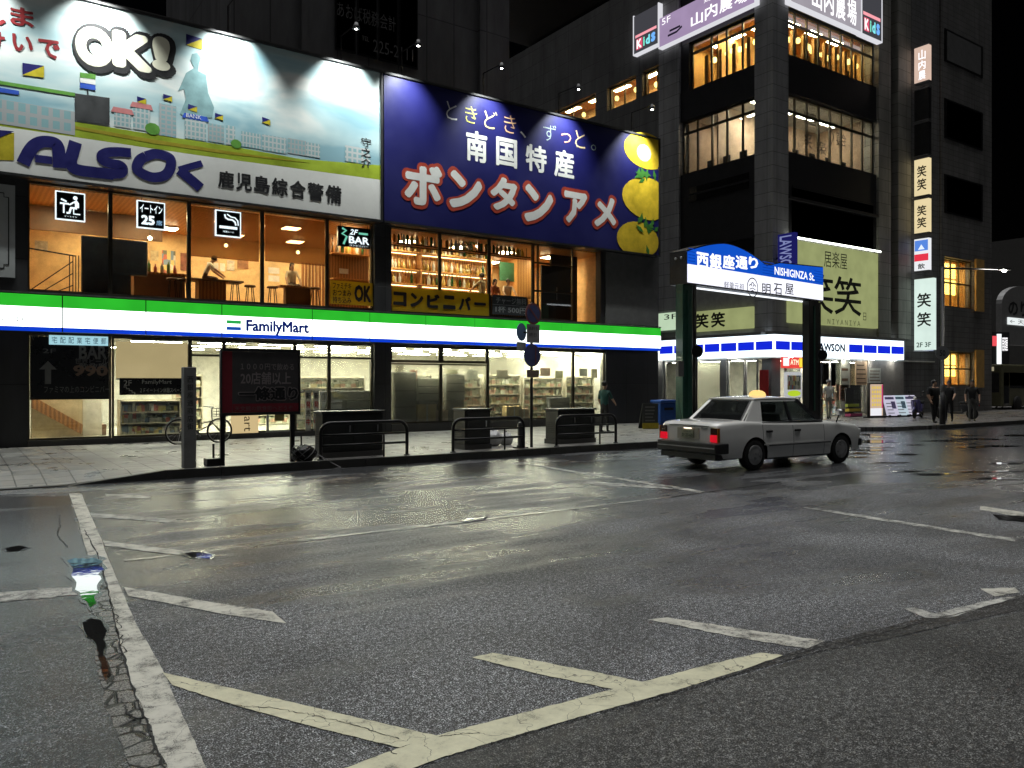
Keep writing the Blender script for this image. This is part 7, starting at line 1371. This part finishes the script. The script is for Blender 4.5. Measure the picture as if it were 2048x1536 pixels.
who(1898, 17.2, .15, 'person in black standing behind the street lamp pole', 100, h=1.70, top=(.008,.008,.009), legs=(.01,.01,.01), bulk=1.15, stride=.08, arms=((.3,.12),(.3,.12)), bend=((0,.2),(0,.2)))
who(1944, 16.7, .15, 'man in a black shirt and grey trousers walking right of the lamp pole', 120, h=1.72, top=(.010,.010,.011), legs=(.10,.10,.095), shoes=(.12,.11,.06), stride=.13, arms=((.35,-.02),(.3,.05)))
p = who(2000, 24.5, .15, 'distant person in a dull green top walking at the right edge', 60, h=1.68, top=(.09,.085,.06), legs=(.06,.06,.05), stride=.12)
x = at(1996, 24.0); t = thing('shopping_bag', 'large white shopping bag carried by the distant person at the right', 'bag', (x, 24.0, .55)); part('sack', MB().box(x-.28, x+.28, 23.75, 23.98, .5, 1.15), M['paper'], t, bevel=.05); part('handles', MB().tube([(x-.12,23.86,1.14),(x-.06,23.86,1.34),(x+.06,23.86,1.34),(x+.12,23.86,1.14)], .012, 6), M['paper'], t); part('pink_side', MB().box(x+.05, x+.27, 23.735, 23.748, .6, 1.1), M['print_pink'], t)

# ------------------------------------------------------------------ clutter at the second store front and far right
def poster_stand(px, Y, w, h, col, label, stripe):
    x = at(px, Y); t = thing('poster_stand', label, 'poster stand', (x, Y, .15), 'white poster stands by the scooter'); q = Fr((x, Y), (.95, -.31))
    P = lambda a, f: q.P(a, -.32*f, .22+h*f)
    def tilt(a0, a1, f0, f1, off, mat, nm, par): return part(nm, MB().add([P(a0,f0), P(a1,f0), P(a1,f1), P(a0,f1)] + [tuple(Vector(P(a,f))+Vector((q.N.x*off, q.N.y*off, off*.3))) for a, f in ((a0,f0),(a1,f0),(a1,f1),(a0,f1))], [(3,2,1,0),(4,5,6,7),(0,1,5,4),(1,2,6,5),(2,3,7,6),(3,0,4,7)]), mat, par)
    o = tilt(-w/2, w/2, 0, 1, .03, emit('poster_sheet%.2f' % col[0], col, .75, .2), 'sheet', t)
    tilt(-w*.36, w*.36, .80, .92, .036, stripe, 'headline', o)
    for k in range(4): tilt(-w*.36, w*random.uniform(.0,.36), .10+k*.16, .14+k*.16, .036, M['print_grey'], 'text_line', o)
    tilt(w*.05, w*.38, .34, .70, .0365, stripe, 'picture', o)
    part('base', MB().fbox(q, -w/2, w/2, -.35, .05, .15, .22), M['black_metal'], t)
    for k in (-w*.35, w*.35): part('weight', MB().ball(q.P(k, .08, .21), .07, 6, (1.3,1,.8)), M['dark_metal'], t)
pv, pbl = surf('print_violet', (.28,.24,.5), .5), surf('print_sky', (.25,.42,.55), .5)
poster_stand(1786, 20.8, .72, .95, (.80,.76,.95), 'white and violet poster stand nearest the orange menu board', pv); poster_stand(1806, 20.8, .72, .95, (.70,.85,.95), 'pale blue poster stand in the middle of the row', pbl); poster_stand(1826, 20.8, .72, .95, (.82,.78,.96), 'white poster stand behind the scooter front wheel', pv)
x = at(1753, 20.9); t = thing('menu_stand', 'tall lit menu board with yellow dishes and a red right edge', 'menu board', (x, 20.9, .15)); q = Fr((x, 20.9), (.97, -.24))
part('case', MB().fbox(q, -.42, .42, -.15, 0, .2, 1.78), M['dark_metal'], t); part('face', MB().fbox(q, -.38, .38, .001, .012, .25, 1.72), emit('menu_face', (.75,.55,.42), .9, .25), t); part('red_edge', MB().fbox(q, .30, .38, .013, .018, .6, 1.7), emit('menu_red', (.55,.05,.15), .9), t); part('white_foot', MB().fbox(q, -.38, .30, .013, .018, .25, .6), emit('menu_white', (.85,.85,.9), 1.0), t)
m = MB()
for i in range(4):
    for j in range(5): part('dish_picture', MB().fbox(q, -.3+i*.15, -.2+i*.15, .0185, .022, .7+j*.2, .82+j*.2), emit('menu_yellow', (.75,.55,.10), 1.0), t)
part('base', MB().fbox(q, -.5, .5, -.3, .1, .15, .198), M['black_metal'], t)
x = at(1712, 21.3); t = thing('display_rack', 'low wire rack of yellow and red packs by the store entrance', 'rack', (x, 21.3, .15)); q = Fr((x, 21.3), (1, 0))
for k in range(3): part('tier', MB().fbox(q, -.5, .5, -.3+.08*k*0, .05-.08*k, .2+k*.22, .23+k*.22), M['dark_metal'], t); part('packs', MB().fbox(q, -.47, .47, -.25, .03-.08*k, .232+k*.22, .36+k*.22), surf('packs%d' % k, ((.4,.05,.15),(.55,.42,.05),(.35,.42,.05))[k], .5), t)
part('dark_panel', MB().fbox(q, -.35, .3, -.35, -.31, .2, 1.55), M['dark_board'], t)
def scooter(loc, rz, label, col):
    t = local('scooter', label, 'motor scooter', loc, rz); c = surf('scooter_%.2f%.2f%.2f' % col, col, .2, coat=.6)
    for x in (-.6, .62):
        w = part('wheel', MB().lathe((x, 0, .24), [(.13,-.05),(.2,-.055),(.24,-.03),(.24,.03),(.2,.055),(.13,.05)], 20, 'y'), M['rubber'], t, True); part('rim', MB().lathe((x, 0, .24), [(.128,-.04),(.05,-.05),(.03,.05),(.128,.04)], 16, 'y'), M['steel'], w, True)
    part('floorboard', MB().box(-.25, .3, -.15, .15, .25, .32), M['dark_metal'], t, bevel=.02)
    part('rear_body', MB().add([(-.8,-.1,.55),(-.2,-.15,.30),(-.12,-.15,.66),(-.85,-.09,.70),(-.8,.1,.55),(-.2,.15,.30),(-.12,.15,.66),(-.85,.09,.70)], [(0,1,2,3),(7,6,5,4),(0,4,5,1),(1,5,6,2),(2,6,7,3),(3,7,4,0)]), c, t, bevel=.04)
    part('leg_shield', MB().add([(.3,-.2,.28),(.42,-.12,.3),(.55,-.1,.88),(.44,-.22,.85),(.3,.2,.28),(.42,.12,.3),(.55,.1,.88),(.44,.22,.85)], [(0,1,2,3),(7,6,5,4),(0,4,5,1),(1,5,6,2),(2,6,7,3),(3,7,4,0)]), c, t, bevel=.03)
    part('seat', MB().box(-.8, -.1, -.13, .13, .705, .79), M['rubber'], t, bevel=.04); part('fork', MB().tube([(.62,0,.24),(.46,0,.95)], .03, 8), M['dark_metal'], t); part('handlebar', MB().tube([(.40,.32,1.02),(.46,.15,1.0),(.46,-.15,1.0),(.40,-.32,1.02)], .016, 6), M['black_metal'], t, True); part('front_mudguard', MB().tube([(.62+.27*math.cos(a),0,.24+.27*math.sin(a)) for a in (.2,.7,1.2,1.7,2.2,2.7)], .05, 6), c, t, True)
    part('headlight', MB().ball((.56,0,.93), .08, 8, (.6,1,1)), surf('lens_clear', (.7,.7,.7), .1), t, True); part('tail_light', MB().box(-.88,-.855,-.07,.07,.6,.66), surf('lens_red', (.4,.02,.02), .2), t)
    for s in (-1, 1): mr = part('mirror', MB().ball((.40, s*.3, 1.22), .06, 8, (.4,1,.8)), M['black_metal'], t, True); part('stem', MB().tube([(.42, s*.25, 1.0), (.40, s*.3, 1.18)], .008, 5), M['black_metal'], mr)
    part('stand', MB().tube([(0,.1,.25),(-.1,.22,.01)], .012, 5), M['steel'], t)
scooter((at(1836, 19.6), 19.6, .15), R_(195), 'violet blue motor scooter with its front wheel towards the poster stands', (.10,.09,.26)); scooter((at(1914, 18.0), 18.0, .15), R_(120), 'dark motor scooter parked right of the street lamp pole', (.05,.05,.055))
x = at(1968, 25.5); tag(part('vending_glow', MB().box(x-.25, x+.25, 25.2, 25.5, .9, 1.75), emit('pale_cyan', (.35,.55,.58), .6)), 'small pale cyan lit sign box low beyond the walking man', 'lit sign').name = 'lit_box_sign'
# arcade gate and bus at the far right
GX = 72.0; GF = Fr((at(2004, 33.0), 33.0), (1, 0)); g0, g1 = GF.S(2004), GF.S(2090); gz = lambda py: GF.Z(2030, py)
t = thing('arcade_gate', 'round topped pale arcade gate with dark lettering at the far right edge', 'arcade gate', GF.P(g0, 0, .15)); cx, rr_ = (g0+g1)/2, (g1-g0)/2
arc = [(cx+rr_*math.cos(math.pi*k/16), gz(610)+(gz(570)-gz(610))*math.sin(math.pi*k/16)) for k in range(17)]
part('crown', MB().prism(GF, arc+[(g0, gz(690)), (g1, gz(690))], -.5, 0), surf('gate_grey', (.22,.22,.22), .5), t); part('pillar', MB().fbox(GF, g0, g0+.8, -.6, -.02, .15, gz(690)-.002), M['concrete'], t); part('pillar', MB().fbox(GF, g1-.8, g1, -.6, -.02, .15, gz(690)-.002), M['concrete'], t)
text('のりば', GF, (g0+1.2, g1-1.2, gz(632), gz(600)), .004, M['ink'], t, .03); o = part('lit_plate', MB().fbox(GF, g0+1.0, g1-1, .001, .08, gz(650), gz(636)), emit('plate_lit', (.85,.9,.9), 1.0), t); text('← 天文館', GF, (g0+1.3, g1-2, gz(648), gz(638)), .083, M['ink'], o)
xs = at(1997, 27.0); SF = Fr((xs, 27.0), (.9, -.43)); t = thing('lit_pillar_sign', 'slim white lit pillar sign with a red square at the far right', 'lit sign', (xs, 27, .15)); hh = lambda py: hz(1997, py, 27.0)
part('post', MB().fbox(SF, -.5, .9, -.3, -.02, .15, hh(664)), M['dark_board'], t); part('white_strip', MB().fbox(SF, -.12, .22, -.018, .02, hh(728), hh(668)), emit('strip_bright', (.95,1,1), 1.4), t); part('red_square', MB().fbox(SF, -.48, -.14, -.018, .02, hh(692), hh(672)), emit('square_red', (.8,.08,.1), 1.1), t); text('居酒屋', SF, (.3, .75, hh(702), hh(674)), -.012, LW, t, .02)
BXc = Fr((at(1988, 23.0), 23.0-.5), (1, 0)); b1 = 9.5; t = thing('bus', 'dull olive bus standing beyond the pedestrians at the right edge', 'bus', BXc.P(4, -1.2, 0)); bz0 = .35; bzt = 2.9
gb = S('bus_paint', (.13,.125,.07), .35, coat=.3)
part('body', MB().fbox(BXc, 0, b1, -2.4, -.01, bz0, bzt), gb, t, bevel=.08); part('windows', MB().fbox(BXc, .9, b1-.4, -.008, .006, 1.45, 2.4), M['dark_glass'], t); part('windscreen', MB().fbox(BXc, -.012, -.002, -2.2, -.2, 1.2, 2.4), M['dark_glass'], t)
for a in (1.8, b1-2): part('wheel', MB().lathe(BXc.P(a, .0, .48), [(.2,-.1),(.48,-.1),(.48,.1),(.25,.12)], 20, 'y'), M['rubber'], t, True)
part('route_sign', MB().fbox(BXc, -.016, -.004, -1.9, -.5, 2.5, 2.75), emit('route_glow', (.5,.45,.3), .6), t); part('door', MB().fbox(BXc, .15, .8, -.008, .008, .45, 2.4), M['dark_glass'], t)
# dark blocks that close the far ends of the streets
for k, (px, Y, w, dpt, hgt, lb) in enumerate(((2120, 46, 40, 12, 22, 'far dark office block beyond the right edge'),)):
    x = at(px, Y); t = thing('far_building', lb, 'building', (x, Y, 0)); part('wall', MB().box(x, x+w, Y, Y+dpt, .1, hgt), M['dark_concrete'], t)
    for i in range(8):
        w_ = part('window', MB().box(x+2+i*4, x+4.5+i*4, Y-.06, Y-.002, 6, 8), M['black_metal'], t); part('pane', MB().box(x+2.1+i*4, x+4.4+i*4, Y-.08, Y-.062, 6.1, 7.9), M['dark_glass'], w_)
